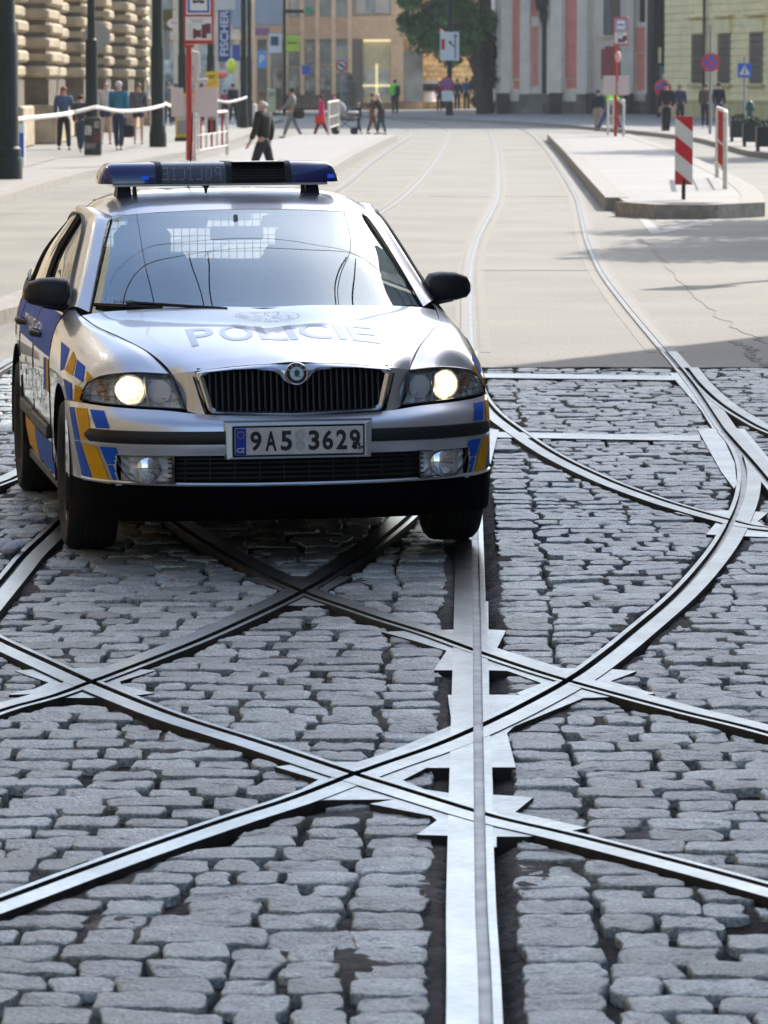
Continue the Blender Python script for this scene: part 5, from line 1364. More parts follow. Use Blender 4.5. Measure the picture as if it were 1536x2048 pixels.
# ================================================================== STREET FURNITURE
F = {}
F['pole'] = mat('dark_green_pole_paint', (.006, .016, .014), rough=.6, spec=.3, var=.15, vscale=4)
F['red'] = mat('stop_red', (.42, .012, .015), rough=.4, var=.1)
F['wht'] = mat('enamel_white', (.66, .66, .64), rough=.45, var=.06)
F['blu'] = mat('sign_blue', (.012, .09, .42), rough=.4)
F['sred'] = mat('sign_red', (.55, .015, .02), rough=.4)
F['yel'] = mat('notice_yellow', (.68, .46, .02), rough=.5)
F['rust'] = mat('old_white_paint', (.62, .60, .54), rough=.6, var=.2, vscale=14)
F['gry'] = mat('grey_metal', (.25, .26, .27), rough=.5, metal=.3)
F['ink'] = mat('sign_ink', (.02, .02, .025), rough=.6)
F['rub'] = mat('black_box_paint', (.015, .02, .02), rough=.5, var=.3, vscale=6)
F['maroon'] = mat('map_maroon', (.14, .03, .04), rough=.6)
GP = 'thick dark green tram poles'
def thick_pole(px_, py_, wpx, label, zb=ZS, hgt=9., steps=None, w2=None):
    X, Y = G(px_, py_, zb); w = wpx/S(Y); r = empty('tram_pole', (X, Y, zb), 0, label, 'pole', GP)
    mb = MB(); st = steps or [(0, 1.18), (.55, 1.18), (.6, 1.0), (2.6, 1.0), (2.7, .82), (hgt, .72)]
    mb.lathe([(w/2*k, z) for z, k in st]+[(0, hgt+.01)], (0, 0, 0), 'Z', 24); mb.build('shaft', F['pole'], r, True)
    mb = MB(); mb.lathe([(w*.64, 0), (w*.64, .35), (w*.60, .40)], (0, 0, 0), 'Z', 24); mb.build('base_collar', F['pole'], r, True)
    mb = MB(); mb.box((-w*.1, -w*.5, 1.3), (w*.42, .03, .5), bev=.01); mb.build('inspection_door', F['pole'], r)
    return r, (X, Y)
thick_pole(13, 358, 50, 'thickest dark pole cut off by the left picture edge', hgt=8)
thick_pole(184, 309, 24, 'slim dark pole with a poster-covered bin round its foot', hgt=9, steps=[(0, 1), (2.55, 1), (2.75, 1), (2.8, .66), (9, .62)])
thick_pole(316, 294, 27, 'thick dark pole standing alone left of the red tram stop sign', hgt=9)
thick_pole(365, 262, 17, 'dark pole directly behind the red tram stop sign', hgt=9)
thick_pole(422, 262, 16, 'dark pole behind the yellow notice right of the tram stop sign', hgt=9)
thick_pole(488, 256, 13, 'left one of two dark poles standing close together above the black box', hgt=9)
thick_pole(499, 250, 10, 'right one of two dark poles standing close together above the black box', hgt=9)
# poster bin round the second pole
X, Y = G(187, 313, ZS); r = empty('litter_bin', (X, Y, ZS), 0, 'dark litter bin covered with torn posters at the foot of a slim pole', 'bin')
mb = MB(); mb.box((0, -.12, .48), (.40, .36, .90), bev=.03); mb.build('bin_body', F['rub'], r, True)
for x, z, w, h, c in ((-.1, .62, .16, .22, (.4, .4, .4)), (.09, .45, .15, .30, (.10, .03, .04)), (-.05, .25, .25, .14, (.16, .15, .14)), (.1, .75, .12, .16, (.3, .28, .26))):
    mb = MB(); mb.box((x, -.305, z), (w, .008, h), tilt=(0, .05)); mb.build('poster', mat('poster_paper', c, var=.5, vscale=14), r)
X, Y = G(37, 333, ZS); r = empty('litter_bin', (X, Y, ZS), 0, 'pale bin with blue lettering behind the leftmost pole', 'bin')
mb = MB(); mb.lathe([(.14, 0), (.16, .85), (.15, .88)], (0, 0, 0), 'Z', 18); mb.build('bin_body', F['wht'], r, True)
mb = MB(); mb.box((.08, -.145, .45), (.09, .02, .5)); mb.build('blue_print', F['blu'], r)
# round mirror / disc behind pole
X, Y = G(186, 285, ZS)
for z, rr, lab in ((3.05, .38, 'upper round pale disc behind the slim pole'), (1.15, .36, 'lower round pale disc with a green mark behind the slim pole')):
    o = empty('round_board', (X, Y+2, ZS+z), 0, lab, 'board'); mb = MB(); mb.lathe([(0, -.03), (rr, -.03), (rr, .02), (0, .02)], (0, 0, 0), 'Y', 32); mb.build('disc', mat('pale_disc', (.40, .42, .38), rough=.35), o)
    mb = MB(); mb.lathe([(rr*.98, -.035), (rr*1.03, -.035), (rr*1.03, .03), (rr*.98, .03)], (0, 0, 0), 'Y', 32); mb.build('rim', F['gry'], o)
# barrier tape
def tape(pts, label):
    P = crom(pts, 60); n = len(P); vs = []
    for i, p in enumerate(P):
        tw = .35*math.sin(i*.16)
        for k in (-1, 1):
            for q in (0, 1): vs.append((p[0], p[1]+.02*k*math.sin(tw)+q*.003, p[2]+k*.045))
    fs = []
    for i in range(n-1):
        a = i*4; b = a+4
        fs += [(a, b, b+2, a+2), (a+1, a+3, b+3, b+1), (a+2, b+2, b+3, a+3), (a, a+1, b+1, b)]
    return tag(mobj('barrier_tape', vs, fs, mat('barrier_tape', (.72, .72, .70), rough=.4), smooth=True), label, 'tape', 'white barrier tape strung between the poles')
def T(px_, py_, D):
    x = (px_-768)/F_PX; y = -(py_-1024)/F_PX
    d = (x, math.cos(PITCH)+y*math.sin(PITCH), -math.sin(PITCH)+y*math.cos(PITCH)); t = D/d[1]; return (d[0]*t, D, CAM_H+d[2]*t)
tape([T(-60, 238, 78), T(0, 241, 79), T(60, 236, 83), T(130, 228, 90), T(193, 214, 100)], 'white tape running from the left picture edge to the slim pole')
tape([T(193, 214, 100.3), T(240, 222, 104), T(290, 219, 110), T(330, 210, 116)], 'white tape between the slim pole and the lone thick pole')
tape([T(330, 206, 116.3), T(345, 212, 122), T(372, 212, 130), T(410, 208, 138), T(424, 200, 145), T(455, 204, 150), T(480, 199, 155), T(494, 194, 160)], 'white tape from the lone thick pole to the double poles')
# ---- tram stop sign on the left platform
def stop_sign(px_, py_, zb, k, label, hgt):
    X, Y = G(px_, py_, zb); r = empty('tram_stop_sign', (X, Y, zb), 0, label, 'stop sign', 'tram stop signs')
    mb = MB(); mb.cone((0, 0, 0), (0, 0, hgt-1.25*k), .075*k, .065*k, 14); mb.cone((0, 0, hgt-1.30*k), (0, 0, hgt-1.24*k), .10*k, .12*k, 12); mb.build('post', F['red'], r, True)
    zc = hgt-1.22*k
    mb = MB(); mb.box((.21*k, 0, zc+.62*k), (.64*k, .10*k, 1.24*k), bev=.015); mb.build('sign_case', F['red'], r)
    yf = -.052*k
    mb = MB(); mb.box((.21*k, yf, zc+.90*k), (.52*k, .01, .54*k)); o = mb.build('stop_panel', F['wht'], r)
    mb = MB()
    for c, d in (((.21*k, yf-.006, zc+1.13*k), (.46*k, .006, .045*k)), ((.21*k, yf-.006, zc+.69*k), (.46*k, .006, .045*k)), ((0, yf-.006, zc+.91*k), (.045*k, .006, .485*k)), ((.42*k, yf-.006, zc+.91*k), (.045*k, .006, .485*k))): mb.box(c, d)
    mb.build('blue_frame', F['blu'], o)
    mb = MB(); mb.box((.21*k, yf-.006, zc+.90*k), (.26*k, .005, .035*k)); mb.box((.14*k, yf-.006, zc+.925*k), (.09*k, .005, .02*k)); mb.box((.28*k, yf-.006, zc+.925*k), (.09*k, .005, .02*k)); mb.box((.21*k, yf-.006, zc+.945*k), (.05*k, .005, .03*k), tilt=(0, .5))
    for x in (.11, .16, .26, .31): mb.lathe([(.018*k, yf-.009), (.018*k, yf-.003)], (x*k, 0, zc+.878*k), 'Y', 8)
    mb.build('tram_symbol', F['ink'], o)
    mb = MB(); mb.box((.21*k, yf, zc+.33*k), (.56*k, .01, .50*k)); o = mb.build('timetable_panel', F['wht'], r)
    mb = MB()
    for x, z, w, h in ((.33, .27, .11, .30), (.42, .33, .11, .22), (.20, .22, .13, .16), (.12, .22, .06, .22)): mb.box((x*k, yf-.006, zc+z*k), (w*k, .004, h*k))
    mb.build('line_table', F['maroon'], o)
    mb = MB()
    for i in range(3): mb.box((.18*k, yf-.006, zc+(.52-.028*i)*k), ((.30-.05*i)*k, .004, .012*k))
    for i in range(8): mb.box((.03*k, yf-.006, zc+(.42-.04*i)*k), (.10*k, .004, .008*k))
    mb.build('print_lines', F['gry'], o)
    return r
r = stop_sign(379, 321, .2, 1.0, 'red and white tram stop sign with a blue-framed tram symbol on the left platform', 3.72)
mb = MB(); mb.tube([(.06, -.05, 2.32), (.20, -.08, 2.30), (.20, -.1, 1.90), (.16, -.1, 1.72), (.40, -.1, 1.72)], [.05, .05, .06, .05, .05], 8); mb.build('lamp_bracket', mat('bracket_pinkwhite', (.6, .5, .48), rough=.5), r, True)
for x, w in ((-.26, .26), (.36, .50)):
    mb = MB(); mb.box((x, -.03, 1.25), (w, .05, .62), bev=.01); mb.build('notice_board', mat('pink_white_board', (.62, .50, .47), rough=.6), r)
mb = MB(); mb.tube([(.17, -.05, 1.0), (.17, -.05, .2)], .06, 8); mb.build('white_tube', F['rust'], r, True)
X, Y = G(372, 282, ZS); r = empty('notice_case', (X, Y, ZS), 0, 'yellow-framed notice case with a round grey map left of the red post', 'notice case')
mb = MB(); mb.box((0, 0, .75), (.62, .12, 1.30), bev=.02); mb.build('case', F['yel'], r); mb = MB(); mb.box((0, -.065, .95), (.5, .01, .7)); mb.build('map', mat('map_paper', (.42, .40, .34), var=.3, vscale=6), r)
mb = MB(); mb.box((0, -.065, .40), (.5, .01, .40)); mb.build('lower_sheet', F['gry'], r); mb = MB(); mb.box((0, 0, .05), (.66, .2, .1)); mb.build('foot', F['ink'], r)
# railings
def railing(p0, p1, zb, h, nb, label, red=(), hr=None):
    r = empty('railing', (p0[0], p0[1], zb), 0, label, 'railing', 'red and white railings at the tram stop')
    d = Vector((p1[0]-p0[0], p1[1]-p0[1], 0)); L = d.length; d.normalize(); h1 = hr or h
    def pt(t, z): return (d.x*L*t, d.y*L*t, z)
    mb = MB(); mb.tube([pt(0, 0), pt(0, h), pt(.02, h+.02), pt(.98, h1+.02), pt(1, h1), pt(1, 0)], .038, 8); mb.build('frame', F['rust'], r, True)
    mb = MB(); mb.tube([pt(0, h*.22), pt(1, h1*.22)], .022, 6); mb.tube([pt(0, h*.55), pt(1, h1*.55)], .018, 6); mb.build('cross_rail', F['rust'], r, True)
    for i in range(nb):
        t = (i+1)/(nb+1); mb = MB(); mb.tube([pt(t, h*.22), pt(t, h+(h1-h)*t)], .028, 6); mb.build('bar', F['red'] if i in red else F['rust'], r, True)
    return r
a, b = G(390, 322, .2), G(430, 319, .2); railing((a[0], a[1]), (b[0]+.05, b[1]+6), .2, .98, 5, 'red and white railing beside the left tram stop post', (0, 2, 4))
a, b = G(657, 270, .2), G(672, 268, .2); railing(a, (b[0], b[1]+8), .2, 1.0, 4, 'pale railing at the far end of the left platform beside the pram')
a, b = G(1216, 270, .2), G(1247, 273, .2); railing(a, b, .2, 1.08, 2, 'white and red railing at the far end of the right island', (1,), None)
a, b = G(1434, 355, .2), G(1450, 378, .2); railing((a[0], a[1]), (b[0], b[1]), .2, 1.22, 3, 'narrow white railing with red bars at the near end of the right island', (0, 1, 2))
r = stop_sign(1231, 272, .2, .70, 'small red tram stop sign at the far end of the right island', 3.62)
mb = MB(); mb.ell((.06, -.05, 2.42), (.10, .10, .18), 10, 6); mb.build('pink_lamp', mat('pink_lamp', (.75, .40, .36), rough=.4), r, True)
for x, w in ((-.2, .40), (.24, .34)):
    mb = MB(); mb.box((x, -.03, 1.55), (w, .05, .60), bev=.01); mb.build('notice_board', mat('pink_white_board', (.60, .46, .43), rough=.6), r)
# delineator
X, Y = G(1367, 399, .2); r = empty('marker_board', (X, Y, .2), 0, 'tall board with red and white diagonal stripes at the near end of the island', 'marker board')
mb = MB(); mb.cone((0, 0, 0), (0, 0, .3), .03, .03, 10); mb.cone((0, .03, .2), (0, .03, 1.0), .025, .025, 8); mb.build('post', F['ink'], r, True)
bw, b0, b1 = .262, .215, 1.215
mb = MB(); mb.box((0, 0, (b0+b1)/2), (bw, .03, b1-b0), bev=.01); o = mb.build('board', F['wht'], r)
def stripe(zl, zr, th):
    pl = [(-bw/2+.004, zl), (bw/2-.004, zr), (bw/2-.004, zr-th), (-bw/2+.004, zl-th)]; return clipz(pl)
def clipz(pl):
    for n, off in ((np.array([0, 1.]), b0+.004), (np.array([0, -1.]), -(b1-.004))): pl = clip([np.array(p, float) for p in pl], n, np.zeros(2), off); 
    return pl
mb = MB()
for ft, fr_ in ((-.21, 0.), (.28, .49), (.78, .99)):
    pl = stripe(b1-ft, b1-fr_, .23)
    if len(pl) > 2: n_ = len(pl); k = len(mb.v); mb.add([(p[0], -.019, p[1]) for p in pl]+[(p[0], -.012, p[1]) for p in pl], [tuple(range(n_)), tuple(range(2*n_-1, n_-1, -1))]+[(i, (i+1) % n_, (i+1) % n_+n_, i+n_) for i in range(n_)])
mb.build('red_stripes', F['sred'], o)
# ---- round and square traffic signs
def disc_sign(r, c, rad_, name='no_stopping_sign'):
    o = empty(name); o.parent = r; o.location = c
    mb = MB(); mb.lathe([(0, -.02), (rad_, -.02), (rad_, .01), (0, .01)], (0, 0, 0), 'Y', 32); mb.build('red_ring', F['sred'], o)
    mb = MB(); mb.lathe([(0, -.026), (rad_*.74, -.026), (rad_*.74, -.015)], (0, 0, 0), 'Y', 32); mb.build('blue_field', F['blu'], o)
    for k, a in enumerate((.785, -.785)): mb = MB(); mb.box((0, -.030-.002*k, 0), (rad_*1.5, .006, rad_*.20), tilt=(0, a)); mb.build('red_bar', F['sred'], o)
    return o
def sign_post(px_, py_, zb, h, rr, label, m=None):
    X, Y = G(px_, py_, zb); r = empty('traffic_sign', (X, Y, zb), 0, label, 'traffic sign', 'traffic signs'); mb = MB(); mb.cone((0, 0, 0), (0, 0, h), rr, rr*.9, 12); mb.build('post', m or F['gry'], r, True); return r, Y
r, Y = sign_post(1420, 268, ZS, 3.6, .05, 'round blue and red no-stopping sign on the taller post by the yellow building'); disc_sign(r, (0, -.06, (268-126)/S(Y)), 18.5/S(Y))
r, Y = sign_post(1325, 262, ZS, 2.0, .04, 'round blue and red no-stopping sign low in front of the glass poster case'); disc_sign(r, (0, -.06, (262-177)/S(Y)), 17/S(Y))
r, Y = sign_post(1488, 262, ZS, 2.6, .045, 'square blue pedestrian crossing sign at the right edge'); zc = (262-142)/S(Y); w_ = 28/S(Y)
mb = MB(); mb.box((0, -.06, zc), (w_, .03, w_)); o = mb.build('sign_face', F['blu'], r); q = w_*.38
mb = MB(); mb.add([(-q, -.08, zc-q*.8), (q, -.08, zc-q*.8), (0, -.08, zc+q)], [(0, 1, 2)]); mb.build('white_triangle', F['wht'], o, fix=False)
mb = MB(); mb.tube([(0, -.085, zc+q*.35), (0, -.085, zc-.05*q)], q*.13, 6); mb.tube([(0, -.085, zc), (-q*.25, -.085, zc-q*.65)], q*.09, 6); mb.tube([(0, -.085, zc), (q*.25, -.085, zc-q*.65)], q*.09, 6); mb.ell((0, -.085, zc+q*.5), (q*.12, .01, q*.12), 8, 6); mb.build('walking_figure', F['ink'], o)
# pole with the tram switch board before the tree
X, Y = G(899, 231, ZS); s_ = S(Y); r = empty('sign_pole', (X, Y, ZS), 0, 'dark pole in front of the tree carrying a white board with a track diagram', 'sign pole')
mb = MB(); mb.cone((0, 0, 0), (0, 0, 1.0), .19, .17, 14); mb.cone((0, 0, .9), (0, 0, 8), .13, .11, 12); mb.build('post', F['pole'], r, True)
zc = (231-94)/s_; mb = MB(); mb.box((0, -.2, zc), (38/s_, .06, 57/s_), bev=.02); o = mb.build('track_board', F['wht'], r)
mb = MB(); mb.box((-.33, -.24, zc+.1), (.18, .012, .52)); mb.build('red_mark', F['sred'], o)
mb = MB(); mb.box((.28, -.24, zc), (.055, .012, 1.2)); mb.box((.10, -.242, zc+.10), (.34, .012, .07), tilt=(0, .7)); mb.lathe([(0, -.25), (.07, -.25), (.07, -.23)], (.28, 0, zc+.52), 'Y', 10); mb.lathe([(0, -.25), (.07, -.25), (.07, -.23)], (.02, 0, zc+.2), 'Y', 10); mb.build('track_lines', F['ink'], o)
disc_sign(r, (-.12, -.2, (231-168)/s_), 13.5/s_); mb = MB(); mb.box((-.12, -.22, (231-192)/s_), (.55, .03, .52)); mb.build('white_plate', F['wht'], r)
# yellow notice
X, Y = G(424, 275, ZS); s_ = S(Y); r = empty('notice_sign', (X, Y, ZS), 0, 'yellow notice board with black lines and a red stroke on a dark stand', 'notice')
mb = MB(); mb.box((0, 0, (275-172)/s_), (25/s_, .04, 55/s_)); o = mb.build('yellow_board', F['yel'], r)
mb = MB()
for dz, w in ((.30, .26), (.24, .16), (-.12, .26), (-.18, .24), (-.24, .20)): mb.box((0, -.024, (275-172)/s_+dz), (w, .006, .032))
mb.build('black_print', F['ink'], o); mb = MB(); mb.box((0, -.026, (275-172)/s_+.06), (.28, .006, .02), tilt=(0, -.35)); mb.build('red_stroke', F['sred'], o)
mb = MB(); mb.box((0, .05, .62), (.36, .20, 1.0), bev=.04); mb.build('green_cabinet', F['pole'], r, True); mb = MB(); mb.cone((0, .05, 1.1), (0, .05, 2.1), .02); mb.build('stand', F['gry'], r)
mb = MB(); mb.box((.0, -.055, .72), (.24, .006, .34), bev=.002); mb.build('pale_mark', F['gry'], r)
# black box under the double poles
X, Y = G(490, 254, ZS); r = empty('cabinet', (X, Y, ZS), 0, 'black service box with chalky graffiti at the foot of the double poles', 'cabinet')
mb = MB(); mb.box((0, -.3, .55), (.60, .4, 1.1), bev=.02, tilt=(0, 0)); mb.build('box', F['rub'], r); mb = MB(); mb.tube([(-.14, -.505, .85), (-.02, -.505, .9), (-.08, -.505, .6), (.08, -.505, .45), (-.1, -.505, .3)], .012, 5); mb.build('chalk_scrawl', F['gry'], r)
X, Y = G(504, 252, ZS); r = empty('litter_bin', (X, Y, ZS), 0, 'small beige bin right of the black service box', 'bin'); mb = MB(); mb.lathe([(.18, 0), (.2, .8), (.18, .84), (.12, .86)], (0, 0, 0), 'Z', 14); mb.build('bin_body', F['rust'], r, True)
# yellow pillar and bollard figure at the crossing
X, Y = G(563, 226, ZS); r = empty('ticket_pillar', (X-.1, Y-1, ZS), 0, 'yellowish pillar at the crossing left of the two dark men', 'pillar'); mb = MB(); mb.box((-.4, 0, .65), (.45, .35, 1.3), bev=.04); mb.build('pillar_body', mat('pillar_cream', (.55, .50, .26), rough=.6), r, True); mb = MB(); mb.box((-.4, -.18, 1.0), (.3, .02, .25)); mb.build('pillar_screen', F['gry'], r)
X, Y = G(698, 226, ZS); r = empty('stone_bollard', (X, Y, ZS), 0, 'dark carved stone bollard before the shop front', 'bollard'); mb = MB(); mb.lathe([(.42, 0), (.42, .3), (.33, .4), (.33, 1.0), (.42, 1.1), (.30, 1.3), (.34, 1.6), (.18, 1.75), (.2, 1.95), (.1, 2.1), (0, 2.15)], (0, 0, 0), 'Z', 16); mb.build('bollard_body', mat('dark_stone', (.16, .14, .12), rough=.8, var=.25), r, True)
# hydrant and planters right
X, Y = G(1500, 258, ZS); r = empty('hydrant', (X, Y, ZS), 0, 'dark teal hydrant post right of the crossing sign', 'hydrant'); mb = MB(); mb.lathe([(.16, 0), (.16, .1), (.11, .14), (.11, .7), (.16, .75), (.15, .9), (.06, 1.0), (0, 1.05)], (0, 0, 0), 'Z', 16); mb.cone((-.18, 0, .72), (.18, 0, .72), .06, .06, 8); mb.build('hydrant_body', mat('hydrant_teal', (.01, .06, .06), rough=.4), r, True)
for i, (x, y_) in enumerate(((1476, 283), (1502, 293), (1530, 303))):
    X, Y = G(x, y_, ZS); lab = ('left planter in the row of dark planter boxes at the right edge', 'middle planter in the row of dark planter boxes at the right edge', 'planter cut by the right picture edge in the row of dark boxes')[i]
    r = empty('planter_box', (X, Y, ZS), 0, lab, 'planter', 'dark planter boxes'); mb = MB(); mb.box((0, 0, .37), (.46, .46, .50), bev=.02); mb.build('box', F['rub'], r); mb = MB()
    for sx in (-1, 1):
        for sy in (-1, 1): mb.box((sx*.18, sy*.18, .06), (.06, .06, .12))
    mb.build('feet', F['rub'], r)
    mb = MB(); rr = random.Random(i)
    for _ in range(60): c = (rr.uniform(-.2, .2), rr.uniform(-.2, .2), .62+rr.uniform(0, .18)); mb.box(c, (.07, .012, .05), rz=rr.uniform(0, 6), tilt=(rr.uniform(-1, 1), rr.uniform(-1, 1)))
    mb.build('leaves', mat('planter_leaf', (.03, .06, .02), rough=.7), r)
for i, x in enumerate((1467, 1478)):
    X, Y = G(x, 236, ZS); r = empty('waste_bin', (X, Y, ZS), 0, ('orange waste bin on the wall of the yellow building', 'red waste bin on the wall of the yellow building')[i], 'bin'); mb = MB(); mb.box((0, 0, 1.0), (.22, .25, .60), bev=.04); mb.build('bin_body', mat('bin_colour', ((.7, .16, .03), (.5, .03, .02))[i], rough=.5), r, True); mb = MB(); mb.cone((0, .1, 0), (0, .1, .8), .02); mb.build('bin_post', F['gry'], r)
# shop hanging signs and banners along the left
def banner(px0, py0, px1, py1, D, label, m, word=None, wm=None, name='banner', cat='banner', size=None, rot=0., wd=None):
    a, b = T(px0, py0, D), T(px1, py1, D); w_, h_ = b[0]-a[0], a[2]-b[2]
    r = empty(name, ((a[0]+b[0])/2, D, (a[2]+b[2])/2), 0, label, cat); mb = MB(); mb.box((0, 0, 0), (w_, .05, h_), bev=.01); mb.build('cloth' if cat == 'banner' else 'sign_face', m, r)
    mb = MB(); mb.tube([(-w_/2-.1, .03, h_/2+.03), (w_/2+.1, .03, h_/2+.03)], .03, 6); mb.build('bracket', F['gry'], r); mb = MB(); mb.tube([(-w_/2, .03, -h_/2-.02), (w_/2, .03, -h_/2-.02)], .02, 6); mb.build('bracket', F['gry'], r)
    if word:
        o = panel_text('lettering', word, wm or F['wht'], r, (0, -.04, 0), size or h_*.5, wd, rot=rot, bold=.02)
    return r, w_, h_
cl = lambda n, c: mat(n, c, rough=.7, var=.12, vscale=2)
banner(436, 10, 461, 122, 190, 'vertical navy blue banner with large white letters on the left house front', cl('navy_cloth', (.035, .05, .20)), 'FISCHER', cl('white_print', (.62, .65, .72)), size=.5, rot=math.pi/2, wd=2.0)
banner(432, -20, 470, 20, 188, 'plain white cloth hanging over the top of the navy banner', cl('white_cloth', (.55, .54, .52)))
banner(465, -40, 482, 56, 200, 'pale grey banner right of the navy banner', cl('grey_cloth', (.33, .36, .42)))
banner(509, -40, 565, 50, 236, 'wide grey hanging cloth above the shop windows', cl('grey_cloth2', (.34, .36, .40)))
banner(464, 91, 480, 120, 200, 'small blue and cream shop sign below the grey banner', cl('blue_cream', (.06, .09, .30)), cat='shop sign', name='shop_sign')
banner(537, 67, 563, 106, 236, 'white sign with a dark square emblem left of the lime sign', F['wht'], cat='shop sign', name='shop_sign')
banner(572, 70, 599, 103, 236, 'lime yellow sign with a black arrow', cl('lime', (.50, .58, .06)), cat='shop sign', name='shop_sign')
banner(515, 101, 534, 136, 238, 'light blue parking-style sign left in the shop row', cl('light_blue', (.10, .28, .58)), 'P', F['wht'], cat='shop sign', name='shop_sign', size=.6)
banner(510, 57, 540, 70, 238, 'red and blue slanted shop sign high on the beige facade', cl('red_blue', (.25, .10, .22)), cat='shop sign', name='shop_sign')
banner(604, 132, 621, 148, 236, 'small blue sign low in front of the shop windows', F['blu'], cat='shop sign', name='shop_sign')
for (x, y_, D, w_, h_, m_) in ((549, 82, 235.9, .42, .50, cl('emblem_dark', (.05, .07, .14))), (585, 86, 235.9, .50, .07, F['ink'])):
    p = T(x, y_, D); mb = MB(); mb.box((0, 0, 0), (w_, .02, h_)); o = mb.build('sign_mark', m_); tgt = [q for q in C.objects if q.type == 'EMPTY' and q.name.startswith('shop_sign') and abs(q.location.x-p[0]) < .3 and abs(q.location.z-p[2]) < .6]
    if tgt: o.parent = tgt[0]; o.location = (p[0]-tgt[0].location.x, -.06, p[2]-tgt[0].location.z)
# yellow cafe sign, oval sign
banner(322, 20, 345, 60, 168, 'black and yellow shop sign behind the lone thick pole', cl('sign_yb', (.10, .08, .03)), cat='shop sign', name='shop_sign')
banner(322, 60, 340, 118, 170, 'blue and yellow framed shop board behind the lone thick pole', cl('sign_by', (.22, .26, .28)), cat='shop sign', name='shop_sign')
p = T(349, 47, 160); r = empty('oval_sign', p, 0, 'white oval shop sign with pink lettering left of the tram stop sign', 'shop sign'); mb = MB(); mb.lathe([(0, -.03), (.27, -.03), (.27, .02), (0, .02)], (0, 0, 0), 'Y', 28, 1., 1.); o = mb.build('oval_face', F['wht'], r); o.scale = (1, 1, .72)
mb = MB(); mb.tube([(-.3, .02, .0), (-1.2, .02, .0)], .02); mb.build('bracket', F['gry'], r); mb = MB(); mb.tube([(-.12, -.04, 0), (-.05, -.04, .04), (0, -.04, -.03), (.06, -.04, .04), (.13, -.04, 0)], .018, 5); mb.build('pink_script', mat('pink_ink', (.5, .15, .25)), r)
# green cross / round light and traffic lamp bracket
X, Y = G(569, 232, ZS); r = empty('street_lamp_post', (X, Y, ZS), 0, 'thin grey post with a green round sign on a side arm', 'lamp post'); mb = MB(); mb.cone((0, 0, 0), (0, 0, 7), .09, .07, 10); mb.build('post', F['pole'], r, True); s_ = S(Y)
zc = (232-25)/s_; mb = MB(); mb.cone((0, 0, zc), (.95, 0, zc), .09); mb.build('arm', F['pole'], r); mb = MB(); mb.lathe([(0, -.06), (.17, -.06), (.17, .06), (0, .06)], (1.18, 0, zc+.05), 'Y', 20); mb.build('green_disc', mat('green_disc', (.01, .30, .12), rough=.3), r)
# round signs on the shop row
X, Y = G(683, 228, ZS); r, Y = sign_post(683, 227, ZS, 3.4, .04, 'white sign post with a red ring sign under a yellow dot board before the shops'); s_ = S(Y)
zc = (227-132)/s_; mb = MB(); mb.lathe([(11.5/s_, -.05), (11.5/s_, -.02), (0, -.02), (0, -.05)], (0, 0, zc), 'Y', 24); mb.build('red_ring', F['sred'], r); mb = MB(); mb.lathe([(0, -.056), (8/s_, -.056), (8/s_, -.04)], (0, 0, zc), 'Y', 24); mb.build('white_field', F['wht'], r); mb = MB(); mb.box((0, -.064, zc), (.36, .006, .12), tilt=(0, .6)); mb.build('dark_mark', F['ink'], r)
mb = MB(); mb.box((0, -.05, (227-107)/s_), (23/s_, .02, 26/s_)); o = mb.build('dot_board', cl('board_beige', (.48, .42, .36)), r); mb = MB(); mb.lathe([(0, -.07), (.12, -.07), (.12, -.05)], (0, 0, (227-107)/s_), 'Y', 16); mb.build('yellow_dot', F['yel'], o)
# litter on the road left
mb = MB(); rr = random.Random(5)
X, Y = G(12, 1108)
for _ in range(7): mb.ell((X+rr.uniform(-.05, .05), Y+rr.uniform(-.06, .06), .02+rr.uniform(0, .02)), (.035, .03, .018), 7, 5, Matrix.Rotation(rr.uniform(0, 3), 3, 'X'))
tag(mb.build('paper_scrap', mat('paper', (.6, .62, .66), rough=.8), None, False), 'crumpled white paper scrap on the cobbles at the left edge', 'litter')
# ---- parked car far away
X, Y = G(826, 217, ZS); r = tag(empty('parked_car', (X-.3, Y-2, ZS)), 'small silver car parked at the corner beside the cream wall', 'car')
prof = [(-.1-.95, .35), (-1.02, .62), (-.80, .82), (-.35, 1.0), (.15, 1.45), (.9, 1.62), (2.4, 1.6), (2.9, 1.2), (3.0, .4)]
for nm, sx, m_ in (('body', .86, K['silver']),):
    vs = [(x, s*.84, z) for s in (-1, 1) for x, z in prof]; n = len(prof); fs = [tuple(range(n)), tuple(range(2*n-1, n-1, -1))]+[(i, i+1, n+i+1, n+i) for i in range(n-1)]; o = mobj(nm, vs, fs, m_, r)
    bm = bmesh.new(); bm.from_mesh(o.data); bmesh.ops.bevel(bm, geom=bm.edges[:], offset=.07, segments=2, affect='EDGES'); bmesh.ops.recalc_face_normals(bm, faces=bm.faces); bm.to_mesh(o.data); bm.free(); o.data.polygons.foreach_set('use_smooth', [True]*len(o.data.polygons))
mb = MB(); mb.add([(-.20, -.855, 1.06), (.22, -.855, 1.42), (.95, -.855, 1.52), (2.2, -.855, 1.5), (2.6, -.855, 1.1)], [(0, 1, 2, 3, 4)]); mb.build('side_window', K['gloss'], r, fix=False)
for x in (-.35, 2.3):
    o = empty('wheel'); o.parent = r; o.location = (x, -.78, .30)
    mb = MB(); mb.lathe([(.20, -.10), (.30, -.09), (.31, 0), (.30, .09), (.20, .1)], (0, 0, 0), 'Y', 24); mb.build('tyre', K['rubber'], o, True); mb = MB(); mb.lathe([(0, -.07), (.19, -.09), (.20, -.05)], (0, 0, 0), 'Y', 20); mb.build('rim', K['satin'], o, True)
for s in (-1, 1): mb = MB(); mb.ell((-.93, s*.62, .72), (.12, .16, .10), 10, 6); mb.build('headlight', K['reflector'], r, True)
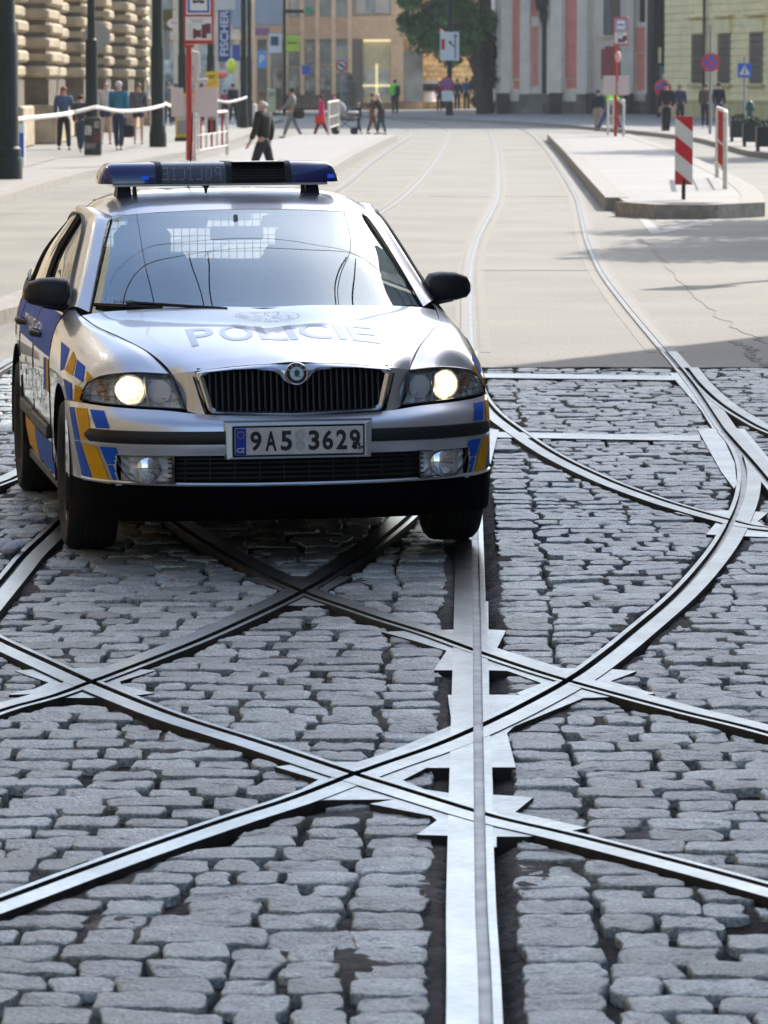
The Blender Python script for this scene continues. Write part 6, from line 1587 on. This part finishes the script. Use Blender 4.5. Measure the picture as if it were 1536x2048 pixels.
# ================================================================== BUILDINGS
B = {}
B['sand'] = mat('sandstone_blocks', (.40, .32, .21), rough=.8, var=.28, vscale=2.2, var2=.15, v2scale=.3, bump=.4, bscale=8, bdist=.03)
B['sandd'] = mat('shaded_sandstone', (.13, .105, .075), rough=.85, var=.35, vscale=2, bump=.4, bscale=8, bdist=.03)  # darker copy of the sandstone, shadow painted into its colour
B['recess'] = mat('dark_opening', (.02, .018, .016), rough=.5)
B['beige'] = mat('beige_limestone', (.72, .54, .36), rough=.75, var=.10, vscale=1.2, var2=.10, v2scale=4)
B['beige2'] = mat('pale_limestone', (.80, .64, .44), rough=.75, var=.10, vscale=2)
B['shop'] = mat('shop_glass', (.26, .30, .31), rough=.15, spec=.9, var=.5, vscale=.7)
B['shop2'] = mat('shop_interior', (.50, .52, .47), rough=.6, var=.7, vscale=1.6)
B['cream'] = mat('cream_door_paint', (.72, .66, .42), rough=.5, var=.12, vscale=3)
B['lit'] = mat('sun_glow_cream', (.7, .62, .36), rough=.5, emit=(1, .86, .5), estr=.35)  # faint emission paints sun reflected off the cream door bay
B['grey'] = mat('church_plaster', (.90, .77, .62), rough=.8, var=.08, vscale=1.5, var2=.06, v2scale=8)
B['pink'] = mat('pink_plaster', (.85, .30, .23), rough=.8, var=.08, vscale=2)
B['plinth'] = mat('dark_plinth_stone', (.20, .175, .15), rough=.85, var=.3, vscale=2.5)
B['plinthd'] = mat('darker_plinth_stone', (.055, .05, .045), rough=.85, var=.3, vscale=2.5)
B['yellow'] = mat('yellow_plaster', (.84, .68, .36), rough=.8, var=.12, vscale=1.5)
B['yellowd'] = mat('yellow_trim', (.50, .41, .18), rough=.8, var=.15, vscale=2)
B['win'] = mat('dark_window', (.018, .022, .025), rough=.15, spec=.8)
B['grille'] = mat('window_grille', (.03, .025, .02), rough=.6)
def Wx(px_, D): return T(px_, 500, D)[0] if False else (px_-768)/F_PX*D*1.0*(1+0.0)
def wz(py_, D): return T(768, py_, D)[2]
def fb(mb, D, x0, y0, x1, y1, dep, front=0., bev=0.):
    """box on a facade at distance D, from picture-measured corners; its face stands `front` proud"""
    X0, X1 = T(x0, y0, D)[0], T(x1, y0, D)[0]; Z1, Z0 = wz(y0, D), wz(y1, D)
    mb.box(((X0+X1)/2, D-front+dep/2, (Z0+Z1)/2), (X1-X0, dep, Z1-Z0), bev=bev); return mb
def part(nm, D, rects, m, root, dep=.3, front=0., bev=0., join=True):
    out = []
    if join:
        mb = MB()
        for k, r_ in enumerate(rects): fb(mb, D, *r_, dep, front+.0015*k, bev)
        return mb.build(nm, m, root)
    for r_ in rects: mb = MB(); fb(mb, D, *r_, dep, front, bev); out.append(mb.build(nm, m, root))
    return out
# ---- left house with banded pilasters
lb = tag(empty('stone_building'), 'brown sandstone building with banded rusticated pilasters along the left pavement', 'building')
mb = MB(); mb.box((-13.6, 55, 9), (6.0, 236, 18)); mb.build('wall', B['sand'], lb)
mb = MB()
for Y in np.arange(-50, 104, 6): mb.box((-10.56, Y, 3.6), (.10, 2.2, 3.0)); mb.box((-10.56, Y, 9), (.10, 2.0, 2.8)); mb.box((-10.56, Y, 14), (.10, 2.0, 2.4))
mb.build('window', B['win'], lb)
for (Y, x0, wd, pr_w) in ((106, -9.75, 4.5, 1.0), (115.5, -9.7, 3.4, .95), (123, -9.35, 4.2, 1.25), (133.5, -9.9, 3, .7), (139, -9.5, 3.6, 1.05), (149, -9.45, 2.8, .9), (158, -9.2, 4.2, 1.35), (170, -9.3, 3.2, 1.2)):
    o = empty('pilaster'); o.parent = lb; z = ZS; k = 0
    mb = MB(); mb.box((x0-pr_w/2+.08, Y, .55+ZS), (pr_w+.25, wd+.3, 1.1), bev=.05); mb.build('base', B['sand'], o)
    mb = MB(); mb.box((x0-pr_w/2-.02, Y, 1.55), (pr_w-.05, wd-.3, .75)); mb.build('shaded_band', B['sandd'], o)
    mb = MB(); z = 1.95
    while z < 8:
        hh = .40; mb.box((x0-pr_w/2, Y+(.12 if k % 2 else -.12), z+hh/2), (pr_w+(.14 if k % 2 else 0), wd, hh-.075), bev=.07); z += hh; k += 1
    mb.build('banded_blocks', B['sand'], o, True)
    mb = MB(); mb.box((x0-pr_w/2-.08, Y, 5), (pr_w-.08, wd-.25, 6.2)); mb.build('core', B['sandd'], o)
for Y in (111, 128.5, 145, 153.5, 164.5):
    mb = MB(); mb.box((-10.55, Y, 2.0), (.12, 3.2, 3.4)); mb.build('dark_bay', B['recess'], lb)
    for z in (1.35, 2.2): mb = MB(); mb.box((-10.48, Y, z), (.10, 3.4, .16)); mb.build('bay_rail', B['sandd'], lb)
# ---- shop row beyond the stone building (left background)
sr = tag(empty('shop_building'), 'blurred pale house fronts with shop windows between the poles on the left', 'building'); D = 246
part('wall', D, [(296, -300, 505, 232)], B['beige'], sr, dep=8)
part('pier', D, [(300, -80, 318, 222), (346, -80, 356, 222), (388, -80, 398, 222), (430, -80, 438, 222), (468, -80, 478, 222)], B['beige2'], sr, front=.3, join=False)
part('shop_window', D, [(318, 90, 346, 200), (356, 90, 388, 200), (398, 90, 430, 200), (438, 90, 468, 200), (478, 90, 504, 205)], B['shop2'], sr, front=.06, dep=.1, join=False)
part('upper_window', D, [(320, -60, 344, 60), (358, -60, 386, 60), (400, -60, 428, 50), (440, -60, 466, 50), (480, -60, 502, 40)], B['shop'], sr, front=.06, dep=.1, join=False)
part('cornice', D, [(296, 66, 505, 80)], B['beige2'], sr, front=.4)
# ---- beige corner building
bb = tag(empty('corner_building'), 'beige stone corner building with tall shop windows and a cream double door', 'building'); D = 258
q = lambda a, b, c, d: (a/2.954+480, b/2.954, c/2.954+480, d/2.954)
part('wall', D, [q(-30, -900, 1080, 100+0)], B['beige'], bb, dep=10)
part('spandrel_band', D, [q(-30, 96, 1080, 232)], B['beige'], bb, dep=10, front=.12)
part('back_wall', D+.6, [q(-30, 225, 1080, 640)], B['beige'], bb, dep=9)
part('pier', D, [q(355, 0, 380, 560), q(444, 0, 470, 560), q(540, 0, 566, 560), q(636, 0, 662, 560), q(-30, 240, 20, 600), q(250, 0, 285, 560), q(160, 240, 182, 560)], B['beige2'], bb, front=.35, dep=.9, join=False)
part('shop_window', D+.25, [q(285, 235, 355, 545), q(380, 235, 444, 545), q(470, 235, 540, 545), q(566, 235, 636, 545), q(182, 235, 250, 545), q(20, 235, 160, 545)], B['shop'], bb, dep=.12, join=False)
part('display', D+.2, [q(290, 400, 350, 520), q(385, 250, 440, 370), q(478, 395, 535, 530), q(570, 300, 630, 430), q(190, 400, 245, 520), q(385, 430, 440, 535), q(30, 300, 80, 500)], B['shop2'], bb, dep=.05, join=False)
part('window_bar', D+.15, [q(380, 385, 444, 392), q(470, 380, 540, 388), q(285, 392, 355, 400), q(566, 420, 636, 428)], B['beige2'], bb, dep=.1, join=False)
part('stall_riser', D, [q(182, 545, 640, 640)], B['plinth'], bb, front=.05, dep=.6)
part('upper_window', D, [q(285, -200, 355, 100), q(382, -200, 442, 96), q(472, -200, 540, 98), q(566, -200, 634, 98), q(672, -200, 892, 84), q(70, -200, 250, 128)], B['shop'], bb, front=.15, dep=.2, join=False)
part('curtain', D, [q(690, -200, 740, 80), q(800, -200, 880, 78), q(300, -200, 330, 90)], mat('curtain', (.55, .55, .52), rough=.9, var=.15, vscale=3), bb, front=.19, dep=.05, join=False)
part('grey_pier', D, [q(662, 235, 725, 610)], mat('grey_stone_pier', (.20, .185, .165), rough=.8, var=.1), bb, front=.3, dep=.9)
part('door_head', D, [q(725, 228, 892, 380)], B['cream'], bb, front=-.2, dep=.3)
part('door_head_sunglow', D, [q(730, 232, 890, 246)], B['lit'], bb, front=.12, dep=.3)  # glowing strip stands for sun on the door head
dr = part('double_door', D, [q(725, 375, 892, 610)], B['cream'], bb, front=-.1, dep=.1)
part('door_pane', D, [q(735, 410, 800, 560), q(815, 410, 880, 560)], mat('door_glass', (.55, .58, .50), rough=.3, var=.35, vscale=2), dr, front=-.04, dep=.08, join=False)
part('door_rail', D, [q(725, 500, 892, 512), q(802, 378, 813, 600)], B['lit'], dr, front=.02, dep=.06, join=False)  # rails share the painted sun glow
part('beige_pier', D, [q(892, 225, 965, 600)], B['beige'], bb, front=.25, dep=.9)
part('dark_shopfront', D+.2, [q(965, 300, 1080, 600)], B['shop'], bb, dep=.1)
# ---- cream garden wall building behind the tree
cb = tag(empty('cream_building'), 'cream building with rows of rough stone blocks behind the tree', 'building'); D = 266
part('wall', D, [(842, -300, 1010, 226)], B['beige'], cb, dep=8)
mb = MB(); rr = random.Random(2)
for j in range(9):
    for i in range(13):
        x = 846+i*10.5+(5 if j % 2 else 0); y_ = 124+j*10.5; fb(mb, D, x, y_, x+9.6, y_+8.6, .25, .10+rr.random()*.10, .05)
mb.build('rough_blocks', mat('cream_blocks', (.80, .72, .46), rough=.8, var=.3, vscale=4), cb, True)
part('white_base', D, [(958, 170, 990, 222)], F['rust'], cb, front=.4, dep=.2)
part('window', D, [(850, 20, 880, 90), (905, 20, 935, 90)], B['win'], cb, front=.05, dep=.1, join=False)
# ---- church
ch = tag(empty('church'), 'grey and pink baroque church front with tall pilasters on a dark stone base', 'church'); D = 225
u = lambda a, b, c, d: (a/2.763+980, b/2.763, c/2.763+980, d/2.763)
part('wall', D, [u(42, -4200, 905, 655)], B['grey'], ch, dep=30)
for x0, x1, f in ((42, 128, .30), (60, 112, .50), (168, 222, .28), (318, 420, .30), (335, 400, .55), (485, 560, .30), (498, 540, .5), (730, 800, .25), (865, 905, .35), (872, 895, .5)):
    part('pilaster', D, [u(x0, -1200, x1, 520)], B['grey'], ch, front=f, dep=.6)
part('pink_panel', D, [u(130, -600, 166, 432), u(232, -600, 266, 92), u(232, 146, 266, 470), u(421, -600, 486, 430), u(806, 150, 866, 290), u(424, 436, 482, 488), u(134, 445, 164, 490), u(812, 296, 862, 500)], B['pink'], ch, front=.06, dep=.2, join=False)
part('panel_frame', D, [u(225, 92, 275, 146), u(800, 126, 868, 150)], B['grey'], ch, front=.12, dep=.2, join=False)
part('plaque', D, [u(614, 270, 732, 436), u(634, 436, 712, 452), u(634, 256, 712, 270)], mat('plaque_red', (.40, .09, .08), rough=.7), ch, front=.14, dep=.2)
wn = part('tall_window', D, [u(628, -500, 724, 196)], B['win'], ch, front=.02, dep=.1)
part('window_reveal', D, [u(606, -500, 628, 204), u(724, -500, 740, 204), u(606, 196, 740, 206)], B['grey'], ch, front=.30, dep=.4)
part('pale_pane', D, [u(632, -500, 662, 190)], mat('pale_pane', (.22, .23, .25), rough=.3), wn, front=.05, dep=.05)
part('small_window', D, [u(828, -300, 858, 122)], B['win'], ch, front=.05, dep=.1)
part('drain_strip', D, [u(288, 60, 318, 515)], B['plinthd'], ch, front=.20, dep=.3)
mb = MB(); p = T(980+285/2.763, 10, D-.5); mb.ell((p[0], D-.6, p[2]+.3), (.35, .35, .7), 12, 8); mb.ell((p[0]+.1, D-.6, p[2]-.5), (.22, .25, .45), 10, 6); mb.build('dark_statue', B['plinthd'], ch, True)
part('plinth', D, [u(100, 518, 905, 660)], B['plinth'], ch, front=.25, dep=.5)
part('pedestal', D, [u(36, 515, 106, 665), u(330, 513, 396, 662), u(530, 515, 600, 662), u(740, 515, 790, 660)], B['plinthd'], ch, front=.75, dep=.7, join=False)
part('pale_apron', D, [u(108, 512, 158, 560), u(400, 512, 474, 560), u(792, 510, 856, 558)], B['grey'], ch, front=.3, dep=.4, join=False)
part('step', D, [u(125, 620, 300, 642), u(160, 596, 290, 620), u(185, 574, 280, 597)], B['plinth'], ch, front=1.3, dep=1.2, join=False)
# ---- dark gap with drain pipes, poster case
gpx = tag(empty('dark_house_front'), 'dark narrow house front with drain pipes between the church and the yellow building', 'building'); D = 222
part('wall', D, [(1306, -900, 1372, 232)], B['plinthd'], gpx, dep=12)
part('drain_pipe', D, [(1308, -300, 1313, 226), (1317, -300, 1321, 226)], B['recess'], gpx, front=.25, dep=.15, join=False)
part('carved_pillar', D, [(1328, -200, 1362, 60), (1332, 60, 1358, 128)], mat('bronze_brown', (.05, .035, .028), rough=.6, var=.5, vscale=3), gpx, front=.5, dep=.5, join=False)
part('pale_reveal', D, [(1316, 95, 1322, 130)], B['yellow'], gpx, front=.35, dep=.1)
D = 208; pc = tag(empty('poster_case'), 'glass poster case with a dark figure on a blue-grey poster', 'poster case')
part('case', D, [(1314, 126, 1384, 236)], B['recess'], pc, dep=.3)
po = part('poster', D, [(1319, 132, 1378, 222)], mat('poster_blue', (.09, .15, .18), rough=.3, var=.3, vscale=1.2), pc, front=.02, dep=.02)
a = T(1352, 170, D-.1); mb = MB(); mb.box((a[0], D-.045, a[2]-.30), (.75, .02, 1.4), bev=.008); mb.box((a[0]-.02, D-.05, a[2]+.55), (.55, .02, .35), bev=.008, tilt=(0, .2)); mb.build('dark_figure', mat('poster_dark', (.012, .015, .02), rough=.4), po)
mb = MB(); mb.lathe([(0, -.01), (.17, -.01), (.17, .0)], (a[0]-.1, D-.055, a[2]+.78), 'Y', 16); mb.build('pale_face', mat('poster_face', (.30, .28, .26), rough=.5), po)
# ---- yellow building
A0, B0 = T(1330, 200, 207), T(1560, 200, 192)
yb = tag(empty('yellow_building', (A0[0], A0[1], 0), math.atan2(B0[1]-A0[1], B0[0]-A0[0])), 'yellow plastered building with grilled windows at the right edge', 'building')
LY = 26.
mb = MB(); mb.box((LY/2, 6, 7), (LY, 12, 14)); mb.build('wall', B['yellow'], yb)
mb = MB()
for k in range(20):
    z = .95+k*.34
    if z > 7: break
    mb.box((LY/2, -.02, z+.15), (LY+.02, .06, .29), bev=.015)
mb.build('banded_plaster', B['yellow'], yb)
mb = MB(); mb.box((LY/2, -.08, .5), (LY+.1, .2, .75), bev=.02); mb.build('base_course', B['yellowd'], yb)
mb = MB(); mb.box((LY/2, -.10, .93), (LY+.1, .24, .10)); mb.build('string_course', B['yellowd'], yb)
dl = math.hypot(B0[0]-A0[0], B0[1]-A0[1])
def xl(px_):   # along the facade for a picture column
    best = min(np.linspace(0, dl*1.2, 400), key=lambda t: abs(768+F_PX*(A0[0]+(B0[0]-A0[0])*t/dl)/(A0[1]+(B0[1]-A0[1])*t/dl)-px_)); return best
for a_, b_ in ((1384, 1406), (1436, 1459), (1499, 1524), (1562, 1590)):
    xa, xb = (xl(a_), xl(b_)) if b_ < 1560 else (xl(1524)+5.2, xl(1524)+7.2); zc0, zc1 = 1.75, 4.0
    wv = empty('window'); wv.parent = yb
    mb = MB(); mb.box(((xa+xb)/2, -.03, (zc0+zc1)/2), (xb-xa, .10, zc1-zc0)); mb.build('pane', B['win'], wv)
    mb = MB()
    for x in np.linspace(xa+.1, xb-.1, 6): mb.cone((x, -.14, zc0), (x, -.14, zc1), .022, n=5)
    for z in np.linspace(zc0+.15, zc1-.1, 8): mb.cone((xa, -.14, z), (xb, -.14, z), .020, n=5)
    mb.build('bars', B['grille'], wv)
    mb = MB(); mb.box(((xa+xb)/2, -.16, zc1+.85), (xb-xa+.9, .34, .16), bev=.03); mb.box(((xa+xb)/2, -.10, zc1+.35), (xb-xa+.3, .16, .6)); mb.build('lintel', B['yellow'], wv)
    mb = MB(); mb.box(((xa+xb)/2, -.14, zc0-.12), (xb-xa+.5, .26, .14), bev=.02); mb.build('sill', B['yellowd'], wv)
    mb = MB(); mb.box(((xa+xb)/2, -.05, 6.9), (xb-xa, .12, 1.9)); mb.build('upper_pane', B['win'], wv)
mb = MB(); mb.cone((xl(1412), -.2, 0), (xl(1412), -.2, 9), .07, n=8); mb.build('drain_pipe', B['recess'], yb)
# unseen tall block added for its shade behind the yellow building and the house on the near right (outside the frame, they cast the shade)
def plain_house(name, lab, c, d, m):
    r = tag(empty(name), lab, 'building'); mb = MB(); mb.box(c, d); mb.build('wall', m, r); mb = MB()
    for z in np.arange(2.2, d[2]-2, 3.4):
        for Y in np.arange(c[1]-d[1]/2+2, c[1]+d[1]/2-1, 3.6): mb.box((c[0]-d[0]/2-.02, Y, z), (.12, 1.3, 1.9))
        for x in np.arange(c[0]-d[0]/2+2, c[0]+d[0]/2-1, 3.6): mb.box((x, c[1]-d[1]/2-.02, z), (1.3, .12, 1.9))
    mb.build('window', B['win'], r); return r
plain_house('apartment_block', 'unseen tall beige block added behind the yellow building for its shade', (32, 240, 21), (34, 40, 42), B['beige'])
plain_house('apartment_block', 'grey house at the near right whose shade lies over the cobbles', (16.5, 6, 10.5), (15, 74, 21), mat('grey_render_plaster', (.33, .33, .33), rough=.8, var=.1, vscale=2))
# ---- tree
def leafmesh(name, centers, n, size, m, parent, sd=1):
    r_ = np.random.default_rng(sd); vs = []; fs = []
    cs = np.array([c[:3] for c in centers]); rr = np.array([c[3] for c in centers]); pw = rr**2; pw = pw/pw.sum()
    idx = r_.choice(len(cs), n, p=pw)
    d = r_.normal(size=(n, 3)); d /= np.linalg.norm(d, axis=1)[:, None]; rad_ = rr[idx]*(r_.random(n)**.45)*r_.uniform(.85, 1.12, n)
    P = cs[idx]+d*rad_[:, None]*[1, 1, .85]
    for i in range(n):
        a = r_.normal(size=3); a /= np.linalg.norm(a); b = np.cross(a, r_.normal(size=3)); b /= np.linalg.norm(b); s_ = size*r_.uniform(.6, 1.4); k = len(vs)
        vs += [P[i]-a*s_, P[i]+b*s_*.45, P[i]+a*s_, P[i]-b*s_*.45]; fs.append((k, k+1, k+2, k+3))
    return mobj(name, vs, fs, m, parent)
LF = mat('leaf_green', (.06, .16, .045), rough=.6, var=.5, vscale=.8, var2=.35, v2scale=4, spec=.3)
BK = mat('bark', (.05, .04, .03), rough=.9, var=.3, bump=.5)
def tree(name, lab, base, trunk_h, blobs, n, size, lean=(0, 0), tr=.3, sd=1):
    r = tag(empty(name, base), lab, 'tree'); mb = MB(); top_ = (lean[0], lean[1], trunk_h); mb.tube([(0, 0, 0), (lean[0]*.4, lean[1]*.4, trunk_h*.5), top_], [tr*1.3, tr, tr*.8], 10)
    for b in blobs[::max(1, len(blobs)//9)]: mb.tube([top_, ((top_[0]+b[0])/2, (top_[1]+b[1])/2, (trunk_h+b[2])/2-.2), b[:3]], [tr*.6, tr*.35, tr*.1], 6)
    mb.build('trunk', BK, r, True); leafmesh('crown', blobs, n, size, LF, r, sd); return r
X, Y = G(966, 228, ZS); rr = random.Random(8); s_ = S(Y)
bl_ = []
for _ in range(46):
    px_, py_ = rr.uniform(800, 985), rr.uniform(-150, 112)
    if py_ > 60+50*math.sin((px_-800)/185*math.pi)+rr.uniform(-10, 10): continue
    bl_.append(((px_-966)/s_, rr.uniform(-2., 2.), (228-py_)/s_, rr.uniform(.45, 1.0)))
tree('street_tree', 'green leafy tree in front of the cream building left of the church', (X, Y, ZS), 3.4, bl_, 15000, .13, lean=(-.5, 0), tr=.28, sd=3)
iv = [((rr.uniform(-22, 22))/s_, rr.uniform(-.3, .3), rr.uniform(.2, 5), .5) for _ in range(30)]
r = tag(empty('dark_leaf_column', (X+.15, Y+1.5, ZS)), 'dark ivy-clad trunk standing against the left corner of the church', 'foliage'); mb = MB(); mb.tube([(0, 0, 0), (0, 0, 6)], [.45, .3], 8); mb.build('trunk', BK, r, True)
leafmesh('column_leaves', iv, 5000, .12, mat('dark_column_leaf', (.012, .03, .015), rough=.6, var=.4, vscale=2), r, 5)  # near-black leaves wrapped round a plain upright trunk
tree('street_tree', 'unseen tree added beyond the right edge to shade the nose of the island', (8.6, 62, 0), 3.0, [(rr.uniform(-1.6, 1.6), rr.uniform(-1.6, 1.6), rr.uniform(3.2, 6.2), rr.uniform(.7, 1.2)) for _ in range(22)], 9000, .13, sd=9)  # out of view, added to throw shade by the island nose
tree('street_tree', 'second unseen shade tree added beyond the right edge, nearer the camera than its neighbour', (9.2, 56.5, 0), 3.0, [(rr.uniform(-1.8, 1.8), rr.uniform(-2, 2), rr.uniform(3.4, 7.2), rr.uniform(.8, 1.3)) for _ in range(26)], 9000, .14, sd=19)  # out of view, added to widen that shade patch
tree('street_tree', 'tall unseen tree added far beyond the right edge to shade the middle of the island', (12.9, 112, 0), 4.6, [(rr.uniform(-1.8, 1.8), rr.uniform(-2.5, 2.5), rr.uniform(5.2, 9), rr.uniform(.9, 1.4)) for _ in range(26)], 8000, .16, sd=29)  # out of view, added for a strip of shade across the island
# lamp post just outside the frame, its thin shadow lies on the asphalt
r = tag(empty('lamp_post', (5.3, 44.5, 0)), 'short dark post beyond the right edge whose thin shadow crosses the road', 'lamp post'); mb = MB(); mb.cone((0, 0, 0), (0, 0, 3.4), .09, .07, 10); mb.build('post', F['pole'], r, True); mb = MB(); mb.box((0, 0, 3.3), (.5, .2, .7), bev=.03); mb.build('board', F['wht'], r)
# ---- overhead line (above the frame, seen in the bonnet and windscreen)
wire = mat('wire_black', (.01, .01, .01), rough=.6)
def cable(name, lab, pts, r_): mb = MB(); mb.tube([tuple(p) for p in crom(pts, 50)], r_, 5); return tag(mb.build(name, wire, None, True), lab, 'cable', 'overhead tram cables')
cable('contact_wire', 'overhead wire above the straight tram rail', [(1.1, -5, 5.5), (1.1, 40, 5.5), (1.2, 90, 5.5)], .008)
cable('contact_wire', 'overhead wire above the left tram track', [(-2.2, -5, 5.5), (-1.9, 40, 5.5), (-1.0, 90, 5.5)], .008)
cable('span_wire', 'thick span cable across the street over the car', [(-7, 19, 7.2), (-1.4, 21.6, 5.75), (.2, 22.4, 5.9), (2.2, 22.8, 5.7), (8.5, 25, 7.4)], .013)
cable('span_wire', 'thinner span cable across the street over the car', [(-7, 20, 7.0), (-1.4, 22.1, 5.65), (1.6, 22.6, 5.6), (8.5, 24, 6.8)], .008)
cable('feeder_loop', 'hanging cable loop left above the car', [(-1.35, 21.7, 5.7), (-1.3, 20.8, 5.5), (-1.15, 20.2, 5.35), (-1.0, 20.9, 5.5), (-1.0, 21.8, 5.75)], .013)
cable('feeder_loop', 'hanging cable loop right above the car', [(1.15, 22.4, 5.8), (1.05, 21.0, 5.5), (1.2, 20.3, 5.3), (1.35, 21.2, 5.5), (1.35, 22.5, 5.8)], .013)
# ---- air
HZ = 0.0002
if HZ > 0:
    mb = MB(); mb.box((0, 300, 39), (500, 780, 82)); hz = mb.build('haze', None)
    tag(hz, kind='stuff'); m = bpy.data.materials.new('haze_air'); m.use_nodes = True; t = m.node_tree; t.nodes.remove(t.nodes['Principled BSDF'])
    pv = t.nodes.new('ShaderNodeVolumePrincipled'); pv.inputs['Density'].default_value = HZ; pv.inputs['Color'].default_value = (.86, .90, .95, 1); pv.inputs['Anisotropy'].default_value = .3
    t.links.new(pv.outputs[0], t.nodes['Material Output'].inputs['Volume']); hz.data.materials.append(m)
